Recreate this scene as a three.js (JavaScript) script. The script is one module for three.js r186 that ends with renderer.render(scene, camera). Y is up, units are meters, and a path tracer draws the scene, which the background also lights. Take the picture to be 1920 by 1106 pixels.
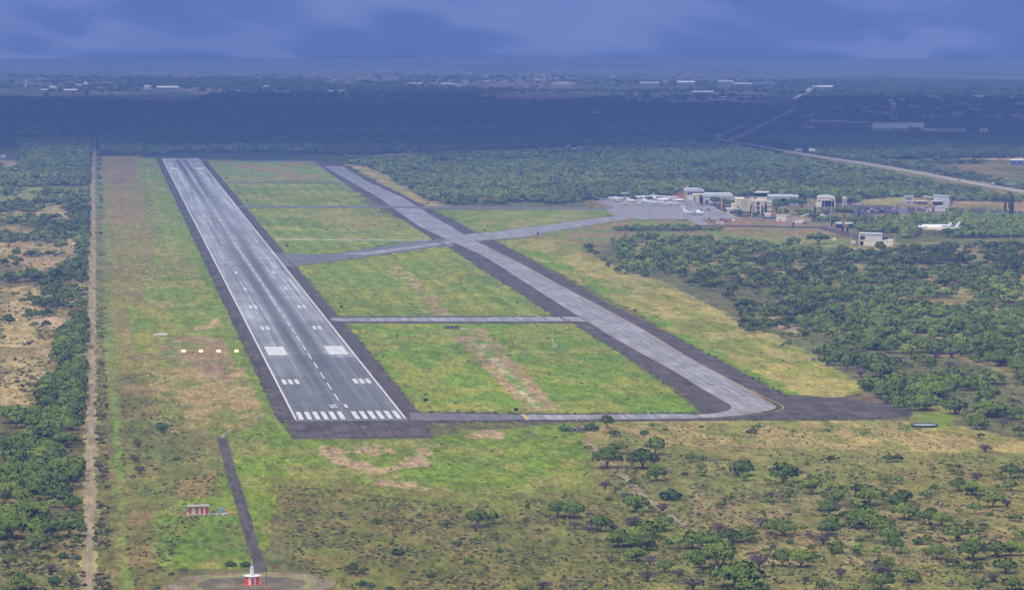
import * as THREE from 'three';
import { mergeGeometries } from 'three/addons/utils/BufferGeometryUtils.js';

// ---------------------------------------------------------------- camera, sky, sun, exposure
const F = 6863, HORIZON = 57.5, EYE = 157.7;                       // lens and horizon in photograph pixels (1920 x 1106); eye height in metres
const PITCH = Math.atan((553 - HORIZON) / F), YAW = Math.atan(((960 - 180) / F) * Math.cos(PITCH));
const scene = new THREE.Scene();
const camera = new THREE.PerspectiveCamera(2 * Math.atan(553 / F) * 180 / Math.PI, 1920 / 1106, 5, 90000);
camera.rotation.order = 'YXZ';
camera.rotation.set(-PITCH, -YAW, 0);
camera.position.set(0, EYE, 0);
const renderer = new THREE.WebGLRenderer({ antialias: true });
renderer.setSize(1024, 589);
renderer.toneMapping = THREE.LinearToneMapping;
renderer.toneMappingExposure = 1.53;
renderer.shadowMap.enabled = true;

const SUN = new THREE.Vector3(-0.45, 0.78, 0.28).normalize();
const sun = new THREE.DirectionalLight(new THREE.Color(1.0, 0.95, 0.86), 1.5);
sun.position.copy(SUN).multiplyScalar(6000).add(new THREE.Vector3(400, 0, -2400));
sun.target.position.set(400, 0, -2400);
sun.castShadow = true;
sun.shadow.radius = 24;
sun.shadow.mapSize.set(4096, 4096);
Object.assign(sun.shadow.camera, { left: -3500, right: 3500, top: 3500, bottom: -3500, near: 100, far: 14000 });
scene.add(sun, sun.target);

const HAZE_DENSITY = 0.000112;
scene.fog = new THREE.FogExp2(new THREE.Color().setRGB(0.22, 0.385, 1.0), HAZE_DENSITY);

// ---------------------------------------------------------------- random numbers and noise
function rng(seed) { let a = seed >>> 0; return () => { a = (a + 0x6d2b79f5) | 0; let t = Math.imul(a ^ (a >>> 15), 1 | a); t = (t + Math.imul(t ^ (t >>> 7), 61 | t)) ^ t; return ((t ^ (t >>> 14)) >>> 0) / 4294967296; }; }
const R0 = rng(20240);
const NT = new Float32Array(65536);
{ const r = rng(77); for (let i = 0; i < 65536; i++) NT[i] = r(); }
function noise(x, y) {                                             // value noise, 0..1
  const xi = Math.floor(x), yi = Math.floor(y), fx = x - xi, fy = y - yi, u = fx * fx * (3 - 2 * fx), v = fy * fy * (3 - 2 * fy);
  const a = (yi & 255) << 8, b = ((yi + 1) & 255) << 8, c = xi & 255, d = (xi + 1) & 255;
  const p = NT[a | c], q = NT[a | d], r = NT[b | c], s = NT[b | d];
  return p + (q - p) * u + (r - p + (p - q - r + s) * u) * v;
}
function fbm(x, y, n) { let s = 0, a = 0.5, t = 0; for (let i = 0; i < n; i++) { s += a * noise(x, y); t += a; a *= 0.55; x = x * 2.03 + 17.3; y = y * 2.03 + 9.1; } return s / t; }
const clamp = (x, a = 0, b = 1) => Math.min(b, Math.max(a, x)), smooth = (a, b, x) => { const t = clamp((x - a) / (b - a)); return t * t * (3 - 2 * t); };

// sky: storm blue near the horizon, pale overcast above, the same all round
{
  const w = 2048, h = 1024, data = new Float32Array(w * h * 4);
  for (let y = 0; y < h; y++) {
    const el = ((y + 0.5) / h - 0.5) * 180;
    for (let x = 0; x < w; x++) {
      const az = (x / w) * 360, o = (y * w + x) * 4, e = Math.max(el, 0);
      const k = 1 - Math.exp(-e / 13);
      const wrap = Math.abs(az - 180) / 180, c1 = fbm(wrap * 46, e * 1.6 + 3, 3) - 0.5, c2 = fbm(wrap * 9 + 40, e * 0.16 + 7, 4) - 0.5;
      const cloud = 1 + c1 * 1.0 * Math.exp(-e / 6) + c2 * 0.5;
      data[o] = (0.105 + 0.80 * k) * cloud; data[o + 1] = (0.17 + 0.73 * k) * cloud; data[o + 2] = (0.43 + 0.46 * k) * cloud; data[o + 3] = 1;
      if (el < 0) { data[o] = 0.15; data[o + 1] = 0.2; data[o + 2] = 0.3; }
    }
  }
  const sky = new THREE.DataTexture(data, w, h, THREE.RGBAFormat, THREE.FloatType);
  sky.mapping = THREE.EquirectangularReflectionMapping;
  sky.magFilter = sky.minFilter = THREE.LinearFilter;
  sky.wrapS = THREE.RepeatWrapping;
  sky.needsUpdate = true;
  scene.background = sky;
  scene.environment = sky;
}

// ---------------------------------------------------------------- from a pixel of the photograph to a place on the ground, and back
const cy = Math.cos(YAW), sy = Math.sin(YAW), cp = Math.cos(PITCH), sp = Math.sin(PITCH);
function at(px, py, h = 0) {
  const u = (px - 960) / F, v = -(py - 553) / F, up = v * cp - sp, fwd = cp + v * sp, t = (h - EYE) / up;
  return new THREE.Vector3((u * cy + fwd * sy) * t, h, (u * sy - fwd * cy) * t);
}
function toPixel(x, y, z) {
  const r = x * cy + z * sy, f = x * sy - z * cy, u = y - EYE, d = f * cp - u * sp, v = f * sp + u * cp;
  return [960 + F * r / d, 553 - F * v / d];
}
const metres = (py) => EYE / (cp * (py - HORIZON));                 // metres per photograph pixel at the ground seen in that row
const facing = (p) => Math.atan2(-p.x, -p.z);                      // turn that shows a thing's front to the camera
function inside(poly, x, y) { let c = false; for (let i = 0, j = poly.length - 2; i < poly.length; j = i, i += 2) { const xi = poly[i], yi = poly[i + 1], xj = poly[j], yj = poly[j + 1]; if ((yi > y) !== (yj > y) && x < ((xj - xi) * (y - yi)) / (yj - yi) + xi) c = !c; } return c; }

// ---------------------------------------------------------------- builders
const used = {};
function numbered(name) { const n = used[name] ?? 0; used[name] = n + 1; return n ? name + '_' + String(n).padStart(3, '0') : name; }
function tag(o, label, category, group) { o.userData.label = label; o.userData.category = category; if (group) o.userData.group = group; return o; }
function thing(name, label, category, pos, turn = 0, group) { const o = new THREE.Group(); o.name = numbered(name); o.position.copy(pos); o.rotation.y = turn; scene.add(o); return tag(o, label, category, group); }
function flat(g) { g = g.index ? g.toNonIndexed() : g; for (const k of Object.keys(g.attributes)) if (!['position', 'normal', 'uv', 'color'].includes(k)) g.deleteAttribute(k); return g; }
function join(list) { list = (Array.isArray(list) ? list : [list]).map(flat); return list.length > 1 ? mergeGeometries(list) : list[0]; }
function part(name, geo, material, parent, label) { const m = new THREE.Mesh(join(geo), material); m.name = name; m.castShadow = m.receiveShadow = true; parent.add(m); if (label) m.userData.label = label; return m; }
function whole(name, geo, material, label, category, pos, turn = 0, group) { const m = new THREE.Mesh(join(geo), material); m.name = numbered(name); m.position.copy(pos); m.rotation.y = turn; m.castShadow = m.receiveShadow = true; scene.add(m); return tag(m, label, category, group); }
function structure(name, geo, material, label) { const m = new THREE.Mesh(geo, material); m.name = numbered(name); m.castShadow = m.receiveShadow = true; m.userData.kind = 'structure'; if (label) m.userData.label = label; scene.add(m); return m; }
function copyOf(o, label, pos, turn, group) { const c = o.clone(); c.name = numbered(o.name.replace(/_\d+$/, '')); c.userData = { ...o.userData }; c.position.copy(pos); c.rotation.y = turn; if (label) c.userData.label = label; if (group) c.userData.group = group; scene.add(c); return c; }
const box = (w, h, d, x = 0, y = 0, z = 0) => new THREE.BoxGeometry(w, h, d).translate(x, y + h / 2, z);      // y is the bottom
const cyl = (r0, r1, h, x = 0, y = 0, z = 0, n = 12) => new THREE.CylinderGeometry(r1, r0, h, n).translate(x, y + h / 2, z);
function rod(a, b, r, n = 6, r2 = r) { const A = new THREE.Vector3(...a), B = new THREE.Vector3(...b), d = B.clone().sub(A), g = new THREE.CylinderGeometry(r2, r, d.length(), n, 1); g.applyQuaternion(new THREE.Quaternion().setFromUnitVectors(new THREE.Vector3(0, 1, 0), d.normalize())); return g.translate((A.x + B.x) / 2, (A.y + B.y) / 2, (A.z + B.z) / 2); }
function prism(pts, d, x = 0, y = 0, z = 0) { const s = new THREE.Shape(pts.map((p) => new THREE.Vector2(p[0], p[1]))); return new THREE.ExtrudeGeometry(s, { depth: d, bevelEnabled: false }).translate(x, y, z - d / 2); }   // outline seen from the front, centred on z
const gable = (w, rise, d, x, y, z = 0, over = 0.4) => prism([[-w / 2 - over, -0.12], [w / 2 + over, -0.12], [w / 2 + over, 0.1], [0, rise + 0.1], [-w / 2 - over, 0.1]], d + over, x, y, z);

function dataTexture(w, h, fn, srgb = true) {
  const d = new Uint8Array(w * h * 4), c = [0, 0, 0];
  for (let y = 0; y < h; y++) for (let x = 0; x < w; x++) { fn(x, y, c); const o = (y * w + x) * 4; d[o] = clamp(c[0], 0, 255); d[o + 1] = clamp(c[1], 0, 255); d[o + 2] = clamp(c[2], 0, 255); d[o + 3] = 255; }
  const t = new THREE.DataTexture(d, w, h);
  t.magFilter = THREE.LinearFilter; t.minFilter = THREE.LinearMipmapLinearFilter; t.generateMipmaps = true; t.wrapS = t.wrapT = THREE.RepeatWrapping; t.anisotropy = 16;
  if (srgb) t.colorSpace = THREE.SRGBColorSpace;
  t.needsUpdate = true;
  return t;
}
const mottle = dataTexture(256, 256, (x, y, c) => { const k = Math.min(x, 255 - x) / 12, j = Math.min(y, 255 - y) / 12, e = clamp(Math.min(k, j)); const n = (fbm(x / 40, y / 40, 4) - 0.5) * e, s = (fbm(x / 6, y / 60 + 5, 2) - 0.5) * e; c[0] = c[1] = c[2] = 238 + n * 60 + s * 34; });
const mats = {};
function mat(r, g, b, rough = 0.8, extra) { const key = [r, g, b, rough, JSON.stringify(extra)].join(); return mats[key] ??= new THREE.MeshStandardMaterial({ color: new THREE.Color(`rgb(${r},${g},${b})`), roughness: rough, map: mottle, ...extra }); }
const GLASS = new THREE.MeshStandardMaterial({ color: 0x20282f, roughness: 0.12, metalness: 0.1 });
const RUBBER = mat(28, 28, 30, 0.9);
// ---------------------------------------------------------------- the ground: one sheet, its colours laid out as regions of soil and grass
// a region: outline in photograph pixels, two colours, share of the second, size of its patches in metres
const REG = [];
const region = (p, a, b, k = 0.5, s = 18, mown = 0) => REG.push({ p, a, b, k, s, mown });
const GREEN = [110, 126, 54], LUSH = [108, 127, 50], YELLOW = [132, 130, 64], TAN = [160, 143, 108], DUST = [158, 138, 114], MAUVE = [146, 120, 106], OLIVE = [106, 100, 56], SCRUB = [117, 110, 70], BROWN = [128, 116, 80], FLOOR = [92, 86, 52];
// beyond the airfield
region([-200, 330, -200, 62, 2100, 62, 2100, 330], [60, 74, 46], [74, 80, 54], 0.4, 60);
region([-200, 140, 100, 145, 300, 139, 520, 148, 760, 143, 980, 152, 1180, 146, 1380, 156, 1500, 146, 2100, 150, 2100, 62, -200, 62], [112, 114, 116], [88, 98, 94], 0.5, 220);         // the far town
region([-100, 196, -100, 140, 900, 140, 1000, 150, 1440, 160, 1440, 192, 900, 196], [80, 94, 66], [120, 108, 98], 0.4, 150);
region([640, 172, 850, 174, 850, 184, 640, 186, 480, 184, 330, 186, 330, 178], [60, 118, 66], [70, 120, 70], 0.3, 200);
region([860, 176, 1080, 178, 1080, 190, 860, 190], [128, 104, 104], [110, 100, 90], 0.4, 150);
region([345, 190, 600, 194, 600, 198, 345, 195], [80, 140, 90], [80, 130, 80], 0.3, 200);
region([0, 176, 180, 184, 180, 196, 0, 190], [104, 98, 84], [84, 96, 70], 0.5, 200);
region([300, 158, 460, 160, 460, 170, 300, 170], [130, 112, 108], [92, 108, 84], 0.5, 150);
region([1440, 250, 1440, 180, 2000, 180, 2000, 246], [66, 74, 66], [104, 98, 96], 0.4, 60);
region([1740, 297, 1930, 293, 1930, 345, 1850, 328, 1750, 306], [196, 172, 132], [180, 156, 122], 0.4, 60);
region([1040, 216, 1160, 218, 1160, 224, 1040, 223], [126, 112, 96], [104, 100, 84], 0.4, 40);
region([1180, 262, 1320, 268, 1290, 282, 1180, 278], [124, 104, 92], [96, 92, 68], 0.5, 40);
region([640, 276, 900, 270, 1180, 268, 1330, 276, 1340, 300, 900, 312, 690, 316], [118, 104, 84], [86, 88, 60], 0.55, 30);
region([680, 300, 2000, 300, 2000, 470, 1100, 470, 1100, 380, 800, 380], [128, 116, 80], [100, 102, 62], 0.5, 22);
region([1690, 350, 1960, 366, 1960, 404, 1640, 404, 1640, 370], [150, 130, 98], [118, 118, 72], 0.4, 20);
region([1640, 362, 1700, 366, 1700, 380, 1600, 386, 1590, 378], [142, 138, 84], TAN, 0.4, 20);
region([1560, 398, 1690, 408, 1660, 440, 1560, 430], [112, 104, 72], [92, 96, 60], 0.5, 18);
region([1225, 360, 1290, 360, 1290, 373, 1225, 372], [134, 88, 80], [140, 100, 86], 0.5, 10);          // red earth beyond the apron
region([0, 252, 38, 252, 38, 276, 14, 300, 0, 300], [124, 104, 104], [110, 100, 92], 0.3, 40);
region([0, 252, 40, 252, 36, 262, 0, 262], [66, 122, 70], [70, 120, 70], 0.3, 40);
region([0, 262, 172, 256, 169, 352, 0, 352], [80, 86, 54], [100, 100, 70], 0.35, 40);
region([0, 300, 36, 302, 30, 316, 0, 316], [156, 136, 118], [140, 130, 110], 0.3, 30);
region([0, 350, 60, 346, 168, 358, 168, 380, 0, 384], [122, 138, 74], [130, 132, 80], 0.5, 25);
region([0, 380, 168, 378, 165, 620, 162, 780, 0, 780], TAN, [126, 116, 78], 0.45, 20);
region([120, 372, 168, 376, 168, 396, 110, 396], MAUVE, BROWN, 0.4, 20);
region([0, 440, 120, 450, 160, 500, 0, 505], [156, 138, 104], [130, 116, 88], 0.45, 22);
region([0, 500, 120, 500, 120, 540, 0, 540], [116, 104, 76], TAN, 0.45, 20);
region([60, 590, 120, 596, 112, 620, 60, 612], [166, 144, 128], TAN, 0.4, 12);
region([0, 650, 75, 652, 70, 668, 0, 668], [144, 120, 104], BROWN, 0.4, 12);
region([0, 770, 164, 760, 160, 1110, -10, 1110], [112, 102, 72], [96, 96, 60], 0.5, 9);
region([0, 1020, 160, 990, 158, 1112, 0, 1112], [124, 114, 78], [104, 104, 64], 0.5, 7);
// between the track and the runway
region([178, 290, 262, 290, 300, 640, 330, 860, 330, 1112, 156, 1112, 164, 760, 168, 500], [124, 110, 78], [106, 104, 64], 0.5, 12);
region([192, 292, 255, 292, 284, 420, 300, 520, 270, 560, 276, 640, 320, 700, 196, 700], BROWN, [126, 122, 70], 0.5, 22);
region([205, 300, 250, 296, 262, 340, 205, 345], [122, 108, 82], BROWN, 0.5, 25);
region([180, 262, 188, 262, 196, 430, 201, 560, 190, 700, 182, 700, 180, 500], [112, 112, 76], [100, 100, 64], 0.5, 12);
region([188, 330, 196, 330, 201, 430, 205, 560, 218, 740, 232, 900, 244, 1110, 224, 1110, 216, 900, 205, 740, 196, 560, 192, 430], [104, 126, 62], [122, 122, 76], 0.42, 9);
region([250, 296, 300, 296, 420, 560, 470, 660, 548, 826, 470, 826, 300, 720, 292, 640, 262, 560, 280, 500, 292, 440, 280, 380], GREEN, [130, 130, 72], 0.38, 16, 200);
region([284, 296, 300, 296, 420, 560, 548, 826, 505, 826, 400, 570, 330, 420], LUSH, GREEN, 0.4, 10);
region([236, 575, 300, 572, 350, 640, 350, 660, 250, 662], GREEN, YELLOW, 0.45, 12);
region([345, 590, 400, 585, 420, 612, 352, 622], DUST, GREEN, 0.5, 10);
region([300, 632, 420, 632, 440, 690, 330, 700, 300, 670], [140, 122, 96], [112, 122, 70], 0.42, 10);
region([270, 690, 460, 690, 500, 790, 300, 790], [146, 130, 94], [118, 122, 70], 0.42, 9);
region([380, 680, 430, 684, 430, 715, 385, 715], [140, 118, 104], [126, 124, 80], 0.4, 8);
region([230, 780, 430, 790, 420, 940, 230, 940], [118, 112, 70], [104, 108, 60], 0.5, 8);
region([280, 790, 480, 786, 450, 812, 410, 822, 330, 815], [134, 124, 84], [112, 122, 64], 0.5, 7);
// in front of the runway
region([430, 800, 545, 815, 820, 815, 1080, 792, 1112, 850, 1110, 905, 1050, 930, 950, 945, 800, 938, 640, 916, 525, 905, 500, 1020, 470, 1066, 290, 1066, 284, 966, 330, 940, 400, 930, 418, 840], LUSH, [130, 130, 74], 0.3, 7, 120);
region([600, 835, 800, 838, 830, 870, 700, 890, 600, 860], DUST, GREEN, 0.5, 6);
region([860, 805, 950, 808, 940, 822, 870, 822], DUST, GREEN, 0.45, 6);
region([700, 900, 830, 903, 800, 925, 700, 925], DUST, GREEN, 0.5, 6);
region([330, 900, 405, 880, 420, 930, 330, 940], [132, 116, 80], [110, 110, 62], 0.5, 6);
region([290, 966, 460, 966, 470, 1050, 292, 1056], [98, 119, 52], [108, 116, 62], 0.45, 5);
region([520, 908, 640, 918, 800, 940, 950, 946, 1050, 932, 1115, 910, 1240, 1112, 640, 1112, 560, 1060, 520, 1000], SCRUB, [104, 106, 58], 0.45, 6);
region([500, 895, 640, 902, 800, 922, 950, 930, 1060, 915, 1115, 890, 1125, 935, 950, 966, 800, 958, 640, 936, 520, 930], [112, 118, 58], [116, 112, 68], 0.5, 5);
region([1090, 785, 1480, 790, 1690, 788, 1820, 800, 1930, 830, 1930, 860, 1100, 840], [150, 134, 92], [122, 122, 70], 0.45, 8);
region([1100, 832, 1930, 850, 1930, 1112, 1220, 1112, 1110, 905], [121, 116, 74], [110, 112, 64], 0.5, 7);
region([1300, 920, 1600, 930, 1920, 960, 1920, 1060, 1300, 1060], [132, 120, 86], [112, 110, 68], 0.5, 6);
region([1550, 740, 1640, 738, 1660, 758, 1560, 750], [112, 96, 80], [96, 86, 72], 0.5, 6);
region([1660, 752, 1800, 752, 1800, 790, 1700, 800, 1715, 770], [104, 124, 54], [122, 118, 70], 0.4, 7);
region([1700, 795, 1790, 792, 1800, 802, 1700, 805], LUSH, GREEN, 0.4, 4);
region([1120, 830, 1160, 870, 1260, 960, 1350, 1040, 1330, 1050, 1230, 965, 1140, 880, 1100, 838], [138, 124, 92], [112, 116, 66], 0.4, 5);
region([1150, 446, 1215, 441, 1335, 444, 1500, 458, 1690, 464, 1930, 455, 1930, 720, 1800, 672, 1690, 660, 1500, 615, 1480, 535, 1380, 523, 1270, 503, 1165, 494], [140, 126, 90], [116, 114, 68], 0.5, 12);
// infield cells
region([378, 299, 592, 302, 640, 338, 696, 386, 836, 450, 640, 487, 528, 500], GREEN, [130, 134, 68], 0.4, 20, 255);
region([400, 302, 560, 304, 620, 338, 430, 338], [112, 132, 70], [136, 122, 84], 0.45, 25);
region([560, 392, 700, 392, 790, 440, 640, 450, 600, 420], [134, 132, 74], [116, 128, 62], 0.45, 20);
region([556, 500, 740, 475, 840, 460, 930, 522, 1040, 592, 620, 596], GREEN, [126, 132, 62], 0.4, 15, 255);
region([725, 500, 756, 500, 800, 545, 848, 592, 815, 592, 770, 540], [146, 130, 100], GREEN, 0.25, 8);
region([650, 604, 1076, 606, 1160, 660, 1320, 775, 960, 776, 790, 776], [104, 128, 48], [126, 132, 62], 0.4, 11, 255);
region([832, 616, 906, 616, 960, 672, 1054, 770, 985, 772, 930, 710, 868, 650], [148, 130, 104], [118, 126, 66], 0.25, 7);
region([880, 640, 892, 636, 960, 700, 1020, 766, 1005, 768, 945, 704], [110, 134, 70], [160, 152, 130], 0.45, 5);
region([640, 770, 800, 735, 880, 770, 790, 776], YELLOW, GREEN, 0.5, 9);
// right of the parallel taxiway
region([640, 304, 700, 310, 830, 385, 800, 392], [132, 132, 76], TAN, 0.5, 20);
region([690, 312, 790, 360, 880, 384, 800, 388], [150, 134, 90], [122, 122, 70], 0.45, 22);
region([815, 394, 1140, 392, 1165, 402, 940, 432, 890, 436], GREEN, [134, 134, 76], 0.42, 18);
region([930, 452, 1160, 414, 1205, 410, 1420, 425, 1560, 440, 1620, 470, 1100, 452, 1180, 560], [112, 124, 66], [132, 116, 88], 0.5, 18);
region([1310, 412, 1420, 408, 1560, 418, 1620, 442, 1440, 434, 1300, 430], [138, 114, 98], [124, 116, 80], 0.35, 14);
region([935, 452, 1060, 440, 1100, 480, 1250, 530, 1390, 600, 1500, 650, 1640, 735, 1560, 746, 1470, 738, 1190, 585], [150, 141, 88], [122, 128, 62], 0.45, 12, 160);
region([935, 452, 980, 452, 1190, 565, 1330, 650, 1510, 745, 1440, 735, 1190, 585], [106, 130, 50], [138, 134, 74], 0.36, 10);
region([1350, 580, 1470, 590, 1500, 640, 1400, 615], [126, 114, 82], [104, 110, 64], 0.5, 8);
region([1430, 590, 1480, 600, 1500, 625, 1450, 618], [160, 140, 118], TAN, 0.4, 6);

const tileMats = [], tileAreas = [];
function paintTile(x0, x1, z0, z1, w, h, warp) {                    // z0 is the near edge; the region masks are drawn on canvases, the grain is computed per texel
  const layers = [0, 1, 2].map(() => { const c = document.createElement('canvas'); c.width = w; c.height = h; const g = c.getContext('2d'); g.fillStyle = 'rgb(100,100,70)'; g.fillRect(0, 0, w, h); return g; });
  layers[2].fillStyle = 'rgb(128,12,0)'; layers[2].fillRect(0, 0, w, h);
  for (const q of REG) {
    const pts = [];
    for (let i = 0; i < q.p.length; i += 2) { const a = at(q.p[i], q.p[i + 1]); pts.push([((a.x - x0) / (x1 - x0)) * w, ((z0 - a.z) / (z0 - z1)) * h]); }
    [q.a, q.b, [Math.round(q.k * 255), Math.round(Math.sqrt(q.s) * 10), q.mown]].forEach((col, n) => {
      const g = layers[n]; g.fillStyle = `rgb(${col})`; g.beginPath(); pts.forEach((p, i) => (i ? g.lineTo(p[0], p[1]) : g.moveTo(p[0], p[1]))); g.closePath(); g.fill();
    });
  }
  const [A, B, C] = layers.map((g) => g.getImageData(0, 0, w, h).data);
  const mx = (x1 - x0) / w, mz = (z0 - z1) / h, grain = rng(w + Math.round(x1));
  return dataTexture(w, h, (i, j, c) => {
    const x = x0 + (i + 0.5) * mx, z = z0 - (j + 0.5) * mz;
    const dx = (fbm(x / (warp * 3), z / (warp * 3), 3) - 0.5) * warp * 2.4, dz = (fbm(x / (warp * 3) + 50, z / (warp * 4) + 30, 3) - 0.5) * warp * 5;
    const o = (clamp(Math.round(j + dz / mz), 0, h - 1) * w + clamp(Math.round(i + dx / mx), 0, w - 1)) * 4;
    const s = (C[o + 1] / 10) ** 2 + 1, n = fbm(x / s, z / (s * 3.2), 5), k = C[o] / 255;
    const th = 0.5 + (0.5 - k) * 0.36, t = smooth(th - 0.075, th + 0.075, n);
    const big = fbm(x / 90 + 9, z / 120, 3) - 0.5, fine = noise(x / 0.9, z / 4.5) - 0.5, mid = fbm(x / 3.6 + 3, z / 13, 3) - 0.5, g = 0.97 + big * 0.16 + mid * 0.34 + fine * 0.3 + (C[o + 2] / 255) * 0.05 * Math.sign(Math.sin(x / 2.1 + noise(x / 30, z / 200) * 2)) * noise(x / 40 + 5, z / 160) + (grain() - 0.5) * 0.14, warmth = (fbm(x / 30 + 70, z / 40, 3) - 0.5) * 13;
    c[0] = (A[o] + (B[o] - A[o]) * t + warmth) * g * 0.985; c[1] = (A[o + 1] + (B[o + 1] - A[o + 1]) * t + warmth * 0.2) * g * 0.97; c[2] = (A[o + 2] + (B[o + 2] - A[o + 2]) * t - 4) * g * 0.91;
  });
}
{
  const pos = [], uv = [], idx = [], groups = [];
  const patch = (x0, x1, z0, z1, m, nx, nz) => {
    const b = pos.length / 3, first = idx.length;
    for (let j = 0; j <= nz; j++) for (let i = 0; i <= nx; i++) { pos.push(x0 + (x1 - x0) * i / nx, 0, z0 + (z1 - z0) * j / nz); uv.push(m ? i / nx : (x0 + (x1 - x0) * i / nx) / 2000, m ? j / nz : (z0 + (z1 - z0) * j / nz) / 2000); }
    for (let j = 0; j < nz; j++) for (let i = 0; i < nx; i++) { const a = b + j * (nx + 1) + i; idx.push(a, a + 1, a + nx + 1, a + 1, a + nx + 2, a + nx + 1); }
    groups.push([first, idx.length - first, m]);
  };
  tileMats.push(new THREE.MeshPhysicalMaterial({ roughness: 1, specularIntensity: 0, map: dataTexture(512, 512, (i, j, c) => { const e = clamp(Math.min(i, 511 - i, j, 511 - j) / 30), n = (fbm(i / 20, j / 20, 4) - 0.5) * e; c[0] = 92 + n * 60; c[1] = 100 + n * 40; c[2] = 82 + n * 50; }) }));
  const cuts = [940, 1750, 3000, 6000, 14500, 40000];
  let far = 40000;
  patch(-far, far, 3000, -cuts[0], 0, 40, 4);
  for (let k = 0; k < 5; k++) {
    const z0 = -cuts[k], z1 = -cuts[k + 1], m = k + 1, x0 = Math.round(z1 * 0.028 * 1.02 - 30), x1 = Math.round(-z1 * 0.262 + 30);
    const w = k < 4 ? 2048 : 1024, h = [1024, 1024, 1024, 1024, 512][k];
    tileMats.push(new THREE.MeshPhysicalMaterial({ roughness: 1, specularIntensity: 0, map: paintTile(x0, x1, z0, z1, w, h, [2.2, 4, 9, 20, 50][k]) }));
    patch(x0, x1, z0, z1, m, 24, 24);
    patch(-far, x0, z0, z1, 0, 20, 6);
    patch(x1, far, z0, z1, 0, 20, 6);
  }
  const g = new THREE.BufferGeometry();
  g.setAttribute('position', new THREE.Float32BufferAttribute(pos, 3));
  g.setAttribute('normal', new THREE.Float32BufferAttribute(pos.map((_, i) => (i % 3 === 1 ? 1 : 0)), 3));
  g.setAttribute('uv', new THREE.Float32BufferAttribute(uv, 2));
  g.setIndex(idx);
  groups.forEach((q) => g.addGroup(...q));
  for (let i = 0; i < idx.length; i += 3) [idx[i + 1], idx[i + 2]] = [idx[i + 1], idx[i + 2]];
  structure('ground', g, tileMats, 'grass, dry scrub and bare earth round the airfield');
}
// a low ridge on the right that rises out of the frame, its unseen peak raised to lift the haze
{
  const g = new THREE.PlaneGeometry(22000, 9000, 110, 45).rotateX(-Math.PI / 2), p = g.attributes.position;
  const o = at(1400, 135);
  for (let i = 0; i < p.count; i++) {
    const x = p.getX(i) + 11000, z = p.getZ(i), ramp = smooth(3000, 10000, x), across = Math.exp(-((z / 2400) ** 2));
    p.setXYZ(i, o.x + x * 0.98 + z * 0.1, (ramp * 330 * across + smooth(200, 3000, x) * 26 * across) * (0.75 + 0.5 * fbm(x / 1500, z / 1500, 4)) - 3, o.z + z - 1500);
  }
  g.computeVertexNormals();
  structure('hill', g, new THREE.MeshStandardMaterial({ roughness: 1, map: dataTexture(512, 512, (i, j, c) => { const n = fbm(i / 14, j / 8, 4); c[0] = 60 + n * 50; c[1] = 72 + n * 40; c[2] = 52 + n * 50; }) }), 'low wooded ridge behind the town on the right');
}
// ---------------------------------------------------------------- pavements: sheets, each a little above the one below
let level = 0.01;
function sheet(outline, tile = [64, 256], y = (level += 0.004)) {    // outline in photograph pixels
  const pts = [];
  for (let i = 0; i < outline.length; i += 2) { const a = at(outline[i], outline[i + 1]); pts.push(new THREE.Vector2(a.x, -a.z)); }
  return sheetOf(pts, tile, y);
}
function sheetOf(pts, tile = [64, 256], y = (level += 0.004)) {      // pts: (x, -z)
  if (THREE.ShapeUtils.isClockWise(pts)) pts.reverse();
  const f = THREE.ShapeUtils.triangulateShape(pts, []), g = new THREE.BufferGeometry();
  g.setAttribute('position', new THREE.Float32BufferAttribute(pts.flatMap((p) => [p.x, y, -p.y]), 3));
  g.setAttribute('normal', new THREE.Float32BufferAttribute(pts.flatMap(() => [0, 1, 0]), 3));
  g.setAttribute('uv', new THREE.Float32BufferAttribute(pts.flatMap((p) => [p.x / tile[0], p.y / tile[1]]), 2));
  g.setIndex(f.flat());
  return g;
}
function ragged(outline, amp, step = 3) {                            // the same outline with an edge worn uneven, in metres
  const p = []; for (let i = 0; i < outline.length; i += 2) { const a = at(outline[i], outline[i + 1]); p.push(new THREE.Vector2(a.x, -a.z)); }
  return raggedOf(p, amp, step);
}
function raggedOf(p, amp, step = 3) {
  const out = [];
  p.forEach((a, i) => { const b = p[(i + 1) % p.length], d = b.clone().sub(a), n = Math.max(1, Math.ceil(d.length() / step)), t = d.clone().normalize(); for (let k = 0; k < n; k++) { const q = a.clone().addScaledVector(d, k / n), e = (fbm(q.x / 5 + i * 3.1, q.y / 9, 3) - 0.5) * 2 * amp + (noise(q.x / 1.7, q.y / 3) - 0.5) * amp * 0.5; out.push(new THREE.Vector2(q.x - t.y * e, q.y + t.x * e)); } });
  return out;
}
const rsheet = (outline, amp = 1.6, tile = [64, 256]) => sheetOf(ragged(outline, amp), tile);
function rribbon(line, width, amp, tile) {
  const c = []; for (let i = 0; i < line.length; i += 2) { const a = at(line[i], line[i + 1]); c.push(new THREE.Vector2(a.x, -a.z)); }
  const l = [], r = [];
  c.forEach((p, i) => { const d = c[Math.min(i + 1, c.length - 1)].clone().sub(c[Math.max(i - 1, 0)]).normalize(), n = new THREE.Vector2(-d.y, d.x).multiplyScalar(width / 2); l.push(p.clone().add(n)); r.unshift(p.clone().sub(n)); });
  return sheetOf(raggedOf([...l, ...r], amp, 2.5), tile);
}
function ribbon(line, width, tile, y) {                              // centre line in photograph pixels, width in metres
  const c = []; for (let i = 0; i < line.length; i += 2) { const a = at(line[i], line[i + 1]); c.push(new THREE.Vector2(a.x, -a.z)); }
  return ribbonOf(c, width, tile, y);
}
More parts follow.
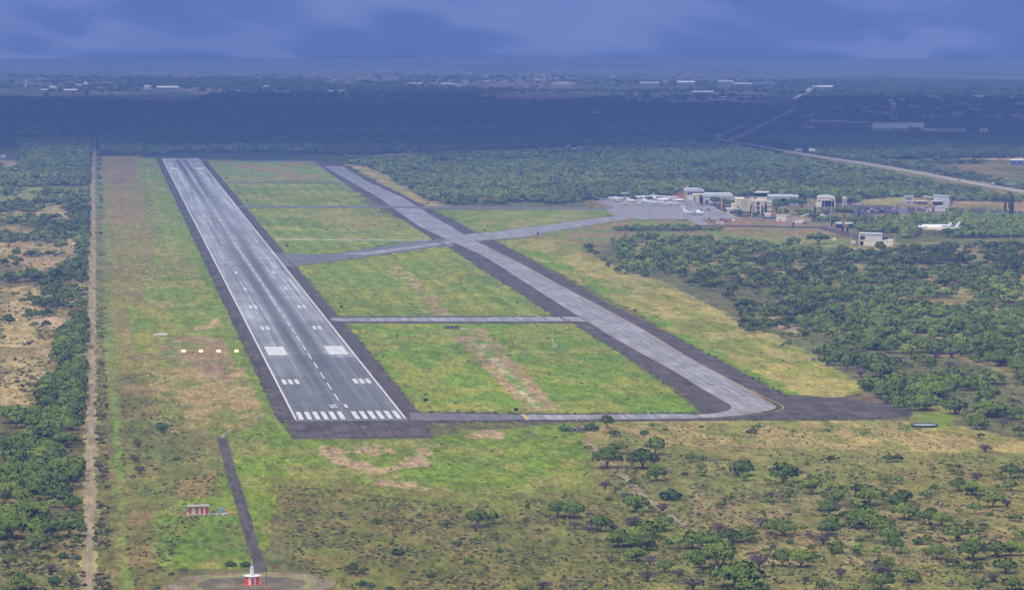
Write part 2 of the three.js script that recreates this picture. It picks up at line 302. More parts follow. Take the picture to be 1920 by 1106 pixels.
function ribbonOf(c, width, tile, y) {
  const l = [], r = [];
  c.forEach((p, i) => { const d = c[Math.min(i + 1, c.length - 1)].clone().sub(c[Math.max(i - 1, 0)]).normalize(), n = new THREE.Vector2(-d.y, d.x).multiplyScalar(width / 2); l.push(p.clone().add(n)); r.unshift(p.clone().sub(n)); });
  return sheetOf([...l, ...r], tile, y);
}
function curve(line, n = 8) { const c = new THREE.CatmullRomCurve3(Array.from({ length: line.length / 2 }, (_, i) => new THREE.Vector3(line[2 * i], line[2 * i + 1], 0))), out = []; for (const p of c.getPoints((line.length / 2 - 1) * n)) out.push(p.x, p.y); return out; }
const edgeFade = (i, n) => clamp(Math.min(i, n - 1 - i) / 24);
const asphaltMap = (r, g, b, streak, blot) => dataTexture(512, 1024, (i, j, c) => {
  const e = edgeFade(i, 512) * edgeFade(j, 1024), s = fbm(i / 5, j / 160, 3) - 0.5, m = fbm(i / 40 + 8, j / 40, 4) - 0.5, f = NT[(i * 131 + j * 977) & 65535] - 0.5, k = 1 + (s * streak + m * blot) * e + f * 0.1;
  c[0] = r * k; c[1] = g * k; c[2] = b * k;
});
const SHOULDER = new THREE.MeshPhysicalMaterial({ roughness: 0.95, specularIntensity: 0.35, map: asphaltMap(72, 64, 60, 0.55, 0.8) });
const TAXI = new THREE.MeshStandardMaterial({ roughness: 0.62, map: asphaltMap(118, 116, 119, 0.7, 0.55) });
const TAXIDARK = new THREE.MeshStandardMaterial({ roughness: 0.7, map: asphaltMap(84, 80, 83, 0.5, 0.45) });
const APRON = new THREE.MeshStandardMaterial({ roughness: 0.6, map: asphaltMap(122, 117, 118, 0.3, 0.5) });
const BLACKTOP = new THREE.MeshPhysicalMaterial({ roughness: 0.95, specularIntensity: 0.35, map: asphaltMap(74, 67, 62, 0.3, 0.8) });
const DIRT = new THREE.MeshPhysicalMaterial({ roughness: 1, specularIntensity: 0, map: asphaltMap(136, 121, 97, 0.25, 0.5) });
const DRYGRASS = new THREE.MeshPhysicalMaterial({ roughness: 1, specularIntensity: 0, map: asphaltMap(134, 126, 82, 0.2, 0.6) });
const WHITE = mat(222, 222, 222, 0.7), MARK = mat(196, 194, 196, 0.8), YELLOWPAINT = mat(186, 160, 84, 0.8);

// dirt track on the left, with its dry verges and two wheel ruts
const trackLine = [176, 251, 173, 330, 172, 420, 172, 500, 171, 600, 170, 740, 169, 860, 167, 980, 163, 1112];
structure('track_verge', rribbon(curve(trackLine, 4), 5.0, 1.6, [24, 420]), DRYGRASS, 'pale dry grass either side of the dirt track');
const track = structure('dirt_track', rribbon(curve(trackLine, 4), 2.7, 0.6, [24, 420]), DIRT, 'straight dirt track along the left side of the airfield');
structure('dirt_track', sheet([174, 250, 189, 250, 189, 251.2, 174, 251.2]), DIRT, 'short dirt crossing at the far end of the track');

// runway geometry in world coordinates
const near = at(553, 786.5), RX0 = near.x - 0.3, RX1 = RX0 + 45.6, RZ0 = at(657, 790).z, RZ1 = at(338, 296.8).z, RXC = (RX0 + RX1) / 2;
const rect = (x0, x1, z0, z1, tile, y) => sheetOf([new THREE.Vector2(x0, -z0), new THREE.Vector2(x1, -z0), new THREE.Vector2(x1, -z1), new THREE.Vector2(x0, -z1)], tile, y);
// shoulders of the runway and of the taxiways
structure('runway_shoulder', sheetOf(raggedOf([[RX0 - 7.2, at(657, 792).z], [RX1 + 7.6, at(657, 792).z], [RX1 + 7.6, RZ1 - 20], [RX0 - 7.2, RZ1 - 20]].map((q) => new THREE.Vector2(q[0], -q[1])), 1.5), [64, 256]), SHOULDER, 'dark weathered shoulder either side of the runway');
structure('blast_pad', rsheet([536, 789, 548, 823.5, 700, 822.5, 816, 821.5, 800, 794, 770, 786]), SHOULDER, 'dark blast pad before the near runway threshold');
structure('taxiway_shoulder', rsheet([590, 303, 638, 307, 764, 370, 800, 388, 891, 435, 931, 453, 1041, 514, 1142, 571, 1280, 637.6, 1403, 703, 1434, 721.5, 1467, 738, 1450, 748, 1400, 775, 1372, 782, 1316, 774, 1280, 738, 1159, 658, 1075, 606, 1038, 592, 928, 520, 838, 462, 810, 448, 722, 390, 688, 370, 640, 340]), SHOULDER, 'dark shoulders of the parallel taxiway');
const bay = structure('holding_bay', rsheet([...curve([1403, 702, 1434, 721.5, 1468, 738.4, 1510, 741.5, 1559, 745.5, 1605, 750, 1647, 755.5, 1690, 764, 1709, 771, 1711, 777, 1683, 783.5, 1610, 786.5, 1540, 787.4], 4), 1400, 787.5, 1300, 786.5, 1400, 760]), SHOULDER, 'dark rounded holding bay at the end of the taxiway');
structure('taxiway_shoulder', rsheet([768, 772, 985, 775.5, 1316, 774, 1330, 772, 1400, 775, 1420, 787.6, 1280, 789.8, 990, 791, 870, 792, 812, 794, 800, 795, 764, 787]), SHOULDER, 'dark shoulder of the near connecting taxiway');
structure('taxiway_shoulder', rsheet([622, 593, 1060, 592.6, 1090, 606, 1060, 606.5, 640, 606.5, 600, 598]), SHOULDER, 'dark shoulder of the second connecting taxiway');
const d45 = structure('taxiway', sheet([508, 468, 514, 473.5, 560, 476.4, 619, 476, 640, 473.7, 740, 459, 807, 449.5, 850, 447, 850, 462, 800, 464.5, 740, 474, 640, 487.7, 600, 492.5, 575, 494, 556, 500, 526, 499]), TAXIDARK, 'dark curved taxiway leaving the runway at mid length');
part('centre_strip', sheet([640, 476.5, 690, 472, 837, 452.5, 848, 454, 842, 457, 690, 478]), TAXI, d45);
// the taxiways themselves
const pt = structure('parallel_taxiway', sheet([606, 311, 641, 311, 690, 341, 754, 370, 784, 389, 894, 453, 975, 494, 1041.5, 530.6, 1142, 584, 1209, 621, 1280, 664.4, 1345.5, 700, 1403, 731, 1432, 749, ...curve([1446, 757, 1456, 763.5, 1443.7, 769.5, 1412, 775.5, 1372, 780.5, 1300, 784.5, 1280, 785.3], 4), 990, 787, 984.6, 777.8, 1280, 776.2, ...curve([1300, 777.6, 1336, 775.5, 1362, 770.5, 1372, 764.5, 1370, 759], 4), 1300, 718, 1280, 704.6, 1159, 637.7, 1085, 592.5, 1008, 544, 907.6, 480, 837, 448.6, 784, 423.5, 712, 372, 640, 331]), TAXI, 'pale grey parallel taxiway that curves round to the near runway end');
structure('taxiway', sheet([766, 774, 984.6, 777.6, 990.5, 787.2, 797, 788.5, 770, 786]), TAXIDARK, 'dark near end of the connecting taxiway beside the threshold');
structure('taxiway', sheet([618, 596, 1085, 594, 1101, 602.6, 640, 602.8, 622, 601]), TAXI, 'narrow grey taxiway straight across between runway and parallel taxiway');
structure('taxiway', sheet([440, 385.8, 700, 386, 1150, 389.8, 1150, 393.4, 700, 389.6, 445, 389.2]), TAXIDARK, 'narrow straight taxiway from the runway to the apron');
structure('taxiway', sheet([408, 341.2, 655, 342, 660, 343.6, 412, 343.2]), TAXIDARK, 'thin paved strip across the far infield');
structure('taxiway', sheet([372, 299.6, 600, 301.5, 606, 303.2, 376, 301.6]), TAXIDARK, 'thin dark strip joining the far ends of runway and taxiway');
structure('path', sheet([515, 448.6, 800, 450.2, 806, 451.3, 518, 450]), mat(176, 172, 168, 0.8), 'thin pale path across the infield');
structure('taxiway', sheet([850, 446, 874, 439, 941, 433.2, 1060, 417, 1162, 403.8, 1189, 401.6, 1200, 407, 1158, 413.6, 1060, 430, 975, 445.2, 931, 449, 880, 452]), TAXI, 'pale taxiway running from the crossing up to the apron');
const apron = structure('apron', sheet([1105, 371, 1170, 370, 1233, 369.6, 1298, 373, 1337, 386, 1350, 395, 1386, 409, 1315, 411.5, 1330, 421.5, 1310, 423.4, 1288, 411, 1200, 411, 1158, 406.4, 1135, 393.6, 1152, 390, 1140, 385]), APRON, 'grey parking apron with the small aircraft');
structure('service_road', sheet([1308, 422, 1400, 422.6, 1541, 425, 1600, 436, 1650, 450, 1640, 452, 1580, 441, 1535, 428.4, 1400, 425.8, 1312, 425]), BLACKTOP, 'dark service road right of the apron');
part('grass_strip', sheet([1175, 385.6, 1195, 385.6, 1196, 387.6, 1174, 387.6]), mat(124, 132, 76, 1), apron);
part('joint_strip', sheet([1212, 386.2, 1284, 386.4, 1284, 387.4, 1212, 387.2]), mat(96, 92, 84, 1), apron);
structure('forecourt', sheet([1296, 378, 1390, 388, 1440, 392, 1440, 398, 1392, 408, 1352, 395, 1338, 386, 1310, 383]), BLACKTOP, 'dark paving before the hangars');
structure('car_park', sheet([1592, 390, 1700, 389, 1760, 387, 1920, 396, 1920, 404, 1760, 398, 1700, 400, 1640, 402, 1600, 399]), BLACKTOP, 'asphalt car park right of the terminal');
structure('access_road', sheet([1590, 399, 1612, 398.5, 1650, 408, 1665, 414, 1640, 415, 1610, 406]), BLACKTOP, 'access road bending out of the car park');
structure('access_road', sheet([1540, 392, 1600, 392, 1610, 398, 1540, 398]), BLACKTOP, 'paved road before the white hangar');
structure('access_road', sheet([1588, 379, 1640, 385, 1690, 387, 1690, 390, 1600, 388, 1588, 384]), BLACKTOP, 'paved lane behind the parked cars');
structure('kerb', ribbon(curve([1336, 387.2, 1352, 396.2, 1372, 404, 1388, 409.6, 1420, 410.4], 5), 1.6, [8, 30]), YELLOWPAINT, 'yellow painted kerb along the apron edge before the terminal');
// gravel ring round the beacon, its soil disc, and the tarred path that leads up to it
const vor = at(472, 1096);
const ringPts = (r, n = 48) => Array.from({ length: n }, (_, i) => new THREE.Vector2(vor.x + r * Math.cos(i / n * 2 * Math.PI), -vor.z + r * Math.sin(i / n * 2 * Math.PI)));
const GRAVEL = new THREE.MeshPhysicalMaterial({ roughness: 1, specularIntensity: 0, map: asphaltMap(122, 110, 88, 0.2, 0.6) });
structure('ring_road', sheetOf(raggedOf(ringPts(24), 0.9)), GRAVEL, 'gravel ring road round the orange and white beacon');
structure('grass_ring', sheetOf(raggedOf(ringPts(18), 0.7)), new THREE.MeshStandardMaterial({ roughness: 1, map: asphaltMap(106, 118, 62, 0.2, 0.6) }), 'green ring inside the gravel road');
structure('soil_disc', sheetOf(raggedOf(ringPts(15.6), 1.0)), new THREE.MeshStandardMaterial({ roughness: 1, map: asphaltMap(94, 82, 60, 0.1, 0.9) }), 'bare brown soil under the beacon');
structure('tarred_path', rribbon(curve([415, 819, 421, 844, 430, 878, 443, 920, 456, 962, 470, 1012, 482, 1052, 488, 1074], 5), 3.7, 0.45, [20, 300]), BLACKTOP, 'dark tarred path up to the beacon');
structure('path', rribbon(curve([415, 821, 428, 808, 450, 801, 474, 798], 5), 1.5, 0.9, [20, 300]), DIRT, 'faint earth path from the tarred path to the runway');
structure('path', rribbon(curve([1096, 822, 1118, 846, 1142, 872, 1184, 906, 1222, 942, 1268, 975, 1330, 1012], 5), 2.2, 1.1, [20, 300]), DIRT, 'diagonal earth path through the scrub');

// the runway
{
  const L = RZ0 - RZ1, map = dataTexture(512, 2048, (i, j, c) => {
    const x = (i / 512 - 0.5) * 45.6, t = (j / 2048) * L, seam = 296 + 8 * Math.sign(noise(Math.floor((x + 23) / 11) * 7.7, 3) - 0.5);
    let b = t < seam ? 80 : t < 520 ? 110 : 122 + 12 * smooth(1300, 2000, t);
    if (x < -7 && t > 190 && t < seam) b = 96;
    const lane = Math.exp(-(((Math.abs(x) - 4.6) / 3.0) ** 2));
    const rubber = lane * (0.34 * smooth(130, 420, t) * (1 - smooth(900, 1500, t)) + 0.24 * smooth(1700, 2300, t) + 0.16);
    const streak = (fbm(x * 1.3 + 40, t / 190, 3) - 0.5) * 0.85, wide = (fbm(x / 7 + 20, t / 420, 2) - 0.5) * 0.3, blot = (fbm(x / 9, t / 30, 3) - 0.5) * 0.3;
    const cross = noise(3.3, t / 2.2) > 0.8 && noise(x / 6 + 70, t / 60) > 0.5 ? 0.26 : 0, pale = (noise(x * 2.2, t / 75 + 60) > 0.83 && t > 120 ? 0.2 : 0) * smooth(100, 500, t);
    const k = (1 - rubber) * (1 + streak + wide + blot + cross + pale + (NT[(i * 61 + j * 733) & 65535] - 0.5) * 0.12);
    c[0] = b * 0.95 * k; c[1] = b * 0.965 * k; c[2] = b * 1.0 * k;
  });
  map.wrapS = map.wrapT = THREE.ClampToEdgeWrapping;
  const g = rect(RX0, RX1, RZ0, RZ1), uv = g.attributes.uv, p = g.attributes.position;
  for (let i = 0; i < uv.count; i++) uv.setXY(i, (p.getX(i) - RX0) / (RX1 - RX0), (RZ0 - p.getZ(i)) / L);
  const runway = structure('runway', g, new THREE.MeshStandardMaterial({ roughness: 0.6, map }), 'long grey runway with white markings running into the distance');
  const y = (level += 0.006), T0 = at(657, 786).z, T1 = at(338, 298).z, mark = (name, x0, x1, t0, t1, m = MARK) => part(name, rect(x0, x1, t0, t1, [8, 30], y), m, runway);
  for (const e of [0, 1]) {                                           // both ends carry the same set
    const z = (t) => (e ? T1 + t : T0 - t);
    for (const s of [-1, 1]) {
      for (let k = 0; k < 6; k++) { const x = RXC + s * (2.05 + k * 3.4); mark('threshold_stripe', x - 0.95 + s * 0.9, x + 0.95 + s * 0.9, z(0), z(30)); }
      for (let k = 0; k < 3; k++) { const x = RXC + s * (13.2 + k * 2.9); mark('touchdown_bar', x - 0.9, x + 0.9, z(150), z(172)); }
      mark('aiming_point_mark', RXC + s * 10.2, RXC + s * 19.6, z(298), z(346));
      for (const [t, n] of [[450, 2], [600, 2], [750, 1], [900, 1]]) for (let k = 0; k < n; k++) { const x = RXC + s * (12.4 + k * 2.9); mark('touchdown_bar', x - 0.85, x + 0.85, z(t), z(t + 22)); }
    }
  }
  for (const x of [RX0 + 0.45, RX1 - 0.45]) mark('edge_line', x - 0.4, x + 0.4, T0, T1);
  for (let t = 74; t < T0 - T1 - 60; t += 50) mark('centre_dash', RXC - 0.32, RXC + 0.32, T0 - t, T0 - t - 30);
  // the designator painted before the centre line
  const z = (t) => T0 - t, dx = RXC - 3.9, two = [[dx - 1.6, dx + 1.6, 46, 48.6], [dx - 1.6, dx + 1.6, 55.4, 58]].map((q) => rect(q[0], q[1], z(q[2]), z(q[3]), [8, 30], y));
  two.push(sheetOf([[dx - 1.6, z(48.8)], [dx - 0.7, z(48.8)], [dx + 1.6, z(55.2)], [dx + 0.7, z(55.2)]].map((q) => new THREE.Vector2(q[0], -q[1])), [8, 30], y));
  part('runway_number', two, MARK, runway); mark('runway_number', RXC + 0.9, RXC + 2.2, z(46), z(58));
  const amber = new THREE.MeshStandardMaterial({ color: new THREE.Color('rgb(200,176,96)'), roughness: 0.6 });
  for (let k = 0; k < 26; k++) if (k < 12 || k > 14) part('threshold_light', cyl(0.22, 0.12, 0.3, RXC + (k - 13) * 2.05, 0.05, T0 + 7, 8), amber, runway);
  part('end_strip', rect(RX0 + 1, RX1 - 1, T0 + 3, T0 + 5.5, [8, 30], y), mat(110, 108, 120, 0.7), runway);
  // taxi lines on the parallel taxiway and the bay
  const yl = (level += 0.006), line = (name, l, w, parent) => part(name, ribbon(curve(l, 6), w, [4, 20], yl), YELLOWPAINT, parent);
  line('edge_line', [838, 449.5, 908, 481, 1008.6, 545, 1085.6, 593.4], 0.22, pt); line('edge_line', [1104, 604, 1159.4, 638.5, 1280.8, 705.6, 1300, 718.6, 1371, 760], 0.25, pt);
  line('edge_line', [755, 370.6, 785, 389.4], 0.35, pt); line('edge_line', [894, 453.4, 975, 494, 1041, 530.4, 1142, 583.6, 1209, 620.6, 1280, 664, 1345, 700, 1403, 731, 1432, 749.4, 1447, 758, 1453.6, 763.6, 1443, 768.6, 1410, 774.8, 1372, 779.8, 1300, 784], 0.5, pt);
  line('centre_line', [1345, 719, 1390, 747, 1412, 759.5, 1414, 765, 1404, 769, 1380, 773, 1300, 780.4, 1000, 782], 0.3, pt);
  line('edge_line', [1408, 731, 1437, 747, 1464, 759, 1470, 764.5, 1460, 770.5, 1420, 778, 1372, 783], 0.45, bay);
  line('edge_line', [797, 788.6, 803, 786.2, 850, 784.8], 0.45, bay);
  line('holding_line', [978, 777.4, 984, 782, 988, 787.4], 1.3, pt); line('holding_line', [983, 777.4, 988.6, 782, 992, 787.4], 0.6, pt);
  line('holding_line', [775, 594.8, 779, 602.4], 0.8, d45);
  line('edge_line', [874, 439.4, 888, 437.6, 899, 435.4], 0.6, pt); line('edge_line', [931, 448.6, 903, 451, 898, 453], 0.6, pt);
}
// highway that comes in from the right and bends away into the town
const HWY = new THREE.MeshStandardMaterial({ roughness: 0.8, map: asphaltMap(150, 146, 148, 0.2, 0.2) });
const highway = structure('highway', ribbon(curve([1960, 366.5, 1900, 356, 1850, 347.5, 1780, 334.5, 1700, 319.5, 1620, 306, 1540, 294, 1470, 282.5, 1410, 271.5, 1370, 265, 1352, 261.6], 5), 10.5, [64, 200]), HWY, 'grey highway crossing the woodland on the right');
part('edge_line', ribbon(curve([1958, 363.6, 1850, 345.6, 1780, 332.6, 1700, 317.8, 1620, 304.4, 1540, 292.6, 1470, 281.2], 5), 2.2, [8, 60], (level += 0.006)), mat(186, 160, 84, 0.9), highway);
structure('verge', sheet([1958, 370, 1850, 351.6, 1780, 338.6, 1700, 323.6, 1620, 310, 1540, 297.5, 1470, 286, 1470, 283.2, 1540, 295, 1620, 307.3, 1700, 321, 1780, 336, 1850, 349, 1958, 367.4]), DRYGRASS, 'dry grass verge along the highway');
structure('highway', ribbon(curve([1366, 264.4, 1374, 260.6, 1392, 252.4, 1412, 243, 1440, 229.5, 1464, 217.8, 1484, 207.6, 1496, 201], 4), 13, [64, 200]), HWY, 'right carriageway running up towards the town');
structure('highway', ribbon(curve([1356, 262.6, 1344, 257.6, 1348, 253.4, 1366, 246.6, 1390, 236.5, 1412, 227.5], 4), 12, [64, 200]), HWY, 'left carriageway at the bend of the highway');
structure('highway', ribbon(curve([1490, 186, 1510, 174, 1528, 160], 4), 16, [64, 200]), HWY, 'far stretch of the highway fading into haze');
// ---------------------------------------------------------------- vegetation
function quadSoup(quads) {                                           // quads: {p, n, u, s, c, sn}: centre, facing, size, tint, shading normal
  const pos = [], nor = [], col = [], idx = [], a = new THREE.Vector3(), b = new THREE.Vector3(), h = new THREE.Vector3();
  quads.forEach((q, k) => {
    a.copy(q.n).cross(h.set(q.u, 1 - q.u, q.u * 0.5 + 0.2)).normalize(); b.copy(q.n).cross(a).normalize();
    const bend = q.s * 0.28;
    [[-1, -0.7, 0], [1, -0.6, 0], [0.75, 0.8, 1], [-0.8, 0.7, 1]].forEach(([i, j, up]) => {
      pos.push(q.p.x + (a.x * i + b.x * j) * q.s - q.n.x * bend * up, q.p.y + (a.y * i + b.y * j) * q.s - q.n.y * bend * up, q.p.z + (a.z * i + b.z * j) * q.s - q.n.z * bend * up);
      nor.push(q.sn.x, q.sn.y, q.sn.z); col.push(q.c[0], q.c[1], q.c[2]);
    });
    idx.push(4 * k, 4 * k + 1, 4 * k + 2, 4 * k, 4 * k + 2, 4 * k + 3);
  });
  const g = new THREE.BufferGeometry();
  g.setAttribute('position', new THREE.Float32BufferAttribute(pos, 3)); g.setAttribute('normal', new THREE.Float32BufferAttribute(nor, 3)); g.setAttribute('color', new THREE.Float32BufferAttribute(col, 3));
  g.setIndex(idx);
  return g;
}
// a crown of lobes: r radius, h height of the top, low height of the underside
function crown(seed, { r, h, low, lobes, quads, size, flatness = 0.55, tint = [1, 1, 1], vary = 0.3, loose = 0 }) {
  const R = rng(seed), L = [], list = [];
  for (let i = 0; i < lobes; i++) {
    const a = R() * 6.283, d = i ? Math.sqrt(R()) * r * 0.68 : 0, lr = r * (0.34 + 0.2 * R()) * (i ? 1 : 1.25), top = h - (d / r) ** 2 * (h - low) * 0.55 - R() * 0.12 * h;
    L.push({ x: Math.cos(a) * d, z: Math.sin(a) * d, y: Math.max(top - lr * flatness, low + lr * flatness * 0.7), rx: lr, ry: lr * flatness * (0.85 + 0.3 * R()), w: lr * lr, t: 0.86 + 0.28 * R() });
  }
  const total = L.reduce((s, l) => s + l.w, 0);
  for (const l of L) {
    const n = Math.round(quads * l.w / total);
    for (let i = 0; i < n; i++) {
      const u = R() * 2 - 1, a = R() * 6.283, y = u < -0.35 ? -u * 0.8 : u, q = Math.sqrt(1 - y * y), dir = new THREE.Vector3(q * Math.cos(a), y, q * Math.sin(a)), k = (R() < 0.2 ? 0.55 + 0.35 * R() : 0.88 + 0.18 * R()) + loose * (R() - 0.4);
      const p = new THREE.Vector3(l.x + dir.x * l.rx * k, l.y + dir.y * l.ry * k, l.z + dir.z * l.rx * k);
      const sn = new THREE.Vector3(dir.x, dir.y / flatness + 0.15, dir.z).normalize(), nn = sn.clone().add(new THREE.Vector3(R() - 0.5, R() - 0.5, R() - 0.5).multiplyScalar(1.3)).normalize();
      const v = l.t * (1 - vary / 2 + vary * R()), w = 0.9 + 0.2 * R();
      list.push({ p, n: nn, u: R(), s: size * (0.65 + 0.7 * R()), sn: sn.lerp(nn, 0.35).normalize(), c: [tint[0] * v * w, tint[1] * v, tint[2] * v * (1.9 - w) ] });
    }
  }
  return quadSoup(list);
}
function trunks(seed, { r, h, limbs, girth, base = 0.6 }) {
  const R = rng(seed), g = [];
  g.push(rod([0, -0.4, 0], [0, base, 0], girth * 1.25, 6, girth));
  for (let i = 0; i < limbs; i++) {
    const a = (i + R() * 0.7) / limbs * 6.283, d = r * (0.3 + 0.3 * R()), m = [Math.cos(a) * d * 0.45, base + (h - base) * 0.5, Math.sin(a) * d * 0.45], e = [Math.cos(a) * d, h * (0.85 + 0.12 * R()), Math.sin(a) * d];
    g.push(rod([0, base * 0.7, 0], m, girth * 0.7, 5, girth * 0.5), rod(m, e, girth * 0.5, 5, girth * 0.2));
    const f = [e[0] + (R() - 0.5) * r * 0.5, e[1] + 0.3, e[2] + (R() - 0.5) * r * 0.5]; g.push(rod(m, f, girth * 0.35, 4, girth * 0.12));
  }
  return join(g);
}
function deadTwigs(seed, r, h) {
  const R = rng(seed), g = [];
  for (let i = 0; i < 26; i++) {
    const a = R() * 6.283, d = r * (0.15 + 0.8 * R()), top = h * (0.45 + 0.55 * R()), m = [Math.cos(a) * d * 0.4, top * 0.5, Math.sin(a) * d * 0.4], e = [Math.cos(a) * d, top, Math.sin(a) * d];
    g.push(rod([0, -0.1, 0], m, 0.09, 4, 0.06), rod(m, e, 0.06, 4, 0.025));
    for (let k = 0; k < 3; k++) g.push(rod(m, [e[0] + (R() - 0.5) * r * 0.6, top * (0.7 + 0.4 * R()), e[2] + (R() - 0.5) * r * 0.6], 0.04, 3, 0.015));
  }
  return join(g);
}
const leafMat = (r, g, b) => new THREE.MeshPhysicalMaterial({ color: new THREE.Color().setRGB(r, g, b), roughness: 0.95, specularIntensity: 0.15, vertexColors: true, side: THREE.DoubleSide });
const BARK = mat(104, 88, 80, 1), TWIG = mat(112, 98, 96, 1);
// tints of living leaf, from dark to yellowish
const LEAF = [leafMat(0.094, 0.132, 0.026), leafMat(0.120, 0.164, 0.028), leafMat(0.150, 0.196, 0.030), leafMat(0.172, 0.214, 0.031)], DEADLEAF = leafMat(0.125, 0.100, 0.090), SHRUBLEAF = [leafMat(0.066, 0.110, 0.040), leafMat(0.120, 0.190, 0.040)];
// model trees, ten metres wide: umbrella-shaped mesquites, thin dead bushes, round shrubs
const MODEL = { mesquite: [], dead: [], shrub: [] };
for (let i = 0; i < 7; i++) { const h = 5.9 + (i % 3) * 0.7; MODEL.mesquite.push({ crown: crown(100 + i, { r: 5.2, h, low: -0.1 + (i % 3) * 0.35, lobes: 12 + (i % 4) * 2, quads: 1300, size: 0.46, flatness: 0.74 }), trunk: trunks(200 + i, { r: 5, h: h * 0.7, limbs: 5, girth: 0.2 }) }); }
for (let i = 0; i < 4; i++) MODEL.dead.push({ crown: crown(300 + i, { r: 4.6, h: 5.2, low: 0.4, lobes: 8, quads: 240, size: 0.34, flatness: 0.75, loose: 0.5 }), trunk: deadTwigs(320 + i, 4.6, 5.6) });
for (let i = 0; i < 4; i++) MODEL.shrub.push({ crown: crown(340 + i, { r: 5, h: 5.0, low: -0.8, lobes: 9, quads: 300, size: 0.7, flatness: 0.85 }), trunk: trunks(360 + i, { r: 4, h: 2.4, limbs: 4, girth: 0.2, base: 0.2 }) });

const PLANTS = [];                                                   // every plant: kind, place, width in metres, tone, row in the photograph
function plant(kind, px, py, wpx, tone) { const p = at(px, py); PLANTS.push({ kind, x: p.x, z: p.z, w: wpx * metres(py), tone: tone ?? Math.floor(R0() * 3), px, py, size: wpx }); }
const KIND = ['mesquite', 'dead', 'shrub'];
// read off enlarged thirds of the photograph: x, foot, width, kind
function fromZoom(ox, oy, list) { for (let i = 0; i < list.length; i += 4) plant(KIND[list[i + 3]], ox + list[i] / 2.989, oy + list[i + 1] / 2.989, list[i + 2] / 2.989); }
fromZoom(1280, 736, [420, 205, 55, 0, 390, 250, 70, 0, 107, 198, 30, 2, 1018, 243, 50, 0, 622, 220, 28, 2, 815, 218, 34, 2, 1647, 205, 115, 0, 1675, 255, 60, 1, 1700, 335, 90, 1, 1860, 150, 120, 0, 1895, 240, 90, 0, 1800, 190, 80, 1, 1720, 60, 130, 0, 1875, 65, 60, 1, 1400, 25, 120, 0,
  337, 465, 130, 0, 563, 505, 165, 0, 755, 500, 80, 0, 725, 568, 115, 0, 600, 545, 60, 0, 840, 530, 50, 0, 865, 560, 80, 0, 487, 610, 105, 1, 560, 595, 55, 1, 800, 592, 50, 0, 868, 635, 100, 0, 985, 575, 85, 0, 1050, 630, 160, 0, 1120, 600, 80, 0, 1240, 610, 100, 0, 1365, 595, 75, 0, 1200, 660, 110, 0, 1245, 710, 140, 0, 1325, 715, 70, 0, 1030, 675, 80, 0, 825, 690, 110, 0, 835, 730, 85, 0, 917, 715, 85, 0, 1020, 755, 170, 0, 965, 760, 90, 0, 1110, 780, 150, 0, 1160, 840, 130, 0, 1225, 780, 60, 0, 1400, 690, 75, 0, 1515, 720, 60, 0, 1385, 740, 110, 0, 1455, 750, 100, 0, 1340, 785, 70, 0, 1555, 550, 100, 0, 1625, 575, 125, 0, 1665, 600, 60, 1, 1745, 640, 120, 0, 1640, 680, 95, 0, 1845, 550, 90, 0, 1840, 480, 100, 0, 1770, 485, 60, 0, 1785, 440, 55, 1, 1545, 430, 60, 1, 1650, 490, 90, 1, 1820, 640, 80, 1, 1725, 690, 50, 2, 1610, 760, 70, 0, 1540, 830, 120, 0, 1620, 810, 55, 0, 1655, 850, 70, 0, 1845, 915, 120, 0, 1885, 820, 80, 0, 1760, 920, 130, 0, 1630, 935, 150, 0, 1430, 935, 100, 0, 1515, 970, 80, 0, 1370, 910, 60, 0, 1460, 790, 60, 0,
  560, 800, 150, 0, 440, 755, 105, 1, 680, 780, 50, 0, 200, 795, 115, 1, 265, 840, 115, 0, 365, 830, 105, 0, 45, 695, 70, 1, 150, 660, 26, 1, 217, 692, 38, 1, 320, 635, 22, 2, 55, 870, 150, 0, 120, 895, 180, 0, 200, 975, 180, 0, 100, 985, 125, 0, 20, 930, 60, 0, 470, 905, 50, 0, 562, 972, 120, 0, 665, 980, 130, 0, 735, 950, 90, 0, 725, 895, 60, 0, 830, 800, 120, 0, 790, 850, 110, 1, 710, 812, 60, 1, 870, 897, 100, 0, 980, 907, 85, 0, 1185, 897, 100, 0, 1245, 922, 70, 0, 430, 980, 125, 1, 890, 1032, 90, 1, 1130, 1000, 112, 0, 1110, 1032, 130, 1, 1115, 1102, 120, 0, 1282, 1062, 100, 0, 320, 1090, 270, 0, 380, 1150, 190, 0, 100, 1030, 75, 0, 60, 1105, 150, 1, 785, 1112, 80, 0, 1650, 1008, 95, 0, 1815, 1012, 140, 0, 1740, 1062, 95, 1, 1850, 1112, 120, 0, 1000, 832, 40, 2, 1320, 852, 75, 2, 595, 705, 60, 1, 505, 880, 60, 1, 280, 860, 80, 1, 1040, 975, 70, 1, 690, 1060, 60, 1, 1500, 1085, 70, 1, 1120, 530, 40, 1, 20, 470, 40, 1, 110, 470, 45, 2, 130, 535, 50, 1, 1440, 855, 60, 1, 1580, 985, 60, 2, 600, 850, 55, 2, 1690, 760, 70, 1]);
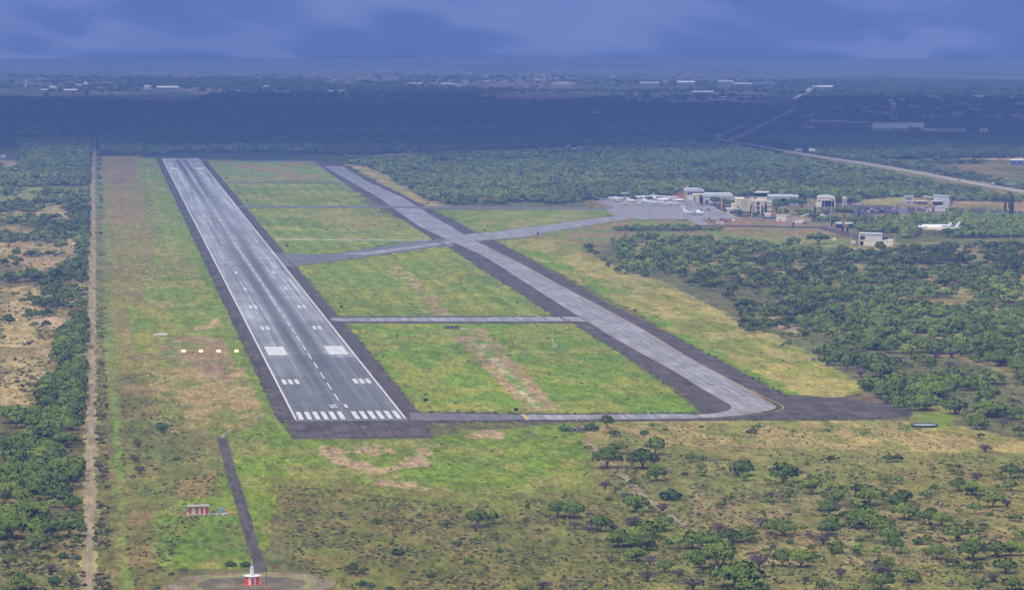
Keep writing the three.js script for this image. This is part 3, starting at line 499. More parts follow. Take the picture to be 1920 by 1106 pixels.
fromZoom(640, 736, [1490, 200, 92, 0, 1525, 248, 75, 0, 1740, 203, 46, 0, 1815, 213, 36, 2, 1700, 242, 60, 2, 1336, 292, 36, 0, 1385, 332, 60, 0, 1548, 342, 100, 0, 1490, 422, 150, 0, 1760, 348, 105, 0, 1690, 424, 158, 0, 1765, 494, 120, 0, 1845, 452, 42, 1, 1480, 542, 90, 1, 1850, 602, 130, 2, 1600, 604, 85, 1, 1655, 668, 130, 0, 1635, 764, 135, 1, 1800, 672, 105, 1, 1810, 774, 135, 0, 1215, 695, 112, 0, 1305, 705, 115, 0, 1185, 725, 62, 1, 1310, 765, 72, 1, 765, 752, 120, 0, 850, 735, 92, 0, 755, 778, 92, 1, 1455, 778, 112, 0, 1390, 785, 72, 1, 1525, 775, 72, 1, 1555, 865, 125, 0, 1650, 855, 155, 0, 1720, 815, 155, 0, 1680, 885, 140, 0, 1660, 945, 105, 0, 1890, 875, 95, 0, 1512, 955, 75, 1, 1730, 965, 100, 1, 1815, 1005, 100, 0, 1720, 1056, 115, 1, 1890, 1036, 90, 1, 1620, 1025, 55, 1, 590, 755, 74, 1, 385, 738, 62, 1, 65, 1014, 82, 0, 125, 1018, 62, 0, 115, 1078, 52, 2, 690, 1098, 42, 1, 1130, 1100, 84, 1, 270, 1104, 42, 2, 1030, 728, 46, 2, 505, 1038, 52, 2, 160, 1088, 50, 2, 1445, 840, 40, 1, 1400, 1070, 40, 2, 1500, 605, 44, 2, 715, 955, 55, 2, 885, 895, 40, 2, 320, 910, 80, 2, 1600, 440, 20, 2, 400, 1010, 30, 2, 1250, 215, 70, 2, 1400, 215, 80, 2]);
fromZoom(0, 736, [345, 130, 180, 0, 265, 160, 120, 0, 70, 170, 140, 0, 165, 195, 105, 0, 300, 172, 140, 0, 395, 178, 110, 0, 465, 165, 60, 0, 462, 205, 75, 0, 40, 310, 115, 0, 130, 318, 112, 0, 235, 305, 180, 0, 340, 310, 112, 0, 425, 285, 60, 0, 80, 340, 72, 0, 25, 365, 70, 0, 240, 350, 170, 0, 220, 395, 150, 0, 285, 432, 110, 0, 430, 442, 132, 0, 90, 420, 150, 0, 225, 445, 130, 0, 60, 510, 130, 0, 195, 545, 145, 0, 310, 528, 120, 0, 20, 620, 90, 0, 115, 628, 110, 0, 150, 690, 150, 0, 40, 715, 132, 0, 300, 642, 90, 0, 395, 662, 106, 0, 455, 750, 116, 0, 230, 755, 130, 0, 60, 815, 205, 0, 290, 818, 122, 0, 420, 805, 140, 0, 440, 865, 76, 0, 210, 878, 130, 0, 40, 898, 92, 0, 50, 970, 82, 0, 350, 930, 70, 2, 430, 935, 50, 2, 110, 1106, 122, 0, 750, 390, 72, 1, 770, 305, 75, 1, 782, 455, 92, 1, 570, 484, 56, 1, 595, 74, 26, 2, 1030, 1000, 52, 2, 960, 1022, 36, 2, 875, 1100, 45, 2, 985, 380, 36, 2, 835, 365, 24, 1, 905, 215, 90, 2, 280, 1005, 90, 1, 110, 1030, 60, 2, 300, 1066, 80, 2, 420, 1090, 70, 1, 1290, 975, 60, 2, 1370, 975, 60, 2, 1690, 780, 60, 1, 740, 490, 60, 1, 835, 480, 30, 1, 265, 590, 50, 1, 200, 795, 60, 1]);
// belt and scattered trees farther up on the left
fromZoom(0, 370, [555, 705, 40, 0, 562, 785, 66, 0, 560, 205, 24, 2, 562, 325, 22, 2, 195, 605, 52, 0, 160, 660, 56, 0, 235, 670, 56, 0, 275, 590, 48, 0, 340, 295, 90, 0, 45, 275, 100, 0, 215, 288, 50, 0, 185, 250, 34, 1, 375, 360, 34, 1, 215, 760, 26, 0, 295, 755, 24, 0, 155, 1062, 44, 0, 110, 1090, 36, 1, 12, 796, 22, 0, 15, 700, 44, 0, 75, 560, 44, 0, 150, 565, 50, 0, 245, 555, 50, 0, 370, 535, 40, 0, 175, 470, 110, 0, 100, 475, 90, 0, 10, 470, 60, 0, 265, 1000, 40, 2, 90, 480, 60, 0]);

// areas of woodland: outline in photograph pixels, spacing and width in metres, share kept
const ROADS = [[1960, 366, 1850, 347.5, 1700, 319.5, 1540, 294, 1410, 271.5, 1352, 261.6], [1366, 264, 1412, 243, 1464, 217.8, 1496, 201], [1352, 261, 1346, 255, 1366, 246, 1412, 227]].map((l) => { const o = []; for (let i = 0; i < l.length; i += 2) o.push(at(l[i], l[i + 1])); return o; });
function nearRoad(x, z, d) { for (const l of ROADS) for (let i = 1; i < l.length; i++) { const a = l[i - 1], b = l[i], ux = b.x - a.x, uz = b.z - a.z, t = clamp(((x - a.x) * ux + (z - a.z) * uz) / (ux * ux + uz * uz)); if ((x - a.x - ux * t) ** 2 + (z - a.z - uz * t) ** 2 < d * d) return true; } return false; }
const KEEPOUT = [[1600, 438, 1690, 438, 1690, 468, 1600, 468], [1722, 428, 1800, 428, 1800, 440, 1722, 440], [1680, 392, 1712, 392, 1712, 416, 1680, 416], [1640, 405, 1672, 405, 1672, 418, 1640, 418]];
const OPEN = [[1352, 262.5, 1370, 266, 1410, 273, 1470, 284, 1540, 296, 1620, 308.5, 1700, 322.5, 1780, 338, 1850, 351, 1960, 370], [1366, 264.4, 1392, 253, 1412, 243.6, 1440, 230.4, 1464, 218.8, 1496, 202], [1346, 257, 1366, 247.4, 1390, 237.4, 1412, 228.4], [1640, 391, 1672, 391], [1600, 400, 1668, 400], [1725, 430, 1792, 430], [1612, 456, 1640, 456], [1684, 404, 1704, 404], [1330, 416, 1380, 416], [1624, 243, 1740, 246, 1855, 247], [1504, 238, 1624, 241], [1036, 226, 1160, 224], [1740, 398, 1782, 398]];   // lines of the photograph that no tree stands before
const hides = (x, y0, y1) => OPEN.some((l) => { for (let i = 2; i < l.length; i += 2) if (x >= Math.min(l[i - 2], l[i]) && x <= Math.max(l[i - 2], l[i])) { const y = l[i - 1] + (l[i + 1] - l[i - 1]) * (x - l[i - 2]) / (l[i] - l[i - 2]); if (y1 > y && y0 < y + 1) return true; } return false; });
function woodland(poly, gap, w0, w1, { keep = 1, clump = 0, grain = 40, dead = 0.08, tone = 0, far = false } = {}) {
  let X0 = 1e9, X1 = -1e9, Z0 = 1e9, Z1 = -1e9;
  for (let i = 0; i < poly.length; i += 2) { const a = at(poly[i], poly[i + 1]); X0 = Math.min(X0, a.x); X1 = Math.max(X1, a.x); Z0 = Math.min(Z0, a.z); Z1 = Math.max(Z1, a.z); }
  for (let z = Z0; z < Z1; z += gap) for (let x = X0; x < X1; x += gap) {
    const qx = x + (R0() - 0.5) * gap * 1.3, qz = z + (R0() - 0.5) * gap * 1.3, kd = R0(), kk = R0(), ws = R0(), tn = R0();
    const p = toPixel(qx, 0, qz), top = toPixel(qx, w1 * 0.36, qz), tip = toPixel(qx, w1 * 0.7, qz);
    if (p[0] < -30 || p[0] > 1950 || !inside(poly, top[0], top[1]) || hides(p[0], tip[1], p[1])) continue;
    if (kk > keep || (clump && fbm(qx / grain, qz / grain, 3) < clump)) continue;
    if (KEEPOUT.some((k) => inside(k, p[0], p[1])) || nearRoad(qx, qz, 13)) continue;
    const n = fbm(qx / 120 + 4, qz / 120, 2), w = w0 + (w1 - w0) * ws * ws;
    PLANTS.push({ kind: kd < dead ? 'dead' : 'mesquite', x: qx, z: qz, w: kd < dead ? w * 0.7 : w, tone: clamp(Math.floor(n * 3.2 + tn * 1.4 - 0.9 + tone), 0, 2), px: p[0], py: p[1], size: w / metres(p[1]), far });
  }
}
woodland([1150, 446, 1215, 441, 1335, 444, 1500, 458, 1600, 463, 1690, 464, 1800, 458, 1930, 455, 1930, 690, 1800, 660, 1690, 655, 1500, 605, 1480, 535, 1380, 523, 1270, 503, 1165, 494], 6.6, 5.5, 10.5, { clump: 0.53, grain: 15, dead: 0.08 });
woodland([1480, 530, 1700, 560, 1930, 590, 1930, 700, 1800, 672, 1690, 660, 1500, 612], 8, 6, 10.5, { clump: 0.56, grain: 14, dead: 0.1 });
woodland([1090, 452, 1165, 494, 1270, 505, 1380, 525, 1480, 540, 1500, 610, 1690, 658, 1930, 695, 1930, 800, 1840, 770, 1760, 745, 1700, 752, 1640, 738, 1600, 700, 1500, 655, 1395, 610, 1370, 560, 1290, 528, 1150, 502], 8.6, 4.5, 9.5, { clump: 0.53, grain: 20, dead: 0.2 });
woodland([1620, 690, 1930, 720, 1930, 800, 1800, 765, 1660, 748], 8, 6, 10, { clump: 0.5, grain: 20, dead: 0.15 });
woodland([1152, 425, 1210, 423, 1300, 424, 1357, 426, 1357, 433, 1300, 432, 1200, 433, 1152, 431], 4.6, 4, 6.5, { keep: 0.9, dead: 0.04 });
woodland([1640, 414, 1700, 402, 1800, 396, 1930, 405, 1930, 446, 1850, 440, 1700, 444, 1640, 436, 1590, 430], 5.6, 6, 10, { clump: 0.33, grain: 30, dead: 0.04, tone: 1 });
woodland([640, 304, 700, 310, 760, 345, 810, 374, 900, 381, 1000, 384, 1110, 371, 1230, 367, 1292, 350, 1380, 361, 1480, 363, 1600, 376, 1640, 365, 1700, 364, 1800, 371, 1890, 378, 1940, 370, 1850, 352, 1700, 324, 1540, 298, 1450, 283, 1380, 276, 1300, 300, 1000, 306], 5.8, 6, 10, { clump: 0.47, grain: 30, dead: 0.05, tone: 0.7 });
woodland([640, 288, 900, 284, 1330, 266, 1400, 276, 1380, 300, 1000, 312, 800, 340, 690, 312], 8, 6, 10, { clump: 0.44, grain: 70, dead: 0.05, tone: 0.5 });
woodland([1460, 278, 1540, 290, 1700, 316, 1850, 344, 1940, 358, 1940, 346, 1850, 331, 1750, 308, 1640, 296, 1540, 282], 6, 6, 10, { clump: 0.3, tone: 0.5 });
woodland([1420, 262, 1450, 246, 1930, 247, 1930, 292, 1800, 293, 1700, 298, 1560, 286], 6.6, 7, 11, { clump: 0.25, grain: 60, dead: 0, tone: 0.2, far: true });
woodland([1700, 303, 1760, 299, 1850, 300, 1850, 304, 1760, 306, 1700, 308], 7, 7, 11, { keep: 0.7, dead: 0 });
woodland([0, 262, 168, 256, 168, 350, 60, 345, 0, 352, 0, 318, 36, 314, 40, 270], 5.8, 6, 10, { clump: 0.38, grain: 40, dead: 0.04, tone: 0.6 });
woodland([0, 352, 168, 355, 166, 440, 130, 440, 0, 455], 7.5, 6, 10, { clump: 0.52, grain: 34, dead: 0.1 });
woodland([0, 440, 120, 440, 120, 610, 0, 620], 8, 5, 9, { clump: 0.6, grain: 26, dead: 0.18 });
woodland([128, 380, 166, 376, 166, 610, 112, 640, 120, 560, 88, 540, 92, 510, 140, 480, 150, 440], 7, 6, 10, { clump: 0.5, grain: 22, dead: 0.08 });
woodland([118, 606, 164, 600, 163, 765, 78, 770, 66, 735, 105, 680, 112, 640], 7.4, 7, 11.5, { clump: 0.45, grain: 22, dead: 0.05 });
woodland([0, 755, 60, 765, 160, 760, 158, 960, 100, 1000, 0, 1010], 9.5, 7, 11, { clump: 0.5, grain: 18, dead: 0.12 });
woodland([180, 262, 188, 262, 196, 420, 190, 420], 7, 3, 6, { keep: 0.5, dead: 0.2 });
// the dark wood beyond the runway
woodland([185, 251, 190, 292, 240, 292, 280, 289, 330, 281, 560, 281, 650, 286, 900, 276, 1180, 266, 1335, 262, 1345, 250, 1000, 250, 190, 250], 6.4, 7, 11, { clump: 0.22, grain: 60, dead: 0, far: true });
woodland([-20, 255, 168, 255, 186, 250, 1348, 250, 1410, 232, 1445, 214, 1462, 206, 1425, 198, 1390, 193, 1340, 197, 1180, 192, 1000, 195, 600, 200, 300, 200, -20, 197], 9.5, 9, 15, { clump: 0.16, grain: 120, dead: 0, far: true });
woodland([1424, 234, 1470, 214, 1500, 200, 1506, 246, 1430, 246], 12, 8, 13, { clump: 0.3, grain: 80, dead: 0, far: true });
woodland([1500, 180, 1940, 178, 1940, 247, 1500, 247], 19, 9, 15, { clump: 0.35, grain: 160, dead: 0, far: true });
// rows and clumps of trees between the far fields and houses
woodland([-20, 150, 600, 148, 1000, 160, 1440, 165, 1440, 194, 1000, 192, 600, 198, -20, 195], 30, 9, 18, { clump: 0.56, grain: 200, dead: 0, far: true });
woodland([240, 149, 430, 147, 540, 152, 620, 157, 620, 163, 440, 160, 240, 160], 16, 16, 26, { clump: 0.2, grain: 200, dead: 0, far: true });
woodland([560, 162, 960, 166, 960, 174, 560, 172], 17, 13, 22, { clump: 0.3, grain: 200, dead: 0, far: true });
woodland([380, 180, 480, 180, 480, 193, 380, 192], 15, 12, 20, { clump: 0.35, grain: 100, dead: 0, far: true });
woodland([-20, 138, 1000, 142, 1500, 150, 1940, 165, 1940, 180, 1500, 180, 1440, 164, 1000, 156, -20, 148], 46, 10, 20, { clump: 0.55, grain: 300, dead: 0, far: true });

woodland([1130, 850, 1700, 850, 1930, 880, 1930, 1112, 1260, 1112], 8.5, 1.6, 4.6, { keep: 0.55, clump: 0.44, grain: 16, dead: 0.25 });
woodland([1340, 560, 1500, 645, 1660, 745, 1930, 800, 1930, 720, 1700, 668, 1490, 610], 9, 1.8, 4.6, { keep: 0.5, clump: 0.46, grain: 16, dead: 0.3 });
woodland([540, 940, 950, 955, 1120, 920, 1230, 1112, 640, 1112], 10, 1.2, 3.4, { keep: 0.45, clump: 0.46, grain: 14, dead: 0.35 });
// plants on the left keep clear of the dirt track
for (const p of PLANTS) if (p.px < 205 && p.py > 300) { const t = [251, 600, 860, 1112], c = [176, 171, 169, 163]; let i = 0; while (i < 2 && p.py > t[i + 1]) i++; const tx = at(c[i] + (c[i + 1] - c[i]) * (p.py - t[i]) / (t[i + 1] - t[i]), p.py).x, r = p.w * 0.5 + 2; if (Math.abs(p.x - tx) < r) { p.x = tx + (p.x < tx + 0.5 ? -1 : 1) * r; [p.px] = toPixel(p.x, 0, p.z); } }

// the 300 that show largest are things; the rest of the wood is one mass per kind
const TONES = ['dark', 'mid-green', 'bright green'];
const AREAS = [
  [(p) => p.px < 178 && p.py > 1010, 'in the lower left corner'],
  [(p) => p.px < 178 && p.py > 940, 'in left belt level with striped hut'],
  [(p) => p.px < 178 && p.py > 880, 'in left belt just above striped hut'],
  [(p) => p.px < 178 && p.py > 825, 'in left belt level with blast pad'],
  [(p) => p.px < 178 && p.py > 785, 'in left belt level with runway threshold'],
  [(p) => p.px < 178 && p.py > 745, 'in left belt above threshold level'],
  [(p) => p.px < 178 && p.py > 690, 'beside track, below approach-light level'],
  [(p) => p.px < 178 && p.py > 640, 'beside track, level with approach lights'],
  [(p) => p.px < 178 && p.py > 590, 'beside track, level with wind sock'],
  [(p) => p.px < 178 && p.py > 520, 'in dry left field above wind-sock level'],
  [(p) => p.px < 178, 'in the upper dry left field'],
  [(p) => p.px < 300, 'in strip right of dirt track'],
  [(p) => p.px < 640 && p.py > 900, 'in grass near striped beacon'],
  [(p) => p.px < 1000 && p.py > 900, 'in brown scrub before the runway'],
  [(p) => p.py > 1040 && p.px < 1320, 'on bottom edge, right of centre'],
  [(p) => p.py > 1040 && p.px < 1560, 'on bottom edge below the bay'],
  [(p) => p.py > 1040, 'in the lower right corner'],
  [(p) => p.py > 985 && p.px < 1450, 'low in scrub by path end'],
  [(p) => p.py > 985 && p.px < 1680, 'low in middle of right scrub'],
  [(p) => p.py > 985, 'low near the right edge'],
  [(p) => p.py > 785 && p.px < 1330 && p.py < 900, 'beside upper half of diagonal path'],
  [(p) => p.px < 1330 && p.py > 785, 'beside lower half of diagonal path'],
  [(p) => p.py > 925 && p.px < 1620, 'in mid scrub, left part'],
  [(p) => p.py > 925, 'in mid scrub, right part'],
  [(p) => p.py > 855 && p.px < 1620, 'in upper scrub, left part'],
  [(p) => p.py > 855, 'in upper scrub, right part'],
  [(p) => p.py > 785 && p.px < 1700, 'on dry flat below holding bay'],
  [(p) => p.py > 785, 'right of the round pond'],
  [(p) => p.py > 735, 'just above the round pond'],
  [(p) => p.py > 690 && p.px < 1780, 'in scrub above holding bay'],
  [(p) => p.py > 690, 'at right edge above pond'],
  [(p) => p.py > 664 && p.px > 1780, 'at right edge below the wood'],
  [(p) => p.py > 664, 'along lowest edge of right wood'],
  [(p) => p.py > 640 && p.px > 1760, 'along lower right edge of wood'],
  [(p) => p.py > 640, 'along lower left edge of wood'],
  [(p) => p.py > 600 && p.px > 1790, 'in wood near the right edge'],
  [(p) => p.py > 600 && p.px > 1650, 'in lower middle of right wood'],
  [(p) => p.py > 560 && p.px > 1650, 'in lower right wood'],
  [(p) => p.py > 560, 'in left fringe of right wood'],
  [(p) => p.px > 1750 && p.py > 500, 'in middle of wood near right edge'],
  [(p) => p.px > 1500 && p.py > 500, 'in middle of right wood'],
  [(p) => p.px > 1700, 'in top of wood near right edge'],
  [(p) => p.px > 1500, 'in top part of right wood'],
  [() => true, 'in open scrub right of taxiway'],
];
const ORD = ['leftmost', 'second from left', 'third from left', 'fourth from left', 'fifth from left', 'sixth from left', 'seventh from left', 'eighth from left', 'ninth from left', 'tenth from left', 'eleventh from left', 'twelfth from left'], COUNT = ['', 'one', 'two', 'three', 'four', 'five', 'six', 'seven', 'eight', 'nine', 'ten', 'eleven', 'twelve'];
const SPEC = { mesquite: ['mesquite_tree', 'tree', 300], dead: ['dead_bush', 'bush', 150], shrub: ['shrub', 'shrub', 200] };
const seen = (p) => p.px > -12 && p.px < 1932 && p.py < 1128;
for (const kind of KIND) {
  const [name, category, most] = SPEC[kind], all = PLANTS.filter((p) => p.kind === kind && seen(p)).sort((a, b) => b.size - a.size), own = all.slice(0, most);
  const sets = new Map();
  own.forEach((p, i) => {
    p.own = true; p.turn = (i * 2.399) % 6.283; p.area = AREAS.find((a) => a[0](p));
    const size = p.size > 40 ? 'broad ' : p.size < (kind === 'mesquite' ? 24 : 18) ? 'small ' : '';
    p.what = kind === 'mesquite' ? `${size}${TONES[p.tone]} mesquite` : kind === 'dead' ? `${size}bare grey bush` : `${size}${p.tone > 1 ? 'yellow-green' : 'green'} shrub`;
    const key = p.what + '|' + p.area[1];
    if (!sets.has(key)) sets.set(key, []);
    sets.get(key).push(p);
  });
  for (const s of sets.values()) {
    s.sort((a, b) => a.px - b.px);
    s.forEach((p, i) => {
      p.label = s.length === 1 ? `${p.what} ${p.area[1]}, the only one there` : s.length < 13 ? `${i === s.length - 1 ? 'rightmost' : ORD[i]} of ${COUNT[s.length]} ${p.what}s ${p.area[1]}`.replace('bushs', 'bushes') : `${p.what} ${p.area[1]}`;
      if (s.length >= 2) p.group = `${p.what}s ${p.area[1]}`.replace('bushs', 'bushes');
    });
  }
  own.forEach((p, i) => {
    const m = MODEL[kind][(i * 5 + 3) % MODEL[kind].length], k = p.w / (kind === 'mesquite' ? 9.4 : 9.6), tall = k * (0.9 + 0.25 * ((i * 0.618) % 1)) * (kind === 'mesquite' && p.w < 7 ? 1.15 : 1);
    const t = thing(name, p.label, category, new THREE.Vector3(p.x, 0, p.z), p.turn, p.group);
    t.scale.set(k, tall, k);
    part('crown', m.crown, kind === 'mesquite' ? LEAF[Math.min(3, p.tone + (i % 11 === 0 ? 1 : 0))] : kind === 'dead' ? DEADLEAF : SHRUBLEAF[p.tone > 1 ? 1 : 0], t);
    part(kind === 'dead' ? 'branches' : 'trunk', m.trunk, kind === 'dead' ? TWIG : BARK, t);
  });
}
// the rest: instanced, three models near and three coarse ones far away
function mass(name, label, list, models, material, spec) {
  const top = new THREE.Group(); top.name = name; scene.add(top); tag(top, label, spec); top.userData.kind = 'stuff';
  const o = new THREE.Object3D(), c = new THREE.Color();
  models.forEach((g, k) => {
    const mine = list.filter((_, i) => i % models.length === k); if (!mine.length) return;
    const m = new THREE.InstancedMesh(g, material, mine.length); m.name = 'crown'; m.userData.kind = 'stuff'; m.castShadow = m.receiveShadow = true;
    mine.forEach((p, i) => { const s = p.w / 10, v = [0.66, 1.0, 1.4][p.tone ?? 1] * (0.82 + 0.36 * R0()); o.position.set(p.x, p.y ?? 0, p.z); o.rotation.y = R0() * 6.283; o.scale.set(s, s * (0.85 + 0.4 * R0()) * (p.tall ?? 1), s); o.updateMatrix(); m.setMatrixAt(i, o.matrix); m.setColorAt(i, c.setRGB(v * (0.92 + 0.16 * R0()), v, v * (0.9 + 0.2 * R0()))); });
    top.add(m);
  });
}
const tinted = (g, r, gg, b) => { g = flat(g.clone()); if (g.attributes.uv) g.deleteAttribute('uv'); const n = g.attributes.position.count; g.setAttribute('color', new THREE.Float32BufferAttribute(Array.from({ length: n }, () => [r, gg, b]).flat(), 3)); return g; };
const bare = (g) => { g = flat(g); if (g.attributes.uv) g.deleteAttribute('uv'); return g; };
const midModels = [0, 1, 2, 3].map((i) => mergeGeometries([bare(crown(400 + i, { r: 5.2, h: 6.2 + (i % 2) * 0.8, low: 0.0, lobes: 11 + i, quads: 360, size: 0.6, flatness: 0.74 })), tinted(rod([0, -0.3, 0], [0, 3.4, 0], 0.3, 5, 0.2), 2.0, 0.9, 2.4)]));
const farModels = [0, 1, 2].map((i) => bare(crown(420 + i, { r: 5.4, h: 5.6 + i * 0.5, low: 0.2, lobes: 6, quads: 80, size: 1.25, flatness: 0.62 })));
const deadModels = [0, 1].map((i) => bare(crown(440 + i, { r: 4.6, h: 5, low: 0.3, lobes: 7, quads: 120, size: 0.5, flatness: 0.8, loose: 0.4 })));
const rest = PLANTS.filter((p) => !p.own);
mass('woodland', 'green mesquite woodland round the airfield', rest.filter((p) => p.kind === 'mesquite' && !p.far && p.py > 330), midModels, leafMat(0.122, 0.160, 0.030), 'woodland');
mass('woodland_001', 'mesquite woodland behind the apron and along the highway', rest.filter((p) => p.kind === 'mesquite' && !p.far && p.py <= 330), farModels, leafMat(0.108, 0.144, 0.028), 'woodland');
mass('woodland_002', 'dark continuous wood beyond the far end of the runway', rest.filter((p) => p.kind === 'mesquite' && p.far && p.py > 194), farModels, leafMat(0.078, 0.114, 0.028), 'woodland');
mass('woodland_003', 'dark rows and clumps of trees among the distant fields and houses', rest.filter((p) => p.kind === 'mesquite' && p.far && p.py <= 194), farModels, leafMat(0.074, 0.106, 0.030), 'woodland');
mass('dead_scrub', 'grey leafless bushes scattered through the woodland', rest.filter((p) => p.kind === 'dead'), deadModels, leafMat(0.115, 0.092, 0.082), 'scrub');
// low scrub and tussocks over the dry ground
{
  const tuft = [0, 1, 2].map((i) => bare(crown(460 + i, { r: 5, h: 5, low: 0, lobes: 5, quads: 34, size: 1.9, flatness: 0.8, loose: 0.6 }))), list = { dry: [], green: [], dark: [] };
  const sow = (poly, n, w0, w1, mix, clump = 0.45) => { for (let i = 0; i < n; i++) { let X0 = 1e9, X1 = -1e9, Y0 = 1e9, Y1 = -1e9; for (let k = 0; k < poly.length; k += 2) { X0 = Math.min(X0, poly[k]); X1 = Math.max(X1, poly[k]); Y0 = Math.min(Y0, poly[k + 1]); Y1 = Math.max(Y1, poly[k + 1]); } const px = X0 + (X1 - X0) * R0(), py = Y0 + (Y1 - Y0) * R0(); if (!inside(poly, px, py)) continue; const p = at(px, py), w = w0 + (w1 - w0) * R0() ** 2, r = R0(); if (fbm(p.x / 14 + 30, p.z / 22, 3) < clump - 0.12 + 0.24 * R0()) continue; list[r < mix[0] ? 'dry' : r < mix[0] + mix[1] ? 'green' : 'dark'].push({ x: p.x, z: p.z, w, tone: Math.floor(R0() * 3), tall: 0.6 }); } };
  sow([520, 910, 640, 920, 800, 942, 950, 948, 1115, 912, 1250, 1120, 640, 1120, 540, 1040], 9000, 0.4, 1.5, [0.4, 0.35, 0.25], 0.42);
  sow([1112, 850, 1930, 855, 1930, 1120, 1240, 1120], 10000, 0.4, 1.4, [0.5, 0.3, 0.2], 0.42);
  sow([1095, 795, 1690, 790, 1930, 830, 1930, 858, 1112, 850], 2600, 0.3, 1.1, [0.6, 0.25, 0.15], 0.45);
  sow([1320, 540, 1500, 640, 1650, 740, 1930, 800, 1930, 700, 1690, 660, 1490, 600, 1380, 530], 2600, 0.6, 2.0, [0.4, 0.3, 0.3], 0.42);
  sow([178, 560, 196, 560, 206, 1112, 176, 1112], 1500, 0.6, 2.2, [0.4, 0.2, 0.4], 0.4);
  sow([228, 700, 300, 700, 420, 900, 280, 1112, 240, 1112, 222, 800], 2600, 0.4, 1.6, [0.45, 0.25, 0.3], 0.45);
  sow([0, 400, 165, 400, 160, 770, 0, 770], 2600, 0.7, 2.4, [0.45, 0.25, 0.3], 0.44);
  sow([0, 770, 160, 770, 158, 1112, 0, 1112], 2600, 0.6, 2.2, [0.4, 0.3, 0.3], 0.42);
  sow([430, 800, 1090, 800, 1110, 900, 950, 940, 640, 915, 480, 1010, 300, 1060, 290, 960, 420, 940], 1300, 0.4, 1.3, [0.1, 0.6, 0.3], 0.5);
  sow([640, 610, 1060, 610, 1300, 772, 790, 772], 420, 0.4, 1.5, [0.1, 0.7, 0.2], 0.45);
  sow([560, 505, 840, 470, 1020, 590, 620, 594], 300, 0.5, 1.7, [0.1, 0.7, 0.2], 0.45);
  sow([200, 440, 400, 560, 540, 820, 300, 720, 240, 600], 420, 0.4, 1.5, [0.15, 0.5, 0.35], 0.45);
  sow([940, 455, 1200, 430, 1400, 600, 1600, 740, 1450, 735, 1190, 585], 500, 0.5, 1.6, [0.2, 0.4, 0.4], 0.45);
  sow([380, 302, 590, 304, 830, 448, 540, 480], 360, 0.6, 2, [0.1, 0.5, 0.4], 0.45);
  const fringe = (line, off, n) => { for (let i = 0; i < n; i++) { const k = Math.floor(R0() * (line.length / 2 - 1)) * 2, u = R0(), p = at(line[k] + (line[k + 2] - line[k]) * u, line[k + 1] + (line[k + 3] - line[k + 1]) * u); list[R0() < 0.55 ? 'dry' : 'green'].push({ x: p.x + (R0() - 0.5) * off, z: p.z + (R0() - 0.5) * 6, w: 0.4 + 0.9 * R0() ** 2, tone: Math.floor(R0() * 3), tall: 0.7 }); } };
  fringe([764, 370, 891, 435, 931, 453, 1041, 514, 1142, 571, 1280, 637, 1403, 703, 1467, 738], 3.4, 500);
  fringe([722, 390, 810, 448, 838, 462, 928, 520, 1038, 592, 1075, 606, 1159, 658, 1280, 738, 1316, 772], 3.4, 500);
  fringe([292, 300, 420, 560, 470, 665, 545, 815], 2.2, 260); fringe([384, 300, 512, 466, 560, 505, 650, 606, 770, 770], 2.2, 260);
  fringe([810, 793, 990, 791, 1280, 789, 1420, 787, 1540, 787, 1690, 783], 2.5, 360); fringe([800, 772, 1000, 775, 1310, 774], 2, 200);
  mass('dry_scrub', 'dry tan tussocks over the open ground', list.dry, tuft, leafMat(0.20, 0.165, 0.085), 'scrub');
  mass('green_scrub', 'low green weeds over the open ground', list.green, tuft, leafMat(0.090, 0.132, 0.034), 'scrub');
  mass('dark_scrub', 'low dark bushes over the open ground', list.dark, tuft, leafMat(0.100, 0.098, 0.054), 'scrub');
}
// ---------------------------------------------------------------- things near the runway
const ORANGE = mat(236, 76, 34, 0.7), REDPAINT = mat(200, 62, 48, 0.7), CREAM = mat(214, 206, 190, 0.85), CONCRETE = mat(176, 172, 166, 0.9), DARKMETAL = mat(60, 52, 52, 0.6), GREYMETAL = mat(140, 144, 150, 0.5), YELLOW_ = mat(232, 196, 40, 0.6), BLUE = mat(40, 74, 160, 0.6), BLACK = mat(30, 32, 36, 0.7), STEELROOF = mat(200, 204, 212, 0.45), TIMBER = mat(150, 128, 104, 0.95);
const V0 = (x, y, z) => new THREE.Vector3(x, y, z);
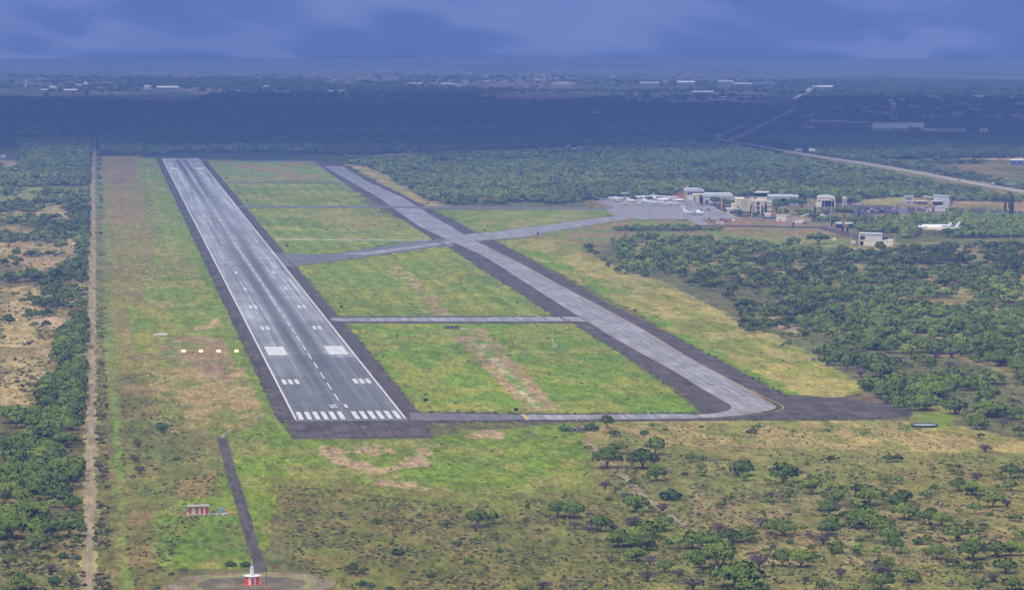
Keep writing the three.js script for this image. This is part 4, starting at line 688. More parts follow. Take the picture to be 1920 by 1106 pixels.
// the striped radio beacon in its ring
{
  const t = thing('radio_beacon', 'round orange and white striped radio beacon under a white disc roof', 'radio beacon', vor, facing(vor));
  const n = 12, r = 1.95, h = 2.35;
  for (let i = 0; i < n; i++) { const a = (i + 0.5) / n * 2 * Math.PI, g = box(2 * r * Math.tan(Math.PI / n) - 0.03, h, 0.12); g.translate(0, 0.15, r * 1.0).rotateY(a); part('wall_panel', g, [0, 3, 6, 8, 11].includes(i) ? WHITE : ORANGE, t); }
  part('base_slab', cyl(2.5, 2.45, 0.16, 0, 0, 0, 24), ORANGE, t);
  const roof = part('roof', cyl(2.45, 2.42, 0.16, 0, h + 0.17, 0, 40), WHITE, t);
  part('antenna_cylinder', [cyl(0.55, 0.55, 2.45, 0, h + 0.34, 0, 20), cyl(0.6, 0.6, 0.1, 0, h + 2.7, 0, 20)], WHITE, t);
  part('mast', cyl(0.12, 0.09, 2.3, 0, h + 2.8, 0, 8), WHITE, t);
  part('door', box(0.8, 1.9, 0.06, 0.15, 0.2, r + 0.1), mat(196, 66, 38, 0.6), t);
  part('cable_box', box(0.5, 0.7, 0.4, 2.25, 0.05, 0.8), WHITE, t);
  const m = at(499, 1102), p = thing('lamp_post', 'thin dark post on an orange foot right of the striped beacon', 'post', m);
  part('pole', cyl(0.09, 0.06, 5.7, 0, 0.12, 0, 8), DARKMETAL, p); part('base_plate', cyl(0.7, 0.65, 0.14, 0, 0, 0, 16), ORANGE, p); part('lamp', box(0.2, 0.25, 0.2, 0, 5.8, 0), GREYMETAL, p);
  const mk = [[440.8, 1078.1], [415.1, 1080.3], [392.4, 1083.3], [376.5, 1087.3], [365.9, 1091.8], [362.9, 1096.2], [366.8, 1100.6], [378.4, 1105], [496, 1078.8], [522.2, 1080.6], [545.3, 1083.3], [563.9, 1086.8], [575.6, 1091.3], [580.5, 1096.2], [578.4, 1101], [568.8, 1105]];
  let first;
  mk.forEach((q, i) => {
    const pos = at(...q), side = i < 8 ? 'left' : 'right', rank = ['innermost', 'second', 'third', 'fourth', 'fifth', 'outermost', 'second from the front', 'frontmost'][i % 8], label = `orange ring marker ${side} of the striped beacon, ${rank} of its eight`;
    if (!first) { first = thing('ring_marker', label, 'marker', pos, 0, 'orange markers round the beacon'); part('cone', [cyl(0.3, 0.12, 0.45, 0, 0.08, 0, 10)], ORANGE, first); part('foot', cyl(0.42, 0.42, 0.08, 0, 0, 0, 10), mat(190, 70, 44, 0.8), first); } else copyOf(first, label, pos, 0);
  });
  const sg = thing('warning_board', 'small square red board on a stake behind the ring road', 'sign', at(511.5, 1071), facing(at(511.5, 1071)));
  part('board', box(0.8, 0.7, 0.06, 0, 0.75, 0), REDPAINT, sg); part('stake', box(0.08, 0.8, 0.08, 0, 0, -0.08), TIMBER, sg);
}
// the striped hut with its yard
{
  const p = at(371.5, 965), s = metres(965), f = facing(p), t = thing('equipment_hut', 'small red and white striped hut with a grey overhanging roof', 'hut', p, f), w = 6.3;
  const cuts = [315, 340, 378, 402, 432, 452, 478, 503];
  for (let i = 0; i < 7; i++) { const a = (cuts[i] - 409) / 188 * w, b = (cuts[i + 1] - 409) / 188 * w; part('wall_panel', box(b - a - 0.02, 2.45, 0.14, (a + b) / 2, 0.1, i % 2 ? 0.0 : 0.03), i % 2 ? WHITE : ORANGE, t); }
  part('side_wall', [box(0.14, 2.45, 3.8, -w / 2, 0.1, -2), box(0.14, 2.45, 3.8, w / 2, 0.1, -2), box(w, 2.45, 0.14, 0, 0.1, -4)], WHITE, t);
  part('roof', [box(w + 0.9, 0.22, 5.2, 0, 2.58, -1.7), box(w * 0.52, 0.12, 5, w * 0.22, 2.8, -1.8)], mat(160, 148, 138, 0.9), t);
  part('door', box(0.95, 2.0, 0.05, -1.45, 0.12, 0.1), mat(222, 222, 218, 0.6), t);
  for (const x of [-2.4, 1.25, 3.1]) part('lamp', box(0.22, 0.26, 0.16, x, 2.1, 0.2), mat(250, 240, 214, 0.5), t);
  part('plinth', box(w + 1.6, 0.12, 5.4, 0, 0, -1.9), CONCRETE, t);
  const yard = structure('yard_slab', sheet([390, 963, 428, 962.4, 428, 964.4, 390, 965.4]), new THREE.MeshStandardMaterial({ roughness: 0.9, map: asphaltMap(150, 146, 138, 0.1, 0.4) }), 'pale concrete slab of the yard beside the striped hut');
  const fence = thing('wire_fence', 'low post and rail fence round the yard of the striped hut', 'fence', p, f);
  const rail = (x0, x1, z) => { for (let i = 0; i <= 4; i++) part('post', box(0.09, 1.5, 0.09, x0 + (x1 - x0) * i / 4, 0, z), CONCRETE, fence); for (const y of [0.5, 1.0, 1.42]) part('rail', box(Math.abs(x1 - x0), 0.035, 0.035, (x0 + x1) / 2, y, z + 0.06), GREYMETAL, fence); };
  rail(3.9, 9.8, -7.5); rail(-5.2, -3.5, -7.5); rail(3.9, 9.8, 0.9);
  const gp = thing('gate_post', 'pale leaning gate post left of the striped hut', 'post', at(328, 963.5)); part('post', rod([0, 0, 0], [-0.25, 2.6, 0], 0.1, 6), CREAM, gp); part('brace', rod([-0.18, 1.7, 0], [0.7, 0, -0.2], 0.05, 5), CREAM, gp);
  const heap = whole('brushwood_heap', [cyl(1.4, 0.7, 0.7, 0, 0, 0, 9), cyl(0.9, 0.4, 0.5, 1.0, 0, 0.3, 8), cyl(0.8, 0.3, 0.6, -0.9, 0, -0.2, 7)], mat(132, 108, 80, 1), 'low brown heap of brushwood left of the striped hut', 'heap', at(339, 964.5));
  const tank = thing('water_tank', 'pale blue barrel tank standing in the yard of the striped hut', 'tank', at(415, 959)); part('barrel', [cyl(0.5, 0.55, 0.55, 0, 0.1, 0, 14), cyl(0.55, 0.48, 0.5, 0, 0.65, 0, 14)], mat(120, 190, 205, 0.4), tank); part('lid', cyl(0.3, 0.25, 0.12, 0, 1.15, 0, 12), mat(100, 170, 190, 0.5), tank); part('stand', box(1, 0.1, 1), CONCRETE, tank);
  [[382, 966.6, 'white', 0.6], [396, 967, 'grey', 0.5], [407, 966.6, 'white', 0.6], [417, 967, 'white', 0.8], [425, 966.6, 'grey', 0.6], [401, 961, 'black', 0.7]].forEach(([x, y, c, k], i) => { const b = thing('cabinet', [`white cabinet at the right foot of the striped hut`, `first grey cabinet right of the striped hut, lying low`, `white cabinet in the middle of the hut yard edge`, `largest white cabinet below the blue tank`, `grey cabinet at the right corner of the hut yard`, `black cabinet inside the hut yard`][i], 'cabinet', at(x, y), f); part('body', box(k, k * 0.9, k, 0, 0.08, 0), c === 'white' ? WHITE : c === 'grey' ? GREYMETAL : BLACK, b); part('lid', box(k + 0.1, 0.08, k + 0.1, 0, k * 0.9 + 0.08, 0), CONCRETE, b); });
  for (const [x, y, l] of [[431, 957, 'upper orange drum marker right of the hut yard'], [434.5, 964.6, 'lower orange drum marker right of the hut yard']]) { const d = thing('drum_marker', l, 'marker', at(x, y), f, 'orange drums by the hut yard'); part('drum', cyl(0.3, 0.3, 1.0, 0, 0, 0, 12).rotateZ(Math.PI / 2).translate(0.5, 0.35, 0), ORANGE, d); part('cradle', box(0.8, 0.12, 0.5), CONCRETE, d); }
}
// wind sock, broken slab, precision approach lights
{
  const p = at(290.5, 616), t = thing('wind_sock', 'red wind sock on a red post in the grass left of the runway', 'wind sock', p, facing(p));
  part('pole', rod([0, 0, 0], [0.45, 3.0, 0], 0.11, 8), REDPAINT, t);
  part('sock', rod([0.5, 2.85, 0], [1.9, 2.6, 0], 0.42, 12, 0.26), REDPAINT, t); part('hoop', new THREE.TorusGeometry(0.42, 0.05, 6, 16).rotateY(Math.PI / 2).translate(0.5, 2.85, 0), WHITE, t);
  const q = at(300, 627.5), sl = thing('broken_slab', 'broken pale concrete slab lying in the grass below the wind sock', 'slab', q, facing(q));
  for (const [x, z, w, d, h] of [[-2.4, 1, 2.8, 5, 0.25], [0.3, 0, 2.2, 7, 0.35], [2.6, -2, 2.6, 5, 0.3], [1.6, 3, 1.6, 3, 0.2], [-0.8, -4, 2.2, 3, 0.3]]) part('slab_piece', box(w, h, d, x, 0, z).rotateY(x * 0.05), mat(196, 196, 196, 0.9), sl);
  const lens = new THREE.MeshStandardMaterial({ color: 0xfff3c0, emissive: new THREE.Color(1.0, 0.80, 0.26), emissiveIntensity: 5, roughness: 0.4 });
  const rim = new THREE.MeshStandardMaterial({ color: 0xffd060, emissive: new THREE.Color(1.0, 0.62, 0.08), emissiveIntensity: 1.2, roughness: 0.4 });  // glowing discs added round the lenses to imitate the halo of the lamps
  [343.5, 376, 409, 442.5].forEach((x, i) => {
    const a = at(x, 661.5), u = thing('approach_light', `lit approach light unit beside the runway, ${['leftmost', 'second from left', 'third from left', 'rightmost'][i]} of four in a row`, 'light', a, facing(a), 'four lit approach lights in a row');
    part('housing', [box(1.7, 1.2, 1.3, 0, 0.35, -0.7), box(1.9, 0.08, 1.5, 0, 1.56, -0.65)], mat(196, 150, 90, 0.7), u);
    for (const lx of [-0.7, 0.7]) part('leg', box(0.1, 0.4, 0.1, lx, 0, -0.6), DARKMETAL, u);
    for (const lx of [-0.42, 0.42]) { part('lamp_halo', new THREE.CylinderGeometry(0.6, 0.6, 0.06, 20).rotateX(Math.PI / 2).translate(lx * 1.1, 0.95, -0.02), rim, u); part('lamp', new THREE.CylinderGeometry(0.36, 0.36, 0.06, 20).rotateX(Math.PI / 2).translate(lx, 0.95, 0.02), lens, u); }
    const l = new THREE.SpotLight(0xffe08a, 60, 0, 0.14, 0.5); l.position.set(0, 0.95, 0.25); l.target.position.set(0, 9, 80); l.castShadow = true; l.shadow.radius = 12; u.add(l, l.target);
  });
}
// signs and boards along the pavements
{
  let proto;
  const boards = [[709.6, 393.6, 2, 'upper infield beside the straight taxiway'], [710, 459.6, 2, 'above the dark curved taxiway'], [739, 478, 3, 'right of the dark curved taxiway, far side'], [832, 470.6, 2, 'just below the taxiway crossing'], [682, 622.6, 1.8, 'near the second taxiway and the runway'], [1062, 617.6, 2.2, 'near the second taxiway and the parallel taxiway'], [1232, 601.6, 1.4, 'right of the parallel taxiway'], [619, 474, 3, 'above the mouth of the dark curved taxiway'], [583.8, 513, 1.6, 'below the mouth of the dark curved taxiway'], [435, 348, 2, 'beside the far thin strip'], [477, 394.6, 2, 'beside the runway end of the straight taxiway'], [395, 303.6, 1.4, 'at the far right corner of the runway']];
  for (const [x, y, w, l] of boards) { const a = at(x, y), label = `yellow guidance sign ${l}`; if (!proto) { proto = thing('guidance_sign', label, 'sign', a, facing(a), 'yellow guidance signs in the infield'); part('panel', box(2, 0.95, 0.2, 0, 0.3, 0), YELLOW_, proto); part('end_cap', box(0.14, 1.0, 0.26, 1.05, 0.28, 0), BLACK, proto); part('frame', [box(0.12, 0.3, 0.14, -0.7, 0, 0), box(0.12, 0.3, 0.14, 0.7, 0, 0)], DARKMETAL, proto); } else { const c = copyOf(proto, label, a, facing(a)); c.scale.set(w / 2, 1, 1); } }
  let black;
  for (const [x, y, l] of [[1009, 439.4, 'right of the taxiway leading to the apron'], [908.6, 432.8, 'above the crossing, near the apron taxiway'], [1191, 584, 'right of the parallel taxiway in the yellow grass'], [802, 382.6, 'beside the far taxiway, near the straight taxiway'], [640, 577, 'at the left edge of the infield by the runway'], [798, 753, 'in the grass right of the runway threshold'], [968, 771, 'by the near connecting taxiway'], [538, 462, 'in the infield above the dark curved taxiway'], [461.7, 377.6, 'above the straight taxiway by the runway'], [424, 335.6, 'by the far part of the runway'], [462, 378.2, 'left part of the far infield']].slice(0, 10)) { const a = at(x, y), label = `small black distance board ${l}`; if (!black) { black = thing('distance_board', label, 'sign', a, facing(a), 'black distance boards along the pavements'); part('panel', box(1.9, 1.15, 0.25, 0, 0.2, 0), BLACK, black); part('frame', [box(0.12, 0.2, 0.12, -0.6, 0, 0), box(0.12, 0.2, 0.12, 0.6, 0, 0)], DARKMETAL, black); } else copyOf(black, label, a, facing(a)); }
  let lamp;
  for (const [x, y, l] of [[894, 793, 'on the grass edge right of the blast pad'], [1267, 790.6, 'below the bend of the near taxiway'], [1081.5, 789.5, 'midway along the near taxiway'], [987.5, 790, 'by the yellow holding line'], [774, 607.6, 'below the second taxiway']]) { const a = at(x, y), label = `small amber edge light ${l}`; if (!lamp) { lamp = thing('edge_light', label, 'light', a, facing(a), 'amber edge lights'); part('stem', cyl(0.12, 0.08, 0.35), WHITE, lamp); part('cap', cyl(0.2, 0.14, 0.3, 0, 0.35, 0, 10), mat(230, 190, 130, 0.5), lamp); } else copyOf(lamp, label, a, facing(a)); }
  const bb = thing('marker_post', 'black and white marker post right of the holding line', 'marker', at(995, 798)); part('post', cyl(0.2, 0.2, 0.5, 0, 0, 0, 10), WHITE, bb); part('band', cyl(0.22, 0.22, 0.6, 0, 0.5, 0, 10), BLACK, bb); part('top', cyl(0.2, 0.1, 0.35, 0, 1.1, 0, 10), ORANGE, bb);
}
// weather instruments in the infield, culverts, the round pond
{
  const w = thing('weather_mast', 'slim white weather mast with instruments in the infield', 'mast', at(1036, 652.5)); part('pole', cyl(0.1, 0.06, 9.5, 0, 0, 0, 6), WHITE, w); part('crossarm', box(1.6, 0.1, 0.1, 0, 8.4, 0), GREYMETAL, w); part('instrument_box', box(0.9, 0.9, 0.7, 0, 3.4, 0.2), WHITE, w); part('red_band', cyl(0.12, 0.12, 0.8, 0, 5.4, 0, 6), REDPAINT, w);
  const sc = thing('instrument_screen', 'white louvred instrument box on legs beside the weather mast', 'instrument box', at(1041, 653.6)); for (let k = 0; k < 5; k++) part('louvre', box(1.0, 0.2, 0.9, 0, 0.9 + k * 0.22, 0), WHITE, sc); part('roof', box(1.3, 0.1, 1.2, 0, 2.02, 0), WHITE, sc); for (const [x, z] of [[-0.4, -0.3], [0.4, -0.3], [-0.4, 0.3], [0.4, 0.3]]) part('leg', box(0.08, 0.95, 0.08, x, 0, z), WHITE, sc);
  const rg = thing('rain_gauge', 'thin white instrument post right of the weather mast', 'post', at(1051.5, 653.6)); part('pole', cyl(0.07, 0.07, 1.5, 0, 0, 0, 6), WHITE, rg); part('funnel', cyl(0.1, 0.22, 0.5, 0, 1.5, 0, 10), WHITE, rg);
  const am = thing('antenna_mast', 'thin pale antenna mast near the second taxiway', 'mast', at(1008.5, 612.5)); part('pole', cyl(0.08, 0.05, 6, 0, 0, 0, 6), WHITE, am); part('cabinet', box(0.8, 0.7, 0.6, -0.3, 0.1, 0.2), mat(70, 80, 120, 0.6), am);
  const culvert = (px, py, n, r, label) => { const a = at(px, py), t = thing('culvert', label, 'culvert', a, facing(a)); const wall = part('head_wall', box(n * 2.6 * r + 2.4, 2.2 * r + 0.3, 0.5, 0, 0, -0.6), mat(112, 104, 92, 1), t); for (let i = 0; i < n; i++) { const x = (i - (n - 1) / 2) * 2.7 * r; part('pipe', new THREE.TorusGeometry(r, 0.12, 8, 20).translate(x, r + 0.1, -0.3), CONCRETE, t); part('opening', new THREE.CircleGeometry(r - 0.08, 20).translate(x, r + 0.1, -0.33), mat(14, 14, 16, 1), t); } return t; };
  culvert(847.5, 617, 3, 0.72, 'three dark culvert pipes under the second taxiway');
  culvert(1082, 810, 2, 0.66, 'two dark culvert pipes below the near taxiway');
  const c = at(1734.5, 799), pond = thing('round_pond', 'round walled pond of grey water on the dry grass at right', 'pond', c);
  part('wall', new THREE.LatheGeometry([[5.1, 0], [5.5, 0], [5.4, 0.75], [5.15, 0.75], [5.1, 0]].map((q) => new THREE.Vector2(...q)), 64), mat(44, 50, 46, 0.9), pond);
  part('water', new THREE.CircleGeometry(5.12, 64).rotateX(-Math.PI / 2).translate(0, 0.5, 0), new THREE.MeshStandardMaterial({ color: 0x9aa0a8, roughness: 0.25 }), pond);
}
// ---------------------------------------------------------------- the terminal area
function site(name, label, category, px0, px1, py, group) {           // a thing seen square on, between two columns of the photograph; x() turns a column into metres from its middle
  const c = at((px0 + px1) / 2, py), s = metres(py), t = thing(name, label, category, c, facing(c), group);
  t.userData.px = undefined; delete t.userData.px;
  return { t, s, w: (px1 - px0) * s, x: (p) => (p - (px0 + px1) / 2) * s };
}
function win(parent, x, y, w, h, z = 0, m = GLASS) { const g = part('window', box(w, h, 0.08, x, y, z), m, parent); part('frame', [box(w + 0.3, 0.15, 0.12, x, y - 0.15, z), box(w + 0.3, 0.15, 0.12, x, y + h, z), box(0.15, h, 0.12, x - w / 2 - 0.075, y, z), box(0.15, h, 0.12, x + w / 2 + 0.075, y, z)], CREAM, g); return g; }
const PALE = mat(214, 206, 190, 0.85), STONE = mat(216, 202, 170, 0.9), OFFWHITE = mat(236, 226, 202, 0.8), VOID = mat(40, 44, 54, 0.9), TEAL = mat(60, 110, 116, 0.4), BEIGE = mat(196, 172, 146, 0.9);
{
  let b = site('hangar', 'tall hangar with beige gable and dark upper band, leftmost beside the apron', 'hangar', 1283, 1320, 374.5);
  part('wall', [box(b.x(1320) - b.x(1290), 4.6, 26, b.x(1305), 0, -13)], OFFWHITE, b.t); part('upper_band', box(b.x(1320) - b.x(1290), 3.0, 26.1, b.x(1305), 4.6, -13), mat(96, 104, 124, 0.7), b.t); part('gable_wall', box(b.x(1290) - b.x(1284), 7.5, 25.8, b.x(1287), 0, -13), BEIGE, b.t);
  part('roof', prism([[b.x(1283) - 0.3, 7.6], [b.x(1321), 7.6], [b.x(1321), 8.0], [b.x(1312), 10.2], [b.x(1285), 10.2], [b.x(1283) - 0.3, 9.2]], 27, 0, 0, -13), STEELROOF, b.t);
  b = site('hangar', 'white hangar front with a dark arched doorway beside the apron', 'hangar', 1299, 1320, 381);
  part('wall', [box(b.x(1310.6) - b.x(1299), 7.8, 16, b.x(1304.8), 0, -8), box(b.x(1320) - b.x(1310.4), 7.4, 15.6, b.x(1315.2), 0, -8.3)], PALE, b.t); part('parapet', box(b.w + 0.4, 0.4, 16.4, 0, 7.8, -8), OFFWHITE, b.t);
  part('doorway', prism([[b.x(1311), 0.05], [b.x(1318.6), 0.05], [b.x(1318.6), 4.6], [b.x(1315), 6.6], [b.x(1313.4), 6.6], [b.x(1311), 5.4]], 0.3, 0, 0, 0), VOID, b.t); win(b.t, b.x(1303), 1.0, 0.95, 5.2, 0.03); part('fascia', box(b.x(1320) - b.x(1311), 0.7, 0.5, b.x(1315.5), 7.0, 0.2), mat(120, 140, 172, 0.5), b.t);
  b = site('hangar', 'long grey hangar with a bright white pitched roof', 'hangar', 1319, 1375, 382);
  part('wall', box(b.w, 6.4, 22, 0, 0, -13), mat(186, 186, 188, 0.85), b.t); part('roof', prism([[-b.w / 2 - 0.4, 6.3], [b.w / 2 + 0.4, 6.3], [b.w / 2 - 2, 9.2], [-b.w / 2 + 1, 9.2]], 23, 0, 0, -13), mat(216, 218, 224, 0.5), b.t); for (let i = 0; i < 5; i++) win(b.t, -b.w / 2 + 4 + i * 4.6, 2.2, 2, 1.6, -1.97); part('roof_rib', Array.from({ length: 9 }, (_, i) => rod([-b.w / 2 + 2 + i * 3, 6.5, -1.4], [-b.w / 2 + 2.4 + i * 2.9, 9.3, -1.5], 0.07, 4)), STEELROOF, b.t);
  b = site('gatehouse', 'small pale building with teal glazing right of the arched hangar', 'building', 1320, 1331, 384);
  part('wall', [box(1.4, 5.2, 8, b.x(1320.8), 0, -4), box(0.9, 4.4, 8, b.x(1330.3), 0, -4), box(b.w, 0.9, 8, 0, 4.4, -4)], PALE, b.t); win(b.t, 0.1, 0.4, 3.4, 3.4, -0.3, TEAL); part('lean_roof', prism([[-b.w / 2, 5.3], [b.w / 2 + 0.4, 4.3], [b.w / 2 + 0.4, 4.5], [-b.w / 2, 5.8]], 8.4, 0, 0, -4), STEELROOF, b.t);
  // passenger terminal and control tower
  b = site('terminal_building', 'cream airport terminal with slanting buttresses and a glazed control cab', 'terminal', 1363, 1447, 403);
  const X = b.x, st = (a, c, y0, y1, d, z = 0, m = STONE) => box(X(c) - X(a), y1 - y0, d, (X(a) + X(c)) / 2, y0, z - d / 2);
  part('wall', [st(1378, 1412, 0, 13.2, 22, -9), st(1371, 1380, 0, 9.2, 16, -7), st(1410, 1434, 0, 11.8, 18, -3), st(1427, 1447.5, 0, 10.8, 15, -4)], STONE, b.t);
  part('low_wing', [st(1363, 1386, 0, 5.0, 12, -1)], mat(210, 202, 188, 0.9), b.t); part('low_wing_roof', st(1362, 1387, 5.0, 5.6, 13.4, -0.4), OFFWHITE, b.t);
  part('parapet', [st(1377.6, 1412.4, 13.2, 13.7, 22.6, -8.7), st(1426.6, 1448, 10.8, 11.4, 15.6, -3.7), st(1409.6, 1434.4, 11.8, 12.3, 18.4, -2.8)], OFFWHITE, b.t);
  for (let i = 0; i < 6; i++) { const x = X(1389 + i * 2.9 + 3); part('buttress', prism([[0, 0], [1.0, 0], [-1.2 - i * 0.04, 11.4], [-2.0, 11.4]], 1.4, x, 0, -1.2 + i * 0.02), OFFWHITE, b.t); }
  part('buttress', prism([[0, 0], [6.0, 0], [4.4, 12.6], [1.2, 12.6]], 2.2, X(1400), 0, -1.4), STONE, b.t); part('dark_glazing', st(1389, 1402, 8.2, 11.6, 0.4, -0.9), mat(96, 100, 108, 0.4), b.t); part('recess', st(1389.4, 1401, 0.2, 8, 0.3, -2.0), mat(150, 140, 126, 0.9), b.t);
  for (let k = 0; k < 3; k++) win(b.t, X(1422.3), 0.9 + k * 3.7, 2.4, 2.7, -2.96);
  win(b.t, X(1441), 6.6, 7, 0.9, -3.96); win(b.t, X(1441), 2.4, 7, 0.9, -3.96); win(b.t, X(1374), 1.2, 5, 2, -0.96);
  part('bay_edge', [st(1425, 1426.8, 0, 12, 0.7, -2.6)], OFFWHITE, b.t); part('roof_plant', [box(3, 1.4, 3, X(1399), 13.7, -14), box(4, 0.9, 3, X(1405), 13.7, -14)], mat(86, 92, 112, 0.7), b.t);
  const tw = [X(1418), X(1440)];
  part('tower_shaft', st(1419.5, 1438, 11.8, 15.4, 8, -6), OFFWHITE, b.t);
  part('control_cab', prism([[tw[0] + 0.5, 15.4], [tw[1] - 0.5, 15.4], [tw[1] + 0.2, 18.8], [tw[0] - 0.2, 18.8]], 8.4, 0, 0, -10), GLASS, b.t); for (let k = 0; k < 6; k++) part('mullion', box(0.2, 3.4, 0.1, tw[0] + 0.8 + k * 1.75, 15.4, -5.74), BLACK, b.t);
  part('cab_roof', [box(tw[1] - tw[0] + 1.6, 0.9, 9.6, (tw[0] + tw[1]) / 2, 18.8, -10)], mat(236, 236, 232, 0.7), b.t); part('beacon_lamp', [cyl(0.6, 0.5, 1.6, (tw[0] + tw[1]) / 2 + 0.4, 19.7, -10, 10)], mat(214, 120, 90, 0.6), b.t); part('aerial', cyl(0.06, 0.04, 4, tw[0] - 3, 13.6, -12, 5), GREYMETAL, b.t);
  // hangars behind
  b = site('hangar', 'wide grey-white hangar with a dark arched door behind the control cab', 'hangar', 1433, 1497, 385.5);
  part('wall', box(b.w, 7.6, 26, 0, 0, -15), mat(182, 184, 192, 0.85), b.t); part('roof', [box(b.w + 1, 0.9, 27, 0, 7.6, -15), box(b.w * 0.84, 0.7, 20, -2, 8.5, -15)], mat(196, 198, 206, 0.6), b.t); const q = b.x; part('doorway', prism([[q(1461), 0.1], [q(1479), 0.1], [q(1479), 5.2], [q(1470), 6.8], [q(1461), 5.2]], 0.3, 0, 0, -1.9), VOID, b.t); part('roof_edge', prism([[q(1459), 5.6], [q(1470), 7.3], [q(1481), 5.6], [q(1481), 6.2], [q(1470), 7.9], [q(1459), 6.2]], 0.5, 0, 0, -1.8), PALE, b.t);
  b = site('hangar', 'white hangar with lettered fascia, green round emblem and dark open door', 'hangar', 1530, 1566.5, 388.5);
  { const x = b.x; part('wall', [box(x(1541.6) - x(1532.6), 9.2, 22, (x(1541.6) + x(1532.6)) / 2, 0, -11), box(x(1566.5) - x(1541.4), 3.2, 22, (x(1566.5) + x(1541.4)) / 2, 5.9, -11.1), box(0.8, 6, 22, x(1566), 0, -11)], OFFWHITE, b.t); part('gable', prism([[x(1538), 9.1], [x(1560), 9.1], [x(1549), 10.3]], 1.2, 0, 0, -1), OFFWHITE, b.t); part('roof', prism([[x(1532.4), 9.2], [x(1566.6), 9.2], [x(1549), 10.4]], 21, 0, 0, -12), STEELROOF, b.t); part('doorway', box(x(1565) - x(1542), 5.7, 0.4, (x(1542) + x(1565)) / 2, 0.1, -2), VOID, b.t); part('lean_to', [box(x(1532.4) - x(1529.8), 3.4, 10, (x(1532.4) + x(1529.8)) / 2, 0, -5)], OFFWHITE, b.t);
    [1534.6, 1536.6, 1538.6, 1540.6, 1542.6, 1544.6, 1546.6, 1550.8, 1553, 1555].forEach((p) => part('letter', box(0.5, 0.9, 0.06, x(p), 8.0, 0.03), mat(84, 92, 110, 0.7), b.t)); part('emblem', [new THREE.TorusGeometry(0.8, 0.14, 6, 20).translate(x(1561), 7.5, 0.08), new THREE.CylinderGeometry(0.66, 0.66, 0.08, 18).rotateX(Math.PI / 2).translate(x(1561), 7.5, 0.05)], mat(92, 142, 140, 0.6), b.t); win(b.t, x(1537), 5.4, 1.8, 1.2, 0.03); }
  b = site('water_tower', 'narrow pale stone tower with a small pitched cap right of the lettered hangar', 'tower', 1580, 1588.6, 389);
  part('shaft', box(b.w, 7.6, 4, 0, 0, -2), mat(188, 182, 176, 0.95), b.t); part('cap', prism([[-b.w / 2 - 0.5, 7.5], [b.w / 2 + 0.5, 7.5], [b.w / 2 - 0.4, 9.6], [-b.w / 2 + 0.9, 9.6]], 4.8, 0, 0, -2), OFFWHITE, b.t); part('recess', box(1.1, 6.6, 0.1, 0.2, 0.3, 0.03), mat(150, 140, 146, 0.9), b.t);
  // sheds in front
  b = site('blue_footed_shed', 'low white shed with a bright blue base band and red awning', 'shed', 1431, 1457, 409.6);
  part('wall', box(b.x(1445) - b.x(1433), 3.2, 6, b.x(1439), 1.3, -3), OFFWHITE, b.t); part('base_band', box(b.x(1456.5) - b.x(1431), 1.3, 6.2, b.x(1443.8), 0, -3), BLUE, b.t); part('rear_wall', box(b.x(1456) - b.x(1445), 2.6, 5, b.x(1450.5), 1.3, -3.4), PALE, b.t); part('awning', prism([[b.x(1446), 3.2], [b.x(1460), 3.0], [b.x(1458), 4.4], [b.x(1448), 4.4]], 6.5, 0, 0, -3), mat(206, 112, 92, 0.8), b.t); part('doorway', box(0.9, 2.2, 0.1, b.x(1433.8), 1.35, 0.02), VOID, b.t); win(b.t, b.x(1440.6), 2.0, 1.0, 0.9, 0.02);
  b = site('shed', 'plain white flat-roofed shed right of the blue-footed shed', 'shed', 1456, 1482, 414.6);
  part('wall', box(b.x(1475) - b.x(1456), 4.4, 7, b.x(1465.5), 0, -3.5), OFFWHITE, b.t); part('side_wall', box(b.x(1482) - b.x(1475), 4.6, 7, b.x(1478.5), 0.1, -4.4), mat(196, 192, 186, 0.9), b.t); part('roof', box(b.w + 0.5, 0.25, 8, 0, 4.72, -4), PALE, b.t); part('wheel_recess', box(1.6, 1.0, 0.1, b.x(1463.6), 0.4, 0.02), mat(110, 110, 116, 0.8), b.t);
  b = site('shed', 'white shed with a grey sloping roof left of the yellow canopy', 'shed', 1484.6, 1508.4, 418.4);
  part('wall', [box(b.x(1508.4) - b.x(1496), 3.6, 7, b.x(1502.2), 0, -3.5), box(b.x(1496) - b.x(1485.6), 3.0, 6.6, b.x(1490.8), 0, -3.8)], OFFWHITE, b.t); part('roof', [prism([[b.x(1484.6), 3.0], [b.x(1496), 3.0], [b.x(1496), 4.4], [b.x(1485), 3.9]], 7, 0, 0, -3.7), box(b.x(1509) - b.x(1495.8), 0.3, 7.4, b.x(1502.3), 3.6, -3.5)], mat(166, 168, 178, 0.6), b.t);
  b = site('canopy', 'pale canopy with yellow side wall right of the white sheds', 'canopy', 1502, 1518, 415.4);
  part('roof', prism([[b.x(1502), 3.9], [b.x(1517), 5.9], [b.x(1517), 6.3], [b.x(1502), 4.2]], 8, 0, 0, -4), mat(226, 218, 200, 0.7), b.t); part('wall', box(b.x(1516) - b.x(1509), 3.8, 6, b.x(1512.5), 0.1, -4), mat(222, 186, 110, 0.8), b.t); for (const p of [1504, 1516.6]) part('post', cyl(0.12, 0.12, p < 1510 ? 4.1 : 5.9, b.x(p), 0, -0.6, 6), GREYMETAL, b.t); part('pale_panel', prism([[0, 0], [1.9, 0], [0.3, 3.4]], 0.2, b.x(1517), 0, -0.2), mat(200, 206, 216, 0.6), b.t);
